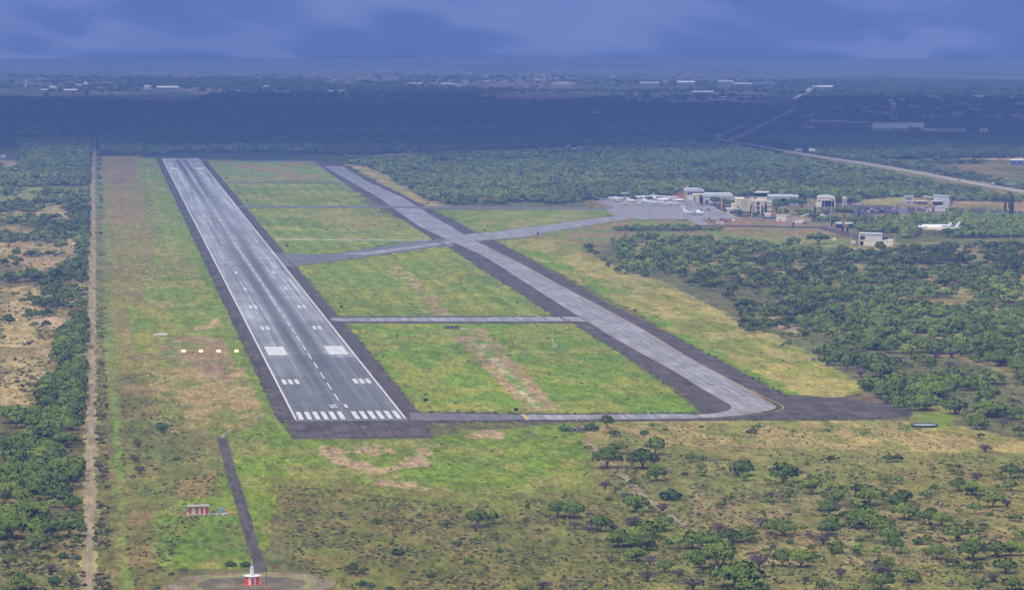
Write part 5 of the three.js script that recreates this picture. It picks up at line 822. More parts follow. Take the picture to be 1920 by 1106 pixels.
  b = site('blue_bin', 'upright blue container standing beside the dark service road', 'container', 1486.6, 1490.4, 424.6); part('body', box(b.w, 2.9, 1.6, 0, 0.3, -0.8), BLUE, b.t); part('lid', box(b.w * 0.7, 1.0, 1.2, 0, 3.2, -0.8), mat(60, 84, 120, 0.6), b.t); for (const x of [-0.6, 0.6]) part('leg', box(0.15, 0.3, 1.4, x, 0, -0.8), BLACK, b.t);
  b = site('open_shed', 'low open shed with a bright white roof among the trees', 'shed', 1567, 1601, 428.5);
  { const x = b.x; part('roof', [prism([[x(1568), 3.6], [x(1580), 3.6], [x(1578.5), 4.9], [x(1571), 4.9]], 8, 0, 0, -4), prism([[x(1584), 3.4], [x(1600), 4.3], [x(1600), 4.6], [x(1586), 4.4]], 8, 0, 0, -4.2)], mat(230, 230, 232, 0.6), b.t); part('wall', [box(x(1580) - x(1568), 3.5, 6, x(1574), 0, -4.4), box(x(1600) - x(1592), 3.3, 6, x(1596), 0, -4.6)], mat(70, 84, 110, 0.9), b.t); for (let i = 0; i < 7; i++) part('post', box(0.16, 3.5, 0.16, x(1568 + i * 5.2), 0, -0.6), TEAL, b.t); }
  b = site('pump_house', 'two-storey white block building with dark openings at the wood edge', 'building', 1612, 1675.4, 461);
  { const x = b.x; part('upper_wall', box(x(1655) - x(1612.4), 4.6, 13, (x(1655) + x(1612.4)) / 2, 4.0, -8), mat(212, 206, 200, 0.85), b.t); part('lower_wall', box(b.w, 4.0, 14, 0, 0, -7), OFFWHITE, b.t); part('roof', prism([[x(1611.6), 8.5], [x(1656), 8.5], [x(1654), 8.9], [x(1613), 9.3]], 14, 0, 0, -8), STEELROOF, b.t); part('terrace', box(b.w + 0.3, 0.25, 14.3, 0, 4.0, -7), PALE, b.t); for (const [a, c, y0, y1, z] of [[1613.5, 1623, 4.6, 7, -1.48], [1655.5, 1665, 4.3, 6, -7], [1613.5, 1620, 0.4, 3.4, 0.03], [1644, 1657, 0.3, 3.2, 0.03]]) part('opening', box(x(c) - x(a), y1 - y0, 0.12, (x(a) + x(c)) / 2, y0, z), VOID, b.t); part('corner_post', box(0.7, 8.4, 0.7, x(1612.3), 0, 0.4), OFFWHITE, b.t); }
  for (const [x0, x1, y, l] of [[1562, 1568.6, 451.6, 'white square board standing in the grass right of the lone tree'], [1498.4, 1504.2, 456.4, 'pale square board half hidden by the wood edge'], [1597.4, 1605, 457.6, 'low white box left of the two-storey block building']]) { const k = site('notice_board', l, 'board', x0, x1, y); part('panel', box(k.w, k.w * 0.82, 0.3, 0, 0.3, 0), OFFWHITE, k.t); part('frame', [box(0.2, 0.35, 0.2, -k.w * 0.35, 0, -0.1), box(0.2, 0.35, 0.2, k.w * 0.35, 0, -0.1)], GREYMETAL, k.t); }
  // right of the car park
  b = site('office_block', 'grey two-storey block left of the low dark building', 'building', 1696.5, 1714.5, 383.4); part('wall', [box(b.w, 3.2, 10, 0, 0, -5), box(b.w * 0.94, 4.2, 9.6, 0, 3.4, -5)], mat(186, 188, 196, 0.8), b.t); part('ledge', box(b.w + 0.6, 0.25, 10.6, 0, 3.2, -5), OFFWHITE, b.t); part('roof', box(b.w + 0.5, 0.4, 10.4, 0, 7.6, -5), STEELROOF, b.t); win(b.t, 0, 1.0, 2.4, 1.2, 0.03); win(b.t, 0, 4.6, 5, 1.2, -0.16);
  b = site('low_building', 'low dark-fronted building between the two grey blocks', 'building', 1714.5, 1740, 383.6); part('wall', box(b.w, 2.9, 10, 0, 0, -5), mat(84, 88, 108, 0.8), b.t); part('roof', [box(b.w + 0.8, 0.5, 10.8, 0, 2.9, -5)], PALE, b.t); for (let i = 0; i < 4; i++) win(b.t, -b.w / 2 + 1.8 + i * 2.7, 0.8, 1.9, 1.4, 0.03);
  b = site('factory_block', 'large pale grey block with stepped roofs right of the low building', 'building', 1749, 1789, 384.6); { const x = b.x; part('wall', [box(x(1766) - x(1751), 5.4, 12, x(1758.5), 3, -9), box(x(1780) - x(1766), 5.0, 12, x(1773), 3, -9.4), box(x(1782) - x(1769), 4.4, 9, x(1775.5), 0, -4.6)], mat(190, 194, 204, 0.7), b.t); part('canopy', box(x(1770) - x(1749), 0.5, 9, x(1759.5), 3.2, -4), OFFWHITE, b.t); part('dark_front', box(x(1769) - x(1750), 3.0, 6, x(1759.5), 0, -5), mat(66, 74, 94, 0.8), b.t); part('roof', [box(x(1767) - x(1750.6), 0.4, 12.6, x(1758.8), 8.4, -9), box(x(1781) - x(1767), 0.4, 12.6, x(1774), 8.02, -9.3)], STEELROOF, b.t); part('side_wall', box(x(1789) - x(1782), 3.6, 6, x(1785.5), 0, -4.2), mat(120, 112, 130, 0.9), b.t); }
  b = site('petrol_canopy', 'flat pale canopy with yellow supports behind the low building', 'canopy', 1732, 1750, 375.5); part('roof', prism([[-b.w / 2, 3.4], [b.w / 2, 2.4], [b.w / 2, 2.8], [-b.w / 2, 4.1]], 8, 0, 0, -4), OFFWHITE, b.t); for (const x of [-0.32, 0.34]) part('post', box(0.9, 2.6, 0.9, b.w * x, 0, -3), YELLOW_, b.t);
  b = site('shop', 'white low shop with blue and red lettering on its front', 'shop', 1754, 1780, 396.8); part('wall', box(b.w, 3.4, 9, 0, 0, -4.5), OFFWHITE, b.t); part('roof', prism([[-b.w / 2 - 0.3, 3.4], [b.w / 2 + 0.3, 3.4], [b.w * 0.12, 4.8], [-b.w * 0.22, 4.8]], 9.6, 0, 0, -4.5), mat(204, 204, 214, 0.6), b.t);
  { const cv = document.createElement('canvas'); cv.width = 256; cv.height = 64; const g = cv.getContext('2d'); g.fillStyle = 'rgb(226,222,216)'; g.fillRect(0, 0, 256, 64); g.font = 'bold 60px sans-serif'; g.textBaseline = 'middle'; [...'GLOBAL'].forEach((ch, i) => { g.fillStyle = i < 1 ? 'rgb(80,100,140)' : i < 3 ? 'rgb(196,90,80)' : 'rgb(52,70,170)'; g.fillText(ch, 4 + i * 42, 34, 40); }); const tx = new THREE.CanvasTexture(cv); tx.colorSpace = THREE.SRGBColorSpace; part('sign_lettering', new THREE.PlaneGeometry(6, 1.6).translate(-b.w * 0.12, 1.8, 0.02), new THREE.MeshStandardMaterial({ map: tx, roughness: 0.7 }), b.t); }
  b = site('poster_board', 'pale poster board with a red patch left of the lettered shop', 'board', 1738, 1748, 398.4); part('panel', box(b.w, 2.2, 0.25, 0, 0.9, 0), mat(222, 206, 206, 0.7), b.t); part('red_patch', box(b.w * 0.4, 1.3, 0.05, -b.w * 0.1, 1.2, 0.16), mat(206, 110, 100, 0.7), b.t); for (const x of [-0.4, 0.4]) part('post', box(0.16, 1.0, 0.16, b.w * x, 0, -0.1), GREYMETAL, b.t);
  b = site('billboard', 'tall white-framed billboard of three grey-blue panels above the trees', 'billboard', 1687, 1700.4, 414.6);
  { const y0 = 5.6, h = 5.2; for (let i = 0; i < 3; i++) part('panel', box(b.w / 3 - 0.35, h, 0.3, (i - 1) * b.w / 3, y0, 0), mat(122, 128, 152, 0.6), b.t); part('frame', [box(b.w + 0.5, 0.35, 0.4, 0, y0 - 0.35, 0), box(b.w + 0.5, 0.35, 0.4, 0, y0 + h, 0), ...[-1.5, -0.5, 0.5, 1.5].map((k) => box(0.3, h, 0.4, k * b.w / 3, y0, 0))], WHITE, b.t); for (const k of [-1, -0.3, 1]) part('post', box(0.3, y0 - 0.3, 0.3, k * b.w * 0.46, 0, -0.2), WHITE, b.t); }
  b = site('guard_post', 'small cream hut standing alone in the wood below the billboard', 'hut', 1701.2, 1704, 421.6); part('wall', box(b.w, 2.6, 1.6, 0, 0, -0.8), CREAM, b.t); part('roof', box(b.w + 0.5, 0.25, 2.2, 0, 2.6, -0.8), mat(224, 200, 140, 0.8), b.t); part('doorway', box(0.5, 1.9, 0.06, 0.1, 0.05, 0.02), VOID, b.t);
  b = site('warehouse', 'small pale building with white wall peeping between trees before the lettered hangar', 'building', 1537, 1548, 412.6); part('wall', box(b.w, 3.6, 8, 0, 0, -4), OFFWHITE, b.t); part('roof', gable(b.w, 1.2, 8, 0, 3.6, -4), PALE, b.t); win(b.t, 1, 1.2, 1, 1, 0.03);
  b = site('boarding_shelter', 'yellow-roofed walkway shelter between apron and terminal', 'shelter', 1339, 1355, 385.5); part('roof', box(b.w, 0.6, 3, 0, 2.6, -1.5), mat(226, 182, 70, 0.7), b.t); for (let i = 0; i < 4; i++) part('post', box(0.18, 2.6, 0.18, -b.w * 0.45 + i * b.w * 0.3, 0, -0.4), mat(214, 160, 80, 0.7), b.t); part('side_panel', box(1.6, 1.9, 2.4, b.w * 0.36, 0, -1.6), mat(206, 158, 110, 0.8), b.t);
}
// yellow light masts and other poles
{
  let proto;
  const masts = [[1289.6, 373, 12.4, 1, 'behind the leftmost hangar'], [1311.4, 381.5, 14, 1, 'before the arched hangar doorway'], [1353.4, 393.5, 14, 0, 'beside the yellow walkway shelter'], [1381.8, 395, 10.6, 0, 'before the left end of the terminal'], [1410, 408.6, 8.4, 0, 'on the verge before the terminal'], [1470.4, 405, 5.8, 0, 'behind the plain white shed'], [1680, 390.4, 7.6, 0, 'left of the tall billboard'], [1718.4, 402, 9.4, 0, 'right of the tall billboard'], [1774.6, 386.6, 6.4, 0, 'before the large pale block'], [1789.6, 392, 7.2, 0, 'right of the large pale block'], [1803.4, 392.6, 5.2, 0, 'in the dry grass right of the blocks'], [1810.8, 400, 8, 0, 'right of the lettered shop'], [1818.6, 394, 5.4, 0, 'behind the road at right'], [1855.4, 400.6, 8.2, 0, 'in the dry grass at far right'], [1908, 402, 8.6, 0, 'at the right edge among tall trees'], [1865, 398.6, 5.2, 0, 'short, right of the far right mast']];
  for (const [x, y, h, head, l] of masts) { const a = at(x, y), label = `yellow light mast ${l}`; if (!proto) { proto = thing('light_mast', label, 'light mast', a, facing(a), 'yellow light masts round the terminal'); part('pole', cyl(0.5, 0.34, 12, 0, 0, 0, 8), mat(222, 176, 66, 0.7), proto); part('lamp_head', [box(1.7, 1.0, 1.2, 0, 11.6, 0), box(0.9, 0.5, 0.8, 0, 12.6, 0)], mat(216, 190, 150, 0.7), proto); proto.scale.y = h / 12.4; } else { const c = copyOf(proto, label, a, facing(a)); c.scale.set(head ? 1 : 0.8, h / 12.4, head ? 1 : 0.8); if (!head) c.children[1].scale.set(0.5, 1, 0.5); } }
  let flag;
  for (const [x, y, h, l] of [[1546.6, 395, 9.8, 'left of two slim white poles before the lettered hangar'], [1559.6, 398.4, 9.8, 'right of two slim white poles before the lettered hangar'], [1466.6, 405, 11, 'slim grey pole with a lamp behind the white sheds'], [1736.8, 402.6, 6.8, 'slim white pole beside the poster board'], [1596.6, 460, 9.4, 'slim white pole with an arm left of the block building'], [1678.6, 457, 7, 'slim white pole right of the block building'], [1896.6, 456, 8, 'slim white pole in the wood at far right'], [1494.6, 457, 7, 'thin pole over the wood left of the lone tree'], [1793, 443.4, 5.6, 'thin grey pole below the tail of the stored airliner'], [1557.6, 428, 12, 'brown utility pole with crossarm among the trees']]) { const a = at(x, y); if (!flag) { flag = thing('pole', l, 'pole', a, facing(a)); part('shaft', cyl(0.16, 0.1, 10, 0, 0, 0, 8), WHITE, flag); part('arm', box(1.6, 0.14, 0.14, 0.4, 9.5, 0), WHITE, flag); flag.scale.y = h / 10; } else { const c = copyOf(flag, l, a, facing(a)); c.scale.y = h / 10; } }
}
// aircraft: nose towards +z, wheels on y = 0
function aircraft(name, label, o) {
  const t = thing(name, label, o.category ?? 'aircraft', V0(0, 0, 0), 0, o.group), { L, r, span, body, trim } = o, y = o.axis, P = [];
  const prof = o.jet ? [[0, 0.5], [0.35, 0.485], [0.75, 0.44], [1, 0.36], [1, -0.22], [0.8, -0.34], [0.45, -0.44], [0.12, -0.5], [0, -0.5]] : [[0, 0.5], [0.35, 0.48], [0.72, 0.42], [1, 0.3], [1, 0.02], [0.62, -0.2], [0.32, -0.4], [0.12, -0.5], [0, -0.5]];
  const fus = new THREE.LatheGeometry(prof.map(([a, b]) => new THREE.Vector2(Math.max(a * r, 0.001), -b * L)), 14).rotateX(-Math.PI / 2), fp = fus.attributes.position;
  for (let i = 0; i < fp.count; i++) { const z = fp.getZ(i), k = clamp((-z / L - 0.15) / 0.35); fp.setY(i, fp.getY(i) * 1.08 + y + k * k * r * 0.55); }
  fus.computeVertexNormals(); part('fuselage', fus, body, t);
  const plate = (pts, th, yy, dihedral = 0) => { const s = new THREE.Shape(pts.map((p) => new THREE.Vector2(p[0], -p[1]))), g = new THREE.ExtrudeGeometry(s, { depth: th, bevelEnabled: true, bevelThickness: th * 0.3, bevelSize: th * 0.3, bevelSegments: 1 }).rotateX(-Math.PI / 2); const a = g.attributes.position; for (let i = 0; i < a.count; i++) a.setY(i, a.getY(i) + yy + Math.abs(a.getX(i)) * dihedral); g.computeVertexNormals(); return g; };
  const c = o.chord, wy = o.high ? y + r * 0.95 : y - r * 0.7, sw = o.sweep ?? 0, wz = o.wz ?? 0.06 * L;
  for (const s of [-1, 1]) if (!(o.noWing && s < 0)) part('wing', plate([[s * r * 0.3, wz + c / 2], [s * span / 2, wz - sw + c * 0.22], [s * span / 2, wz - sw - c * 0.28], [s * r * 0.3, wz - c / 2]], c * 0.1 * (o.jet ? 1 : 2.2), wy, o.high ? 0.01 : 0.07), o.wing ?? body, t);
  const tz = -L * 0.45, th = o.tailH, fin = prism([[tz - (o.finSweep ?? 0.3) * th - c * 0.18, y + th + r * 0.4], [tz - (o.finSweep ?? 0.3) * th + c * 0.3, y + th + r * 0.4], [tz + c * 0.75, y + r * 0.4], [tz - c * 0.12, y + r * 0.3]], 0.42).rotateY(-Math.PI / 2); part('tail_fin', fin, trim ?? body, t);
  const ty = o.tTail ? y + th + r * 0.35 : y + r * 0.6 + (o.midTail ? th * 0.35 : 0), tzz = o.tTail ? tz - (o.finSweep ?? 0.3) * th : tz, ts = o.tailSpan;
  for (const s of [-1, 1]) part('tailplane', plate([[s * 0.05, tzz + c * 0.3], [s * ts / 2, tzz - sw * 0.35 + c * 0.05], [s * ts / 2, tzz - sw * 0.35 - c * 0.22], [s * 0.05, tzz - c * 0.25]], 0.24, ty), body, t);
  const prop = (x, yy, z, rad, parent) => { part('propeller', [0, 1, 2, 3].slice(0, o.blades ?? 2).map((k) => box(rad * 0.14, rad * 2 / ((o.blades ?? 2) > 2 ? 2 : 1), 0.06, 0, (o.blades ?? 2) > 2 ? 0 : -rad, 0).rotateZ(k * 2 * Math.PI / (o.blades ?? 2)).translate(x, yy, z)).concat([new THREE.ConeGeometry(rad * 0.16, rad * 0.5, 8).rotateX(Math.PI / 2).translate(x, yy, z + rad * 0.15)]), BLACK, parent); };
  if (o.nose) prop(0, y, L * 0.5 + 0.1, 0.95, t);
  if (o.twin) for (const s of [-1, 1]) { const x = s * o.twin, e = part('engine', new THREE.CylinderGeometry(o.er, o.er * 0.6, o.el, 10).rotateX(Math.PI / 2).translate(x, wy - 0.05, wz + c * 0.45), body, t); prop(x, wy, wz + c * 0.45 + o.el / 2 + 0.08, o.pr, e); }
  if (o.jet) for (const s of [-1, 1]) part('engine', new THREE.CylinderGeometry(o.er, o.er * 0.75, o.el, 14).rotateX(Math.PI / 2).translate(s * (r + o.er * 0.9), y + r * 0.35, -L * 0.3), o.engineMat ?? body, t);
  const gear = (x, z) => { const g = part('landing_gear', rod([x, 0.3, z], [x * 0.8, y - r * 0.4, z], 0.09, 6), GREYMETAL, t); part('wheel', new THREE.CylinderGeometry(o.wheel, o.wheel, 0.22, 12).rotateZ(Math.PI / 2).translate(x, o.wheel, z), RUBBER, g); };
  gear(o.track, o.gz ?? 0); gear(-o.track, o.gz ?? 0); gear(0, o.tailwheel ? -L * 0.42 : L * 0.36);
  part('windshield', box(r * 1.3, r * 0.5, r * 0.9, 0, y + r * 0.55, L * (o.jet ? 0.415 : o.nose ? 0.2 : 0.39)), GLASS, t);
  if (o.windows) for (const s of [-1, 1]) part('window_row', Array.from({ length: o.windows }, (_, i) => box(0.06, 0.34, 0.26, s * r * 0.985, y + r * 0.2, L * 0.3 - i * L * 0.55 / o.windows)), GLASS, t);
  if (o.strut) for (const s of [-1, 1]) part('wing_strut', rod([s * r, y - r * 0.6, wz], [s * span * 0.27, wy, wz], 0.06, 5), body, t);
  return t;
}
{
  const AIR = mat(250, 250, 250, 0.4), AIRCREAM = mat(216, 202, 172, 0.7), NAVY = mat(66, 82, 120, 0.5), GREYTAIL = mat(150, 158, 172, 0.5), TAN_ = mat(206, 186, 164, 0.5);
  const put = (t, px, py, heading) => { const a = at(px, py, 0.16); t.position.copy(a); t.rotation.y = facing(a) + heading; if (t.name.startsWith('light_aircraft')) t.scale.setScalar(1.25); return t; };
  put(aircraft('turboprop_airliner', 'white twin turboprop airliner standing alone on the grey apron', { L: 21, r: 1.5, span: 23, axis: 2.7, high: true, chord: 2.6, tailH: 4.0, tTail: true, tailSpan: 6.6, finSweep: 0.35, twin: 3.7, er: 0.62, el: 3.6, pr: 1.9, blades: 4, track: 2.0, wheel: 0.42, windows: 12, body: AIR, trim: AIR, wing: GREYTAIL, category: 'airliner' }), 1300.5, 403.4, 1.02);
  const light = (o) => ({ L: 8.2, r: 0.62, span: 11, axis: 1.15, high: true, chord: 1.55, tailH: 1.35, tailSpan: 3.4, nose: true, track: 1.1, wheel: 0.24, strut: true, body: AIR, group: 'light aircraft parked on the apron', ...o });
  const low = (o) => light({ high: false, strut: false, ...o });
  const twin = (o) => light({ L: 12, r: 0.85, span: 15.5, axis: 1.6, nose: false, twin: 2.4, er: 0.45, el: 2.6, pr: 1.15, blades: 3, chord: 2.0, tailH: 2.4, tailSpan: 5.6, windows: 5, track: 1.7, strut: false, high: false, ...o });
  put(aircraft('light_aircraft', 'white twin with a dark blue tail at the left end of the parked aircraft', twin({ trim: NAVY, tailH: 2.6 })), 1152.5, 374.6, 2.9);
  put(aircraft('light_aircraft', 'cream high-wing light aircraft in front of the blue-tailed twin', light({ body: AIRCREAM, L: 9 })), 1155.5, 378.6, 0.5);
  put(aircraft('light_aircraft', 'white twin with a T-shaped tail, second from left in the back row', twin({ tTail: true, tailH: 3.2, trim: NAVY })), 1171.5, 374.6, 3.1);
  put(aircraft('light_aircraft', 'small tan low-wing aircraft nearest the left front of the parked row', low({ body: TAN_, L: 7.4, span: 9.6 })), 1171.6, 384.6, 0.05);
  put(aircraft('light_aircraft', 'white low-wing aircraft behind the small tan one', low({ L: 9.4, span: 11.5 })), 1184, 378.2, 0.6);
  put(aircraft('light_aircraft', 'grey-nosed light aircraft second from left in the front row', low({ trim: GREYTAIL, wing: GREYTAIL, span: 9 })), 1198.3, 384.6, -0.1);
  put(aircraft('light_aircraft', 'large white high-wing aircraft in the middle of the back row', light({ L: 11, span: 15, r: 0.75, chord: 1.9, axis: 1.5 })), 1199, 374.2, 2.7);
  put(aircraft('light_aircraft', 'white light aircraft with bulky engines left of the middle', twin({ L: 10, span: 11 })), 1210.5, 379.4, 0.3);
  put(aircraft('light_aircraft', 'tall-finned white aircraft at the back of the middle row', twin({ high: true, tailH: 4.0, span: 18, L: 13, trim: AIR, midTail: true })), 1227.4, 374.4, 3.0);
  put(aircraft('light_aircraft', 'white high-wing light aircraft with dark struts in the middle front', light({ span: 13.5, L: 9, axis: 1.4 })), 1227, 383.4, 0.0);
  put(aircraft('light_aircraft', 'long white aircraft parked sideways behind the front row at right', twin({ L: 13, span: 14 })), 1241, 377.4, 1.2);
  put(aircraft('light_aircraft', 'grey-tailed high-wing aircraft right in the back row', light({ span: 14, L: 10, trim: GREYTAIL, axis: 1.45 })), 1257, 374.4, 2.5);
  put(aircraft('light_aircraft', 'white low-wing light aircraft with a red band at the right front', low({ span: 12, L: 8.6, trim: REDPAINT })), 1257, 383.0, 0.15);
  put(aircraft('light_aircraft', 'white aircraft half hidden beside the red and white barriers', low({ L: 11, span: 12, trim: GREYTAIL })), 1271, 377.2, 0.9);
  put(aircraft('stored_airliner', 'white stored airliner without a tail, rear one of two in the wood', { L: 26, r: 1.65, span: 20, axis: 5.2, chord: 3.6, sweep: 5, tailH: 3.0, tailSpan: 6, finSweep: 0.5, jet: true, er: 0.75, el: 4.2, track: 2.2, wheel: 0.5, windows: 0, body: AIR, engineMat: GREYTAIL, category: 'airliner', group: 'two stored airliners' }), 1753.5, 437.5, -1.52);
  put(aircraft('stored_airliner', 'cream stored airliner with a tall swept fin, front one of two in the wood', { L: 27, r: 1.6, span: 20, axis: 4.4, chord: 3.8, sweep: 5.5, tailH: 5.6, tailSpan: 8, finSweep: 0.55, jet: true, er: 0.7, el: 4, track: 2.2, wheel: 0.5, windows: 0, body: AIRCREAM, trim: AIR, category: 'airliner', group: 'two stored airliners' }), 1764.5, 440.2, -1.55);
}
// barriers, carts and parked cars
{
  let bar;
  [[1274, 377.4, 'leftmost of three by the parked aircraft'], [1281, 377, 'middle of three by the parked aircraft'], [1288, 377.4, 'rightmost of three by the parked aircraft'], [1600.4, 384.6, 'leftmost of four behind the car park'], [1607.4, 384.6, 'second of four behind the car park'], [1613.8, 384.8, 'third of four behind the car park'], [1622.6, 385.2, 'rightmost of four behind the car park']].forEach(([x, y, l], i) => { const a = at(x, y), label = `red and white barrier, ${l}`; if (!bar) { bar = thing('barrier', label, 'barrier', a, facing(a), 'red and white barriers'); for (let k = 0; k < 4; k++) part('block', box(0.62, 0.9, 0.5, -0.95 + k * 0.63, 0.1, 0), k % 2 ? WHITE : mat(214, 110, 90, 0.7), bar); part('foot', box(2.6, 0.12, 0.8), CONCRETE, bar); bar.scale.set(1.2, 1.3, 1); } else copyOf(bar, label, a, facing(a)).scale.set(i < 3 ? 1.2 : 1, i < 3 ? 1.3 : 1.6, 1); });
  let bol; for (let k = 0; k < 9; k++) { const a = at(1628.5 + k * 1.6, 385.4 + k * 0.42), label = `red-white bollard on the lane edge, ${['first', 'second', 'third', 'fourth', 'fifth', 'sixth', 'seventh', 'eighth', 'ninth'][k]} from the barriers`; if (!bol) { bol = thing('bollard', label, 'bollard', a, 0, 'bollards on the lane behind the car park'); part('post', cyl(0.22, 0.2, 0.8, 0, 0, 0, 8), WHITE, bol); part('band', cyl(0.24, 0.24, 0.4, 0, 0.5, 0, 8), mat(214, 120, 100, 0.7), bol); } else copyOf(bol, label, a, 0); }
  // service vehicles between apron and hangar
  const tug = (name, label, px, py, m, h = 1.2) => { const a = at(px, py), t = thing(name, label, 'service vehicle', a, facing(a) + 1.3, 'service vehicles by the apron'); part('body', [box(1.5, h * 0.6, 3, 0, 0.35, 0)], m, t); part('cab', box(1.3, h * 0.7, 1.1, 0, 0.35 + h * 0.6, -0.6), mat(70, 74, 84, 0.6), t); for (const [x, z] of [[-0.75, 1], [0.75, 1], [-0.75, -1], [0.75, -1]]) part('wheel', new THREE.CylinderGeometry(0.34, 0.34, 0.24, 12).rotateZ(Math.PI / 2).translate(x, 0.34, z), RUBBER, t); return t; };
  tug('tug', 'yellow tug at the left of the vehicles behind the turboprop', 1290.6, 387.2, YELLOW_); tug('tug', 'white tug in the middle of the vehicles behind the turboprop', 1297, 386.6, WHITE); tug('tug', 'white tug at the right of the vehicles behind the turboprop', 1304.6, 386.6, WHITE); tug('tug', 'dark tug between the turboprop and the walkway shelter', 1329.6, 394.6, mat(92, 100, 104, 0.6));
  const cart = (label, px, py, m, w, h, white) => { const a = at(px, py), t = thing('baggage_cart', label, 'cart', a, facing(a), 'carts and covered loads on the grass by the apron'); part('load', [new THREE.CylinderGeometry(h * 0.5, h * 0.55, w, 10, 1, false, -Math.PI / 2, Math.PI).rotateZ(Math.PI / 2).rotateY(0).translate(0, 0.4, 0), box(w, h * 0.55, h * 0.9, 0, 0.4, 0)], m, t); part('bed', box(w + 0.3, 0.15, h, 0, 0.28, 0), DARKMETAL, t); for (const [x, z] of [[-w * 0.4, 0.4], [w * 0.4, 0.4], [-w * 0.4, -0.4], [w * 0.4, -0.4]]) part('wheel', new THREE.CylinderGeometry(0.22, 0.22, 0.16, 10).rotateX(Math.PI / 2).translate(x, 0.22, z), RUBBER, t); };
  cart('dark blue upright cart at the left of the grass carts', 1330.6, 412.4, mat(56, 66, 104, 0.7), 1.4, 2.6); cart('blue-grey cart second from left', 1334.6, 415.6, mat(90, 96, 130, 0.7), 3, 1.8); cart('brown cart in the middle of the grass carts', 1340, 417, mat(132, 110, 100, 0.8), 2.4, 1.6); cart('tall dark cart in the middle of the grass carts', 1353.2, 413.4, mat(60, 66, 90, 0.7), 1.5, 3.2); cart('left one of two white domed loads', 1346.2, 419.2, WHITE, 2.2, 1.8); cart('right one of two white domed loads', 1354.4, 419.4, WHITE, 2.4, 1.8); cart('red cart right of the tall dark cart', 1359, 414.4, mat(190, 60, 66, 0.7), 2, 1.7); cart('longer red cart right of the shorter red one', 1364.6, 414.8, mat(200, 70, 62, 0.7), 2.6, 1.6); cart('green cart below the red ones', 1362, 416.6, mat(66, 100, 96, 0.7), 3.4, 1.0); cart('orange-red cart beside the big white load', 1370, 414.8, mat(214, 96, 76, 0.7), 1.8, 1.5); cart('big white domed load at the right of the carts', 1376, 415, WHITE, 2.8, 2.6);
  // cars
  const carMats = [mat(226, 228, 232, 0.35), mat(60, 66, 84, 0.35), mat(168, 174, 184, 0.3), mat(156, 50, 54, 0.35), mat(96, 112, 150, 0.35), mat(36, 38, 44, 0.35), mat(202, 206, 212, 0.35)], carNames = ['white', 'dark blue', 'silver', 'red', 'blue', 'black', 'light grey'];
  const shell = prism([[-2.1, 0.35], [2.1, 0.3], [2.15, 0.8], [1.1, 0.95], [-1.9, 0.98], [-2.15, 0.8]], 1.7), top = prism([[-1.7, 0.95], [0.95, 0.93], [0.35, 1.42], [-1.2, 1.45]], 1.5), roofG = box(1.5, 0.06, 1.4, -0.42, 1.43, 0);
  const makeCar = (label, group, pos, turn, k) => { const t = thing('car', label, 'car', pos, turn, group); part('body', [shell, roofG], carMats[k], t); part('cabin_glass', top, GLASS, t); for (const [x, z] of [[-1.35, 0.8], [1.35, 0.8], [-1.35, -0.8], [1.35, -0.8]]) part('wheel', new THREE.CylinderGeometry(0.32, 0.32, 0.2, 12).rotateX(Math.PI / 2).translate(x, 0.32, z), RUBBER, t); return t; };
  const protos = carMats.map(() => null), rows = [[1611, 392.2, 1654, 8], [1613, 394.4, 1660, 9], [1618, 396.6, 1664, 9], [1626, 398.6, 1666, 8]], nth = ['leftmost', 'second', 'third', 'fourth', 'fifth', 'sixth', 'seventh', 'eighth', 'ninth'], rn = ['back', 'second', 'third', 'front'];
  const r = rng(9);
  rows.forEach(([x0, y, x1, n], j) => { for (let i = 0; i < n; i++) { const k = Math.floor(r() * 7), a = at(x0 + (x1 - x0) * i / (n - 1) + (r() - 0.5) * 1.5, y + (r() - 0.5) * 0.3), label = `${carNames[k]} car parked ${nth[i]} from left in the ${rn[j]} row of the car park`, g = 'cars parked in the car park', turn = facing(a) + (r() - 0.5) * 0.5 + (r() < 0.5 ? 0 : 1.3); if (!protos[k]) protos[k] = makeCar(label, g, a, turn, k); else copyOf(protos[k], label, a, turn, g); } });
  const extra = [[1676, 393.4, 0, 'parked left of the tall billboard'], [1683, 394, 2, 'parked beside the tall billboard frame'], [1672, 392.8, 1, 'parked at the right end of the car park'], [1640.6, 404.2, 2, 'driving on the bend of the access road'], [1520.6, 399.6, 4, 'parked behind the yellow canopy'], [1536, 399, 2, 'parked before the conical tree'], [1591, 387, 6, 'white-roofed van standing beside the stone tower'], [1802, 402, 0, 'driving on the road at right'], [1883, 399.6, 0, 'parked near the tall trees at far right'], [1521, 388, 6, 'parked left of the lettered hangar'], [1757.4, 389, 3, 'parked behind the lettered shop'], [1746, 391.8, 0, 'parked beside the lettered shop'], [1313, 384, 6, 'parked before the arched doorway'], [1318, 385, 1, 'parked right of the arched doorway'], [1345, 391.6, 2, 'parked below the walkway shelter'], [1350, 392.4, 5, 'parked at the corner of the walkway shelter'], [1361, 396, 4, 'parked left of the low terminal wing'], [1366, 398, 2, 'parked by the low terminal wing'], [1424, 409.4, 2, 'parked below the terminal windows'], [1510, 420, 1, 'parked under the pale canopy'], [1548, 396.4, 0, 'parked before the lettered hangar, left'], [1556, 397, 4, 'parked before the lettered hangar, right'], [1568, 396, 2, 'parked behind the broad shade tree'], [1700, 391, 3, 'parked below the grey two-storey block'], [1722, 390, 2, 'parked before the low dark building'], [1730, 391, 0, 'parked at the right of the low dark building'], [1846, 400.6, 6, 'driving in the dry grass at far right'], [1912, 401, 2, 'at the right edge on the road']];
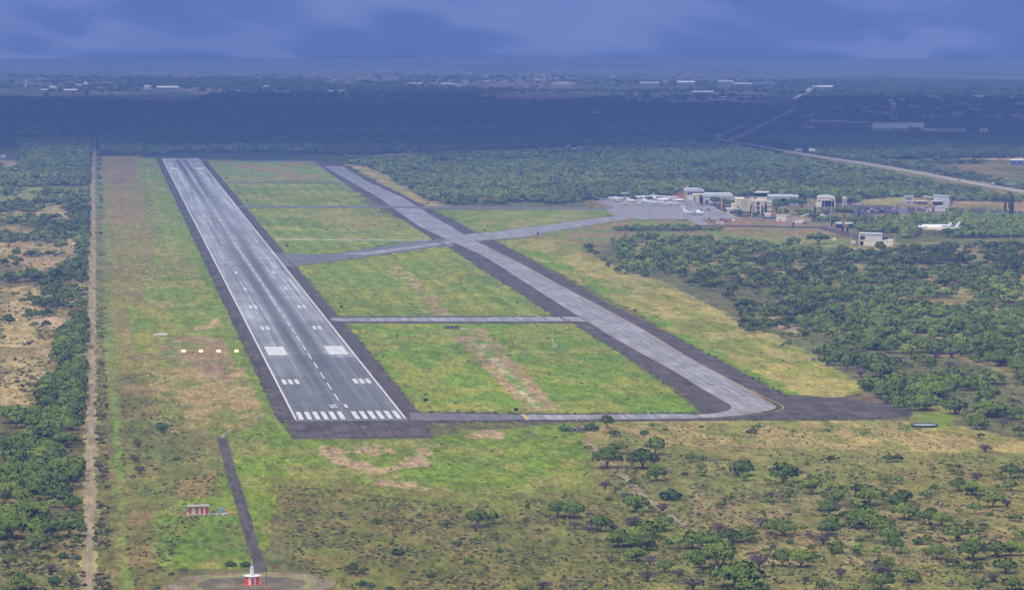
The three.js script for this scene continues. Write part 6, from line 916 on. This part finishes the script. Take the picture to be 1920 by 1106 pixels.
  for (const [x, y, k, l] of extra) { const a = at(x, y), label = `${carNames[k]} car ${l}`; copyOf(protos[k] ?? (protos[k] = makeCar(label, 'cars about the terminal', a, facing(a), k)), label, a, facing(a), 'cars about the terminal'); }
  [[1693, 321.3, 0, 'leftmost of the cars on the straight'], [1799.6, 340.6, 4, 'in the middle of the straight'], [1870.4, 353.2, 0, 'left of the pair by the gantry'], [1880.8, 355, 0, 'right of the pair by the gantry'], [1403.6, 271.4, 0, 'just after the bend'], [1578, 300.6, 6, 'between bend and straight'], [1340.6, 254.6, 0, 'at the bend itself'], [1862, 351.6, 2, 'behind the pair by the gantry'], [1345, 258.6, 6, 'entering the bend']].forEach(([x, y, k, l]) => { const a = at(x, y), b = at(x + 8, y + 1.5), label = `${carNames[k]} car on the highway, ${l}`; copyOf(protos[k] ?? protos[0], label, a, Math.atan2(-(b.z - a.z), b.x - a.x), 'cars on the highway').position.y = 0.8; });
}
{
  const fence = (label, x0, y0, x1, y1, n, h) => { const a = at(x0, y0), b = at(x1, y1), t = thing('mesh_fence', label, 'fence', a, 0, 'mesh fences about the terminal'), d = b.clone().sub(a), L = d.length(); t.rotation.y = Math.atan2(-d.z, d.x); for (let i = 0; i <= n; i++) part('post', box(0.16, h, 0.16, L * i / n, 0, 0), GREYMETAL, t); for (const k of [0.35, 0.68, 0.98]) part('rail', box(L, 0.1, 0.08, L / 2, h * k, 0.12), GREYMETAL, t); };
  fence('grey fence before the lettered hangar', 1540, 392.4, 1584, 393.6, 9, 3.4); fence('grey fence right of the yellow canopy, running to the open shed', 1520, 420, 1566, 431, 12, 2.2); fence('grey fence before the grey hangar door', 1462, 390.6, 1500, 391.4, 8, 2.2); fence('grey fence along the road at far right', 1806, 403, 1900, 406.4, 14, 1.8);
}
// trees about the terminal: cypresses and broad shade trees
{
  const cyp = { crown: (() => { const R = rng(51), q = []; for (let i = 0; i < 240; i++) { const h = R(), a = R() * 6.283, rr = (0.16 + 0.5 * Math.sin(Math.PI * Math.min(1, h * 0.9 + 0.12))) * 0.62, d = V0(Math.cos(a), 0.3, Math.sin(a)).normalize(); q.push({ p: V0(Math.cos(a) * rr * 2, 0.5 + h * 7, Math.sin(a) * rr * 2), n: d.clone().add(V0(R() - 0.5, R() - 0.5, R() - 0.5)).normalize(), u: R(), s: 0.42, sn: d, c: [0.9 + 0.2 * R(), 1, 1] }); } return quadSoup(q); })(), trunk: cyl(0.2, 0.1, 3, 0, -0.2, 0, 6) };
  const CYP = leafMat(0.030, 0.056, 0.030);
  [[1384.6, 402.4, 7.6, 'dark narrow cypress at the left of the terminal buttresses'], [1409, 405, 9.6, 'dark narrow cypress behind the yellow mast before the terminal'], [1430.6, 404, 8.6, 'left of two dark cypresses right of the terminal windows'], [1436.6, 404, 11.6, 'taller right one of two dark cypresses right of the terminal windows'], [1528.6, 404, 8.4, 'dark conical tree left of the lettered hangar'], [1886, 402, 13, 'left tall dark narrow tree at far right'], [1900, 400, 15, 'right tall dark narrow tree at far right'], [1611.5, 415.6, 9, 'narrow dark tree right of the big shade tree before the car park'], [1581, 434, 4.5, 'left small narrow tree before the white open shed'], [1590, 436, 4.5, 'right small narrow tree before the white open shed'], [1896, 402, 12, 'middle tall dark narrow tree at far right']].forEach(([x, y, h, l]) => { const t = thing('cypress_tree', l, 'tree', at(x, y), x, 'narrow dark trees about the terminal'); t.scale.set(0.85 + h * 0.02, h / 7.6, 0.85 + h * 0.02); part('crown', cyp.crown, CYP, t); part('trunk', cyp.trunk, BARK, t); });
  const big = [0, 1, 2].map((i) => ({ crown: crown(500 + i, { r: 4.2, h: 10, low: 1.6, lobes: 13, quads: 900, size: 0.66, flatness: 0.95, loose: 0.1 }), trunk: trunks(510 + i, { r: 4, h: 6, limbs: 4, girth: 0.3, base: 1.6 }) }));
  [[1341, 386, 9, 8.4, 0, 'left of three shade trees before the long grey hangar'], [1358.6, 387, 7.2, 7, 0, 'middle of three shade trees before the long grey hangar'], [1369, 388, 7, 6.4, 0, 'right of three shade trees before the long grey hangar'], [1457, 399, 11, 12, 1, 'big bright shade tree beside the control cab'], [1482, 389, 7, 7.6, 0, 'left dark tree before the grey hangar door'], [1489.6, 389, 6, 8.4, 0, 'right dark tree before the grey hangar door'], [1504, 394, 10, 11.6, 0, 'very tall dark tree left of the lettered hangar'], [1571, 388, 9, 10.6, 0, 'tall dark tree between lettered hangar and stone tower'], [1584, 409, 13, 10, 1, 'broad shade tree in front of the stone tower'], [1546, 411, 9, 7.4, 0, 'dark tree in front of the lettered hangar'], [1526, 414, 9, 6.6, 0, 'dark tree right of the yellow canopy'], [1537, 417, 9, 5, 1, 'low bright tree right of the yellow canopy'], [1500, 402, 10, 5, 2, 'low bright green tree behind the white sheds'], [1512.6, 401.6, 8, 4.6, 2, 'low bright tree behind the yellow canopy'], [1470, 404, 7, 6, 1, 'light green tree behind the plain white shed'], [1372, 400.6, 6, 4.6, 1, 'leftmost round bush tree on the terminal lawn'], [1384, 402.6, 9, 5, 1, 'round bush tree before the terminal buttresses'], [1404, 404, 7, 3.6, 1, 'low round tree at the foot of the yellow mast'], [1416.6, 406.6, 8, 3.8, 0, 'low round tree below the terminal windows'], [1604, 421, 14, 7, 1, 'broad tree behind the white open shed'], [1618, 418, 9, 6, 1, 'bright tree by the access road bend'], [1560, 424, 12, 8, 0, 'dark tree left of the white open shed'], [1681, 412, 9, 6, 0, 'dark tree left of the tall billboard'], [1535, 457.6, 14, 8, 1, 'lone spreading tree in the grass left of the white board'], [1893, 390, 9, 14, 0, 'tall loose tree at far right behind the dark narrow trees'], [1779, 445, 11, 7, 0, 'dark round tree below the stored airliners'], [1487, 461, 9, 6, 0, 'dark tree at the wood edge left of the lone tree']].forEach(([x, y, w, h, k, l], i) => { const m = big[i % 3], t = thing('shade_tree', l, 'tree', at(x, y), i * 1.7, 'shade trees about the terminal'); t.scale.set(w / 7, h / 9.6, w / 7); part('crown', m.crown, LEAF[k], t); part('trunk', m.trunk, BARK, t); });
}
// ---------------------------------------------------------------- the far side: highway signs, works, water tower, villages and town
{
  let g = site('sign_gantry', 'overhead sign gantry with a wide grey panel across the highway at right', 'sign', 1880, 1910.6, 357); part('post', cyl(0.25, 0.25, 7, -g.w / 2, 0, 0, 8), GREYMETAL, g.t); part('post', cyl(0.25, 0.25, 7, g.w / 2, 0, 0, 8), GREYMETAL, g.t); part('beam', box(g.w, 0.3, 0.4, 0, 6.6, 0), GREYMETAL, g.t); part('sign_panel', box(g.w * 0.56, 2.4, 0.2, 0.4, 5.2, 0.3), mat(150, 150, 176, 0.6), g.t);
  g = site('road_sign', 'small pale road sign on two posts left of the gantry', 'sign', 1860.5, 1865.5, 350.5); part('panel', box(g.w, 1.2, 0.2, 0, 3.4, 0), OFFWHITE, g.t); for (const x of [-0.4, 0.4]) part('post', box(0.15, 3.4, 0.15, g.w * x, 0, 0), GREYMETAL, g.t);
  g = site('billboard', 'grey billboard beside the highway, left of two', 'billboard', 1490, 1507, 289.5); part('panel', box(g.w * 0.8, 3.4, 0.4, 0, 4.4, 0), mat(140, 150, 176, 0.7), g.t); for (const x of [-0.46, -0.2, 0.2, 0.46]) part('post', box(0.35, x * x > 0.1 ? 7 : 4.4, 0.35, g.w * x, 0, -0.3), GREYMETAL, g.t);
  g = site('billboard', 'white billboard beside the highway, right of two', 'billboard', 1516, 1533, 290.5); part('panel', box(g.w * 0.72, 3.2, 0.4, -0.6, 5.0, 0), mat(206, 206, 216, 0.7), g.t); for (const x of [-0.3, 0.2, 0.48]) part('post', box(0.35, x > 0.4 ? 8 : 5, 0.35, g.w * x, 0, -0.3), GREYMETAL, g.t);
  // whitewashed trees along the highway
  const model = { crown: crown(600, { r: 2.6, h: 5.4, low: 2, lobes: 6, quads: 90, size: 0.7, flatness: 0.8 }), trunk: cyl(0.24, 0.2, 2.6, 0, -0.1, 0, 6) };
  let first;
  for (let i = 0; i < 56; i++) { const u = i / 55, px = 1545 + (1845 - 1545) * u, py = 292.2 + 50.6 * u - 1.2 * Math.sin(u * Math.PI) + (R0() - 0.5) * 0.4, a = at(px, py), label = 'roadside tree with whitewashed trunk in the long row beside the highway'; if (!first) { first = thing('roadside_tree', label, 'tree', a, 0, 'roadside trees with whitewashed trunks'); part('crown', model.crown, LEAF[0], first); part('trunk', model.trunk, WHITE, first); } else { const c = copyOf(first, label, a, R0() * 6); c.scale.setScalar(0.8 + 0.5 * R0()); } }
  // water tower
  const wp = at(1676, 232), s = metres(232), w = thing('elevated_water_tank', 'pale water tower on tall lattice legs above the works', 'water tower', wp, facing(wp));
  const legs = [[-1, -1], [1, -1], [-1, 1], [1, 1]]; for (const [x, z] of legs) part('leg', rod([x * 6.2, 0, z * 6.2], [x * 3.6, 29, z * 3.6], 0.62, 6, 0.5), WHITE, w);
  for (const k of [0.28, 0.56, 0.82]) for (const [a, b] of [[0, 1], [1, 3], [3, 2], [2, 0]]) { const q = (l) => [l[0] * (6.2 - 2.6 * k), 29 * k, l[1] * (6.2 - 2.6 * k)]; part('brace', rod(q(legs[a]), q(legs[b]), 0.3, 5), WHITE, w); }
  part('riser', cyl(1.0, 1.0, 30, 0, 0, 0, 10), WHITE, w); part('tank', new THREE.LatheGeometry([[0.01, 28.4], [3, 28.8], [4.9, 30.4], [5.1, 32.6], [5.0, 34.6], [3.4, 36.6], [0.01, 37.4]].map((q) => new THREE.Vector2(...q)), 24), mat(240, 240, 244, 0.6), w); part('balcony', new THREE.TorusGeometry(5.4, 0.25, 6, 28).rotateX(Math.PI / 2).translate(0, 30.4, 0), GREYMETAL, w);
  g = site('factory_hall', 'long white-roofed factory hall in front of the water tower', 'factory', 1638, 1732.5, 245);
  part('wall', [box(g.w, 4.2, 40, 0, 0, -22), box(g.w * 0.34, 3.6, 6, g.w * 0.27, 0, -0.6)], mat(170, 172, 178, 0.85), g.t); part('roof', prism([[22, 4.2], [-20, 4.2], [-16, 11.4], [18, 11.4]], g.w + 1).rotateY(Math.PI / 2).translate(0, 0, -21), mat(240, 240, 242, 0.6), g.t); part('ridge_vent', box(g.w * 0.98, 1.2, 6, 0, 11.4, -22), mat(188, 192, 200, 0.6), g.t); for (let i = 0; i < 6; i++) win(g.t, -g.w / 2 + 8 + i * 13, 1.4, 4, 1.6, -1.96);
  g = site('annex', 'low pale annex at the left end of the factory hall', 'building', 1624, 1638, 242); part('wall', box(g.w, 4.2, 16, 0, 0, -8), PALE, g.t); part('roof', box(g.w + 1, 0.5, 17, 0, 4.2, -8), mat(206, 208, 214, 0.6), g.t); win(g.t, 0, 1.2, 3, 1.4, 0.03);
  g = site('brick_works', 'long low red brick works with a pale roof left of the factory hall', 'factory', 1504, 1632, 238);
  { const x = g.x, BRICK = mat(140, 92, 86, 0.95); part('wall', [box(x(1594) - x(1506), 8, 40, (x(1594) + x(1506)) / 2, 0, -22), box(x(1632) - x(1594), 7, 36, (x(1632) + x(1594)) / 2, 0, -22)], BRICK, g.t); part('roof', [prism([[x(1505), 8], [x(1595), 8], [x(1586), 10.6], [x(1526), 10.6]], 41, 0, 0, -22), box(x(1633) - x(1594), 1, 37, (x(1633) + x(1594)) / 2, 7, -22)], mat(188, 192, 206, 0.6), g.t); part('front_shed', box(x(1590) - x(1536), 4, 16, (x(1590) + x(1536)) / 2, 0, -1 - 6), mat(150, 106, 98, 0.95), g.t); part('front_roof', box(x(1591) - x(1535), 0.6, 17, (x(1591) + x(1535)) / 2, 4, -7), mat(178, 184, 200, 0.6), g.t); for (let i = 0; i < 7; i++) win(g.t, x(1510 + i * 3.6), 3, 2, 2, -1.96); for (let i = 0; i < 6; i++) win(g.t, x(1540 + i * 8), 1, 3, 1.6, 1.03); }
  g = site('warehouse', 'white flat warehouse behind the brick works', 'warehouse', 1474, 1526, 222); part('wall', box(g.w, 5.4, 30, 0, 0, -15), mat(176, 182, 196, 0.85), g.t); part('roof', [box(g.w + 1, 1.2, 31, 0, 5.4, -15)], mat(222, 224, 230, 0.6), g.t); for (let i = 0; i < 5; i++) win(g.t, -g.w / 2 + 6 + i * 9, 1.6, 4, 2, 0.03);
  g = site('chimney', 'slim dark chimney beside the white flat warehouse', 'chimney', 1489.6, 1491, 222); part('shaft', cyl(1.3, 0.9, 22, 0, 0, 0, 12), mat(92, 78, 84, 0.95), g.t); part('rim', cyl(1.1, 1.1, 0.8, 0, 22, 0, 12), mat(80, 70, 76, 0.95), g.t);
  g = site('chimney', 'short pale chimney left of the brick works', 'chimney', 1451.6, 1453.6, 231); part('shaft', cyl(1.0, 0.8, 14, 0, 0, 0, 12), PALE, g.t); part('rim', cyl(1.2, 1.2, 1, 0, 13, 0, 12), OFFWHITE, g.t);
  g = site('long_shed', 'long thin white shed stretching right of the factory hall', 'shed', 1758, 1812, 247); part('wall', box(g.w, 3.4, 8, 0, 0, -4), mat(196, 198, 206, 0.8), g.t); part('roof', gable(8, 1.2, g.w, 0, 0).rotateY(Math.PI / 2).translate(0, 3.4, -4), OFFWHITE, g.t); for (let i = 0; i < 8; i++) win(g.t, -g.w / 2 + 3 + i * 5.6, 1, 2.4, 1.2, 0.03);
  g = site('shed', 'white block at the right end of the long thin shed', 'shed', 1838, 1853, 246.6); part('wall', box(g.w, 4.4, 9, 0, 0, -4.5), OFFWHITE, g.t); part('roof', box(g.w + 0.8, 0.5, 9.8, 0, 4.4, -4.5), PALE, g.t); win(g.t, 0, 1.2, 4, 1.6, 0.03);
  g = site('shed', 'pale shed with a tank right of the factory hall', 'shed', 1733, 1757, 246); part('wall', box(g.w, 3.2, 9, 0, 0, -4.5), PALE, g.t); part('roof', prism([[-g.w / 2, 3.2], [g.w / 2, 3.2], [g.w / 2, 3.6], [-g.w / 2, 5.4]], 10, 0, 0, -4.5), OFFWHITE, g.t); part('tank', cyl(1.8, 1.8, 6, g.w * 0.3, 0, 3, 14), WHITE, g.t);
  for (const [a, b, y, l] of [[1443, 1462, 233.6, 'low pale shed beside the right carriageway'], [1470, 1502, 243, 'long low pale roof before the brick works'], [1508, 1526, 240.4, 'small pale roof at the left foot of the brick works']]) { const k = site('shed', l, 'shed', a, b, y); part('wall', box(k.w, 2.6, 8, 0, 0, -4), PALE, k.t); part('roof', gable(8, 1, k.w, 0, 0).rotateY(Math.PI / 2).translate(0, 2.6, -4), mat(206, 208, 216, 0.6), k.t); }
  // larger far buildings: left foot, right foot, row, height, what
  const far = [[284, 308, 160.5, 7, 'white shed before the tree row at left'], [293, 334, 167.5, 5, 'long low white shed below the tree row at left'], [118, 144, 173.6, 6, 'long pale shed, right of two at far left'], [74, 89, 172.6, 6, 'pale shed, left of two at far left'], [155, 165, 167, 13, 'pale pyramid-roofed building at far left'], [192, 198, 158.6, 6, 'small bright house at left'], [442, 454, 158, 7, 'bright white shed right of the tree row'], [412, 430, 161, 5, 'low pale shed right of the tree row'], [574, 630, 158.8, 7, 'long pale hall near the left part of the town'], [770, 792, 162.6, 9, 'white hall in the middle distance, left of two'], [827, 853, 162.6, 7, 'long white hall in the middle distance, right of two'], [1035, 1072, 165, 11, 'arched white hall below the pale tower block'], [1000, 1018, 156, 10, 'low cream block beside the pale tower block'], [970, 980, 157, 10, 'cream block left of the pale tower block'], [714, 730, 138.6, 9, 'pale hall deep in the haze, left of centre'], [1200, 1236, 165.6, 14, 'broad pale block right of centre'], [1270, 1303, 166, 17, 'wide pale hall right of centre'], [1346, 1376, 164.6, 17, 'tallest pale block of the works right of centre'], [1376, 1412, 165, 11, 'low pale block of the works right of centre'], [1414, 1457, 164, 13, 'long pale hall at the right end of the works'], [1298, 1338, 180, 9, 'long thin pale hall in front of the works'], [1364, 1430, 187, 5, 'very long low wall-like shed right of centre'], [1430, 1442, 187, 10, 'square pale block at the end of the long low shed'], [1370, 1402, 198, 5, 'long pale roof at the edge of the dark wood'], [1290, 1310, 193, 5, 'white roof at the edge of the dark wood'], [1340, 1368, 193, 6, 'dull pink block at the edge of the dark wood'], [1106, 1126, 221, 9, 'lone pale house in the middle of the dark wood'], [1104, 1110, 198, 4, 'tiny white roof at the upper edge of the dark wood'], [0, 9, 297, 3, 'white roof at the left edge beside the small field'], [1896, 1920, 310, 6, 'blue-grey farmhouse at the right edge beyond the tan field'], [1532, 1562, 168.4, 8, 'pale hall at the foot of the right ridge']];
  for (const [a, b, y, h, l] of far) { const k = site(/shed|roof/.test(l) ? 'shed' : /house/.test(l) ? 'house' : 'hall', l, /house/.test(l) ? 'house' : 'building', a, b, y), d = Math.min(k.w * 0.6, 40); part('wall', box(k.w, h, d, 0, 0, -d / 2), mat(...(/cream|tower/.test(l) ? [190, 184, 156] : /pink/.test(l) ? [170, 140, 140] : /farmhouse/.test(l) ? [110, 120, 150] : y < 170 ? [150, 150, 160] : [190, 190, 196]), 0.85), k.t); if (/arched/.test(l)) part('roof', new THREE.CylinderGeometry(k.w / 2, k.w / 2, d, 16, 1, false, -Math.PI / 2, Math.PI).scale(1, 1, 0.25).rotateX(-Math.PI / 2).translate(0, h, -d / 2), mat(224, 224, 226, 0.7), k.t); else if (/pyramid/.test(l)) part('roof', new THREE.ConeGeometry(k.w * 0.72, 9, 4).rotateY(Math.PI / 4).translate(0, h + 4.5, -d / 2), mat(200, 204, 214, 0.7), k.t); else part('roof', k.w > 60 ? [box(k.w + 2, 1, d + 2, 0, h, -d / 2), box(k.w * 0.6, 1.6, d * 0.5, 0, h + 1, -d / 2)] : gable(d, Math.min(4, d * 0.16), k.w, 0, 0).rotateY(Math.PI / 2).translate(0, h, -d / 2), y < 166 ? mat(176, 176, 186, 0.7) : mat(222, 222, 226, 0.7), k.t); const n = Math.min(6, Math.max(2, Math.floor(k.w / 12))); for (let i = 0; i < n; i++) part('window', box(k.w / n * 0.5, Math.min(2.4, h * 0.35), 0.1, -k.w / 2 + (i + 0.5) * k.w / n, h * 0.35, 0.04), VOID, k.t); }  // farther rows get greyer walls and roofs, haze put into the colour
  g = site('tower_block', 'tall pale cream tower block standing out of the distant town', 'tower', 1016, 1023, 156); part('wall', box(g.w, 26, 11, 0, 0, -5.5), mat(222, 214, 168, 0.85), g.t); part('parapet', box(g.w + 0.8, 1, 11.8, 0, 26, -5.5), OFFWHITE, g.t); for (let i = 0; i < 6; i++) part('window', box(g.w * 0.6, 1.4, 0.1, 0, 3 + i * 3.8, 0.04), VOID, g.t); part('aerial', rod([3, 27, -5], [9, 34, -5], 0.25, 5), GREYMETAL, g.t);
  g = site('portal_frame', 'faint tall portal frame in the haze right of the tower block', 'structure', 1178.6, 1186, 155); part('post', box(1.4, 32, 1.6, -g.w * 0.44, 0, 0), GREYMETAL, g.t); part('post', box(1.4, 32, 1.6, g.w * 0.44, 0, 0), GREYMETAL, g.t); part('beam', box(g.w, 3, 1.6, 0, 29, 0), GREYMETAL, g.t); part('base', box(g.w * 1.1, 12, 8, 0, 0, -5), mat(150, 150, 170, 0.9), g.t);
  g = site('brick_chimney', 'lone dark-red stack beside the far carriageway', 'chimney', 1490, 1491.6, 215); part('shaft', cyl(0.9, 0.7, 13, 0, 0, 0, 10), mat(110, 80, 80, 0.95), g.t); part('rim', cyl(0.9, 0.9, 0.5, 0, 13, 0, 10), mat(96, 72, 72, 0.95), g.t);
  // houses too small to show their parts
  const hg = [0, 1, 2].map((i) => join([box(9 + 2 * i, 3.4 + i, 7, 0, 0, 0), prism([[-3.9, 3.4 + i], [3.9, 3.4 + i], [0, 5 + i]], 9.6 + 2 * i).rotateY(Math.PI / 2)])), hm = [mat(210, 208, 206, 0.85), mat(170, 172, 186, 0.85), mat(166, 128, 118, 0.9), mat(196, 176, 150, 0.9), mat(226, 226, 228, 0.8)], hn = ['white', 'grey', 'brick red', 'tan', 'bright white'];
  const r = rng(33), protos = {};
  const dull = [mat(150, 148, 150, 0.9), mat(120, 122, 136, 0.9), mat(120, 96, 92, 0.9), mat(140, 126, 112, 0.9), mat(166, 166, 170, 0.9)];  // greyed copies of the house colours, standing in for haze over the town
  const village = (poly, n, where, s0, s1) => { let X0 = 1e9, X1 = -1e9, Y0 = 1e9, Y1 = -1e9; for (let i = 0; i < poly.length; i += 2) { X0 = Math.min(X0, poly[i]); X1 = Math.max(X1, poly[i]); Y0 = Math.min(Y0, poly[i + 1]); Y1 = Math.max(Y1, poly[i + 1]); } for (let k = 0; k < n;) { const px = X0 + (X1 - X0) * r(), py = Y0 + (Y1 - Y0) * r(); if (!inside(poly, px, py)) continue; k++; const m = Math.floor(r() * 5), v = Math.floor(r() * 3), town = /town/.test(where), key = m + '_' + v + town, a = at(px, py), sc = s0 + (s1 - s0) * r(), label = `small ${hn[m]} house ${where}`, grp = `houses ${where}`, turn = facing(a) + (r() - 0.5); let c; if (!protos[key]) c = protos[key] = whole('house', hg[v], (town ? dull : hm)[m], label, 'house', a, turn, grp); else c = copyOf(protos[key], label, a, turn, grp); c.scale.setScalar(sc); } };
  village([1560, 192, 1690, 187, 1690, 224, 1560, 214], 34, 'left of the water tower', 0.9, 1.7);
  village([1692, 186, 1800, 186, 1800, 238, 1692, 226], 30, 'just right of the water tower', 0.9, 1.7);
  village([1802, 186, 1930, 186, 1930, 236, 1802, 238], 30, 'far right of the water tower', 0.9, 1.7);
  village([1180, 184, 1380, 186, 1380, 196, 1180, 195], 22, 'at the upper edge of the dark wood', 0.8, 1.5);
  village([560, 150, 980, 153, 1200, 158, 1200, 166, 900, 164, 560, 161], 60, 'at the near edge of the distant town', 0.9, 1.8);
  village([200, 142, 560, 144, 560, 152, 200, 150], 36, 'in the haze at the left of the distant town', 1.0, 2.0);
  village([20, 150, 280, 152, 280, 172, 20, 174], 16, 'among the far fields on the left', 1.0, 2.0);
  village([440, 160, 660, 170, 660, 180, 440, 174], 8, 'among the far fields left of centre', 1.0, 1.8);
  village([600, 134, 1200, 138, 1460, 146, 1460, 160, 1000, 154, 600, 148], 50, 'deep in the haze of the distant town', 1.0, 2.2);
}
// clouds: a heavy one over the far wood, above the frame, that keeps the light off it, and the rain clouds that reach the ground beyond the town
{
  const body = (seed, ex, ey, ez, under, lump, freq, tall = 1, oct = 5) => { const g = new THREE.SphereGeometry(1, 140, 70), p = g.attributes.position, v = new THREE.Vector3(); for (let i = 0; i < p.count; i++) { v.fromBufferAttribute(p, i); const n = 1 - lump / 2 + lump * fbm(v.x * freq + seed + v.y * 1.3 * tall, v.z * freq + 8 + v.y * 2.1 * tall, oct); p.setXYZ(i, v.x * n * ex, v.y * (v.y > 0 ? ey : under) * n, v.z * n * ez); } g.computeVertexNormals(); return g; };
  const c = at(900, 214), cl = structure('storm_cloud', body(5, 3400, 260, 2000, 90, 0.45, 3), new THREE.MeshPhysicalMaterial({ color: 0xc4c8d2, roughness: 1, specularIntensity: 0, transmission: 0.2, thickness: 0, side: THREE.DoubleSide }), 'heavy rain cloud above the dark wood');
  cl.position.set(c.x - 900, 640, c.z + 60); cl.rotation.y = -YAW - 0.2;
  const g = new THREE.SphereGeometry(1, 520, 90), p = g.attributes.position, v = new THREE.Vector3();
  for (let i = 0; i < p.count; i++) { v.fromBufferAttribute(p, i); const f = fbm(v.x * 26 + 3, v.y * 7 + 8, 5) - 0.5, h = fbm(v.x * 7 + 40, v.y * 2 + 2, 2) - 0.5; p.setXYZ(i, v.x * 13000, v.y * (v.y > 0 ? 1500 : 20), v.z * 2600 * (1 + 0.42 * h + 0.2 * f) + 0.12 * f * 2600); }
  g.computeVertexNormals();
  const far = at(960, HORIZON + EYE * F / 23500), rain = structure('rain_cloud', g, new THREE.MeshPhysicalMaterial({ color: 0xa8aecb, roughness: 1, specularIntensity: 0, side: THREE.DoubleSide }), 'wide rain cloud that hides the land beyond the town');
  rain.position.set(far.x, -10, far.z); rain.rotation.y = -YAW;
}
renderer.render(scene, camera);
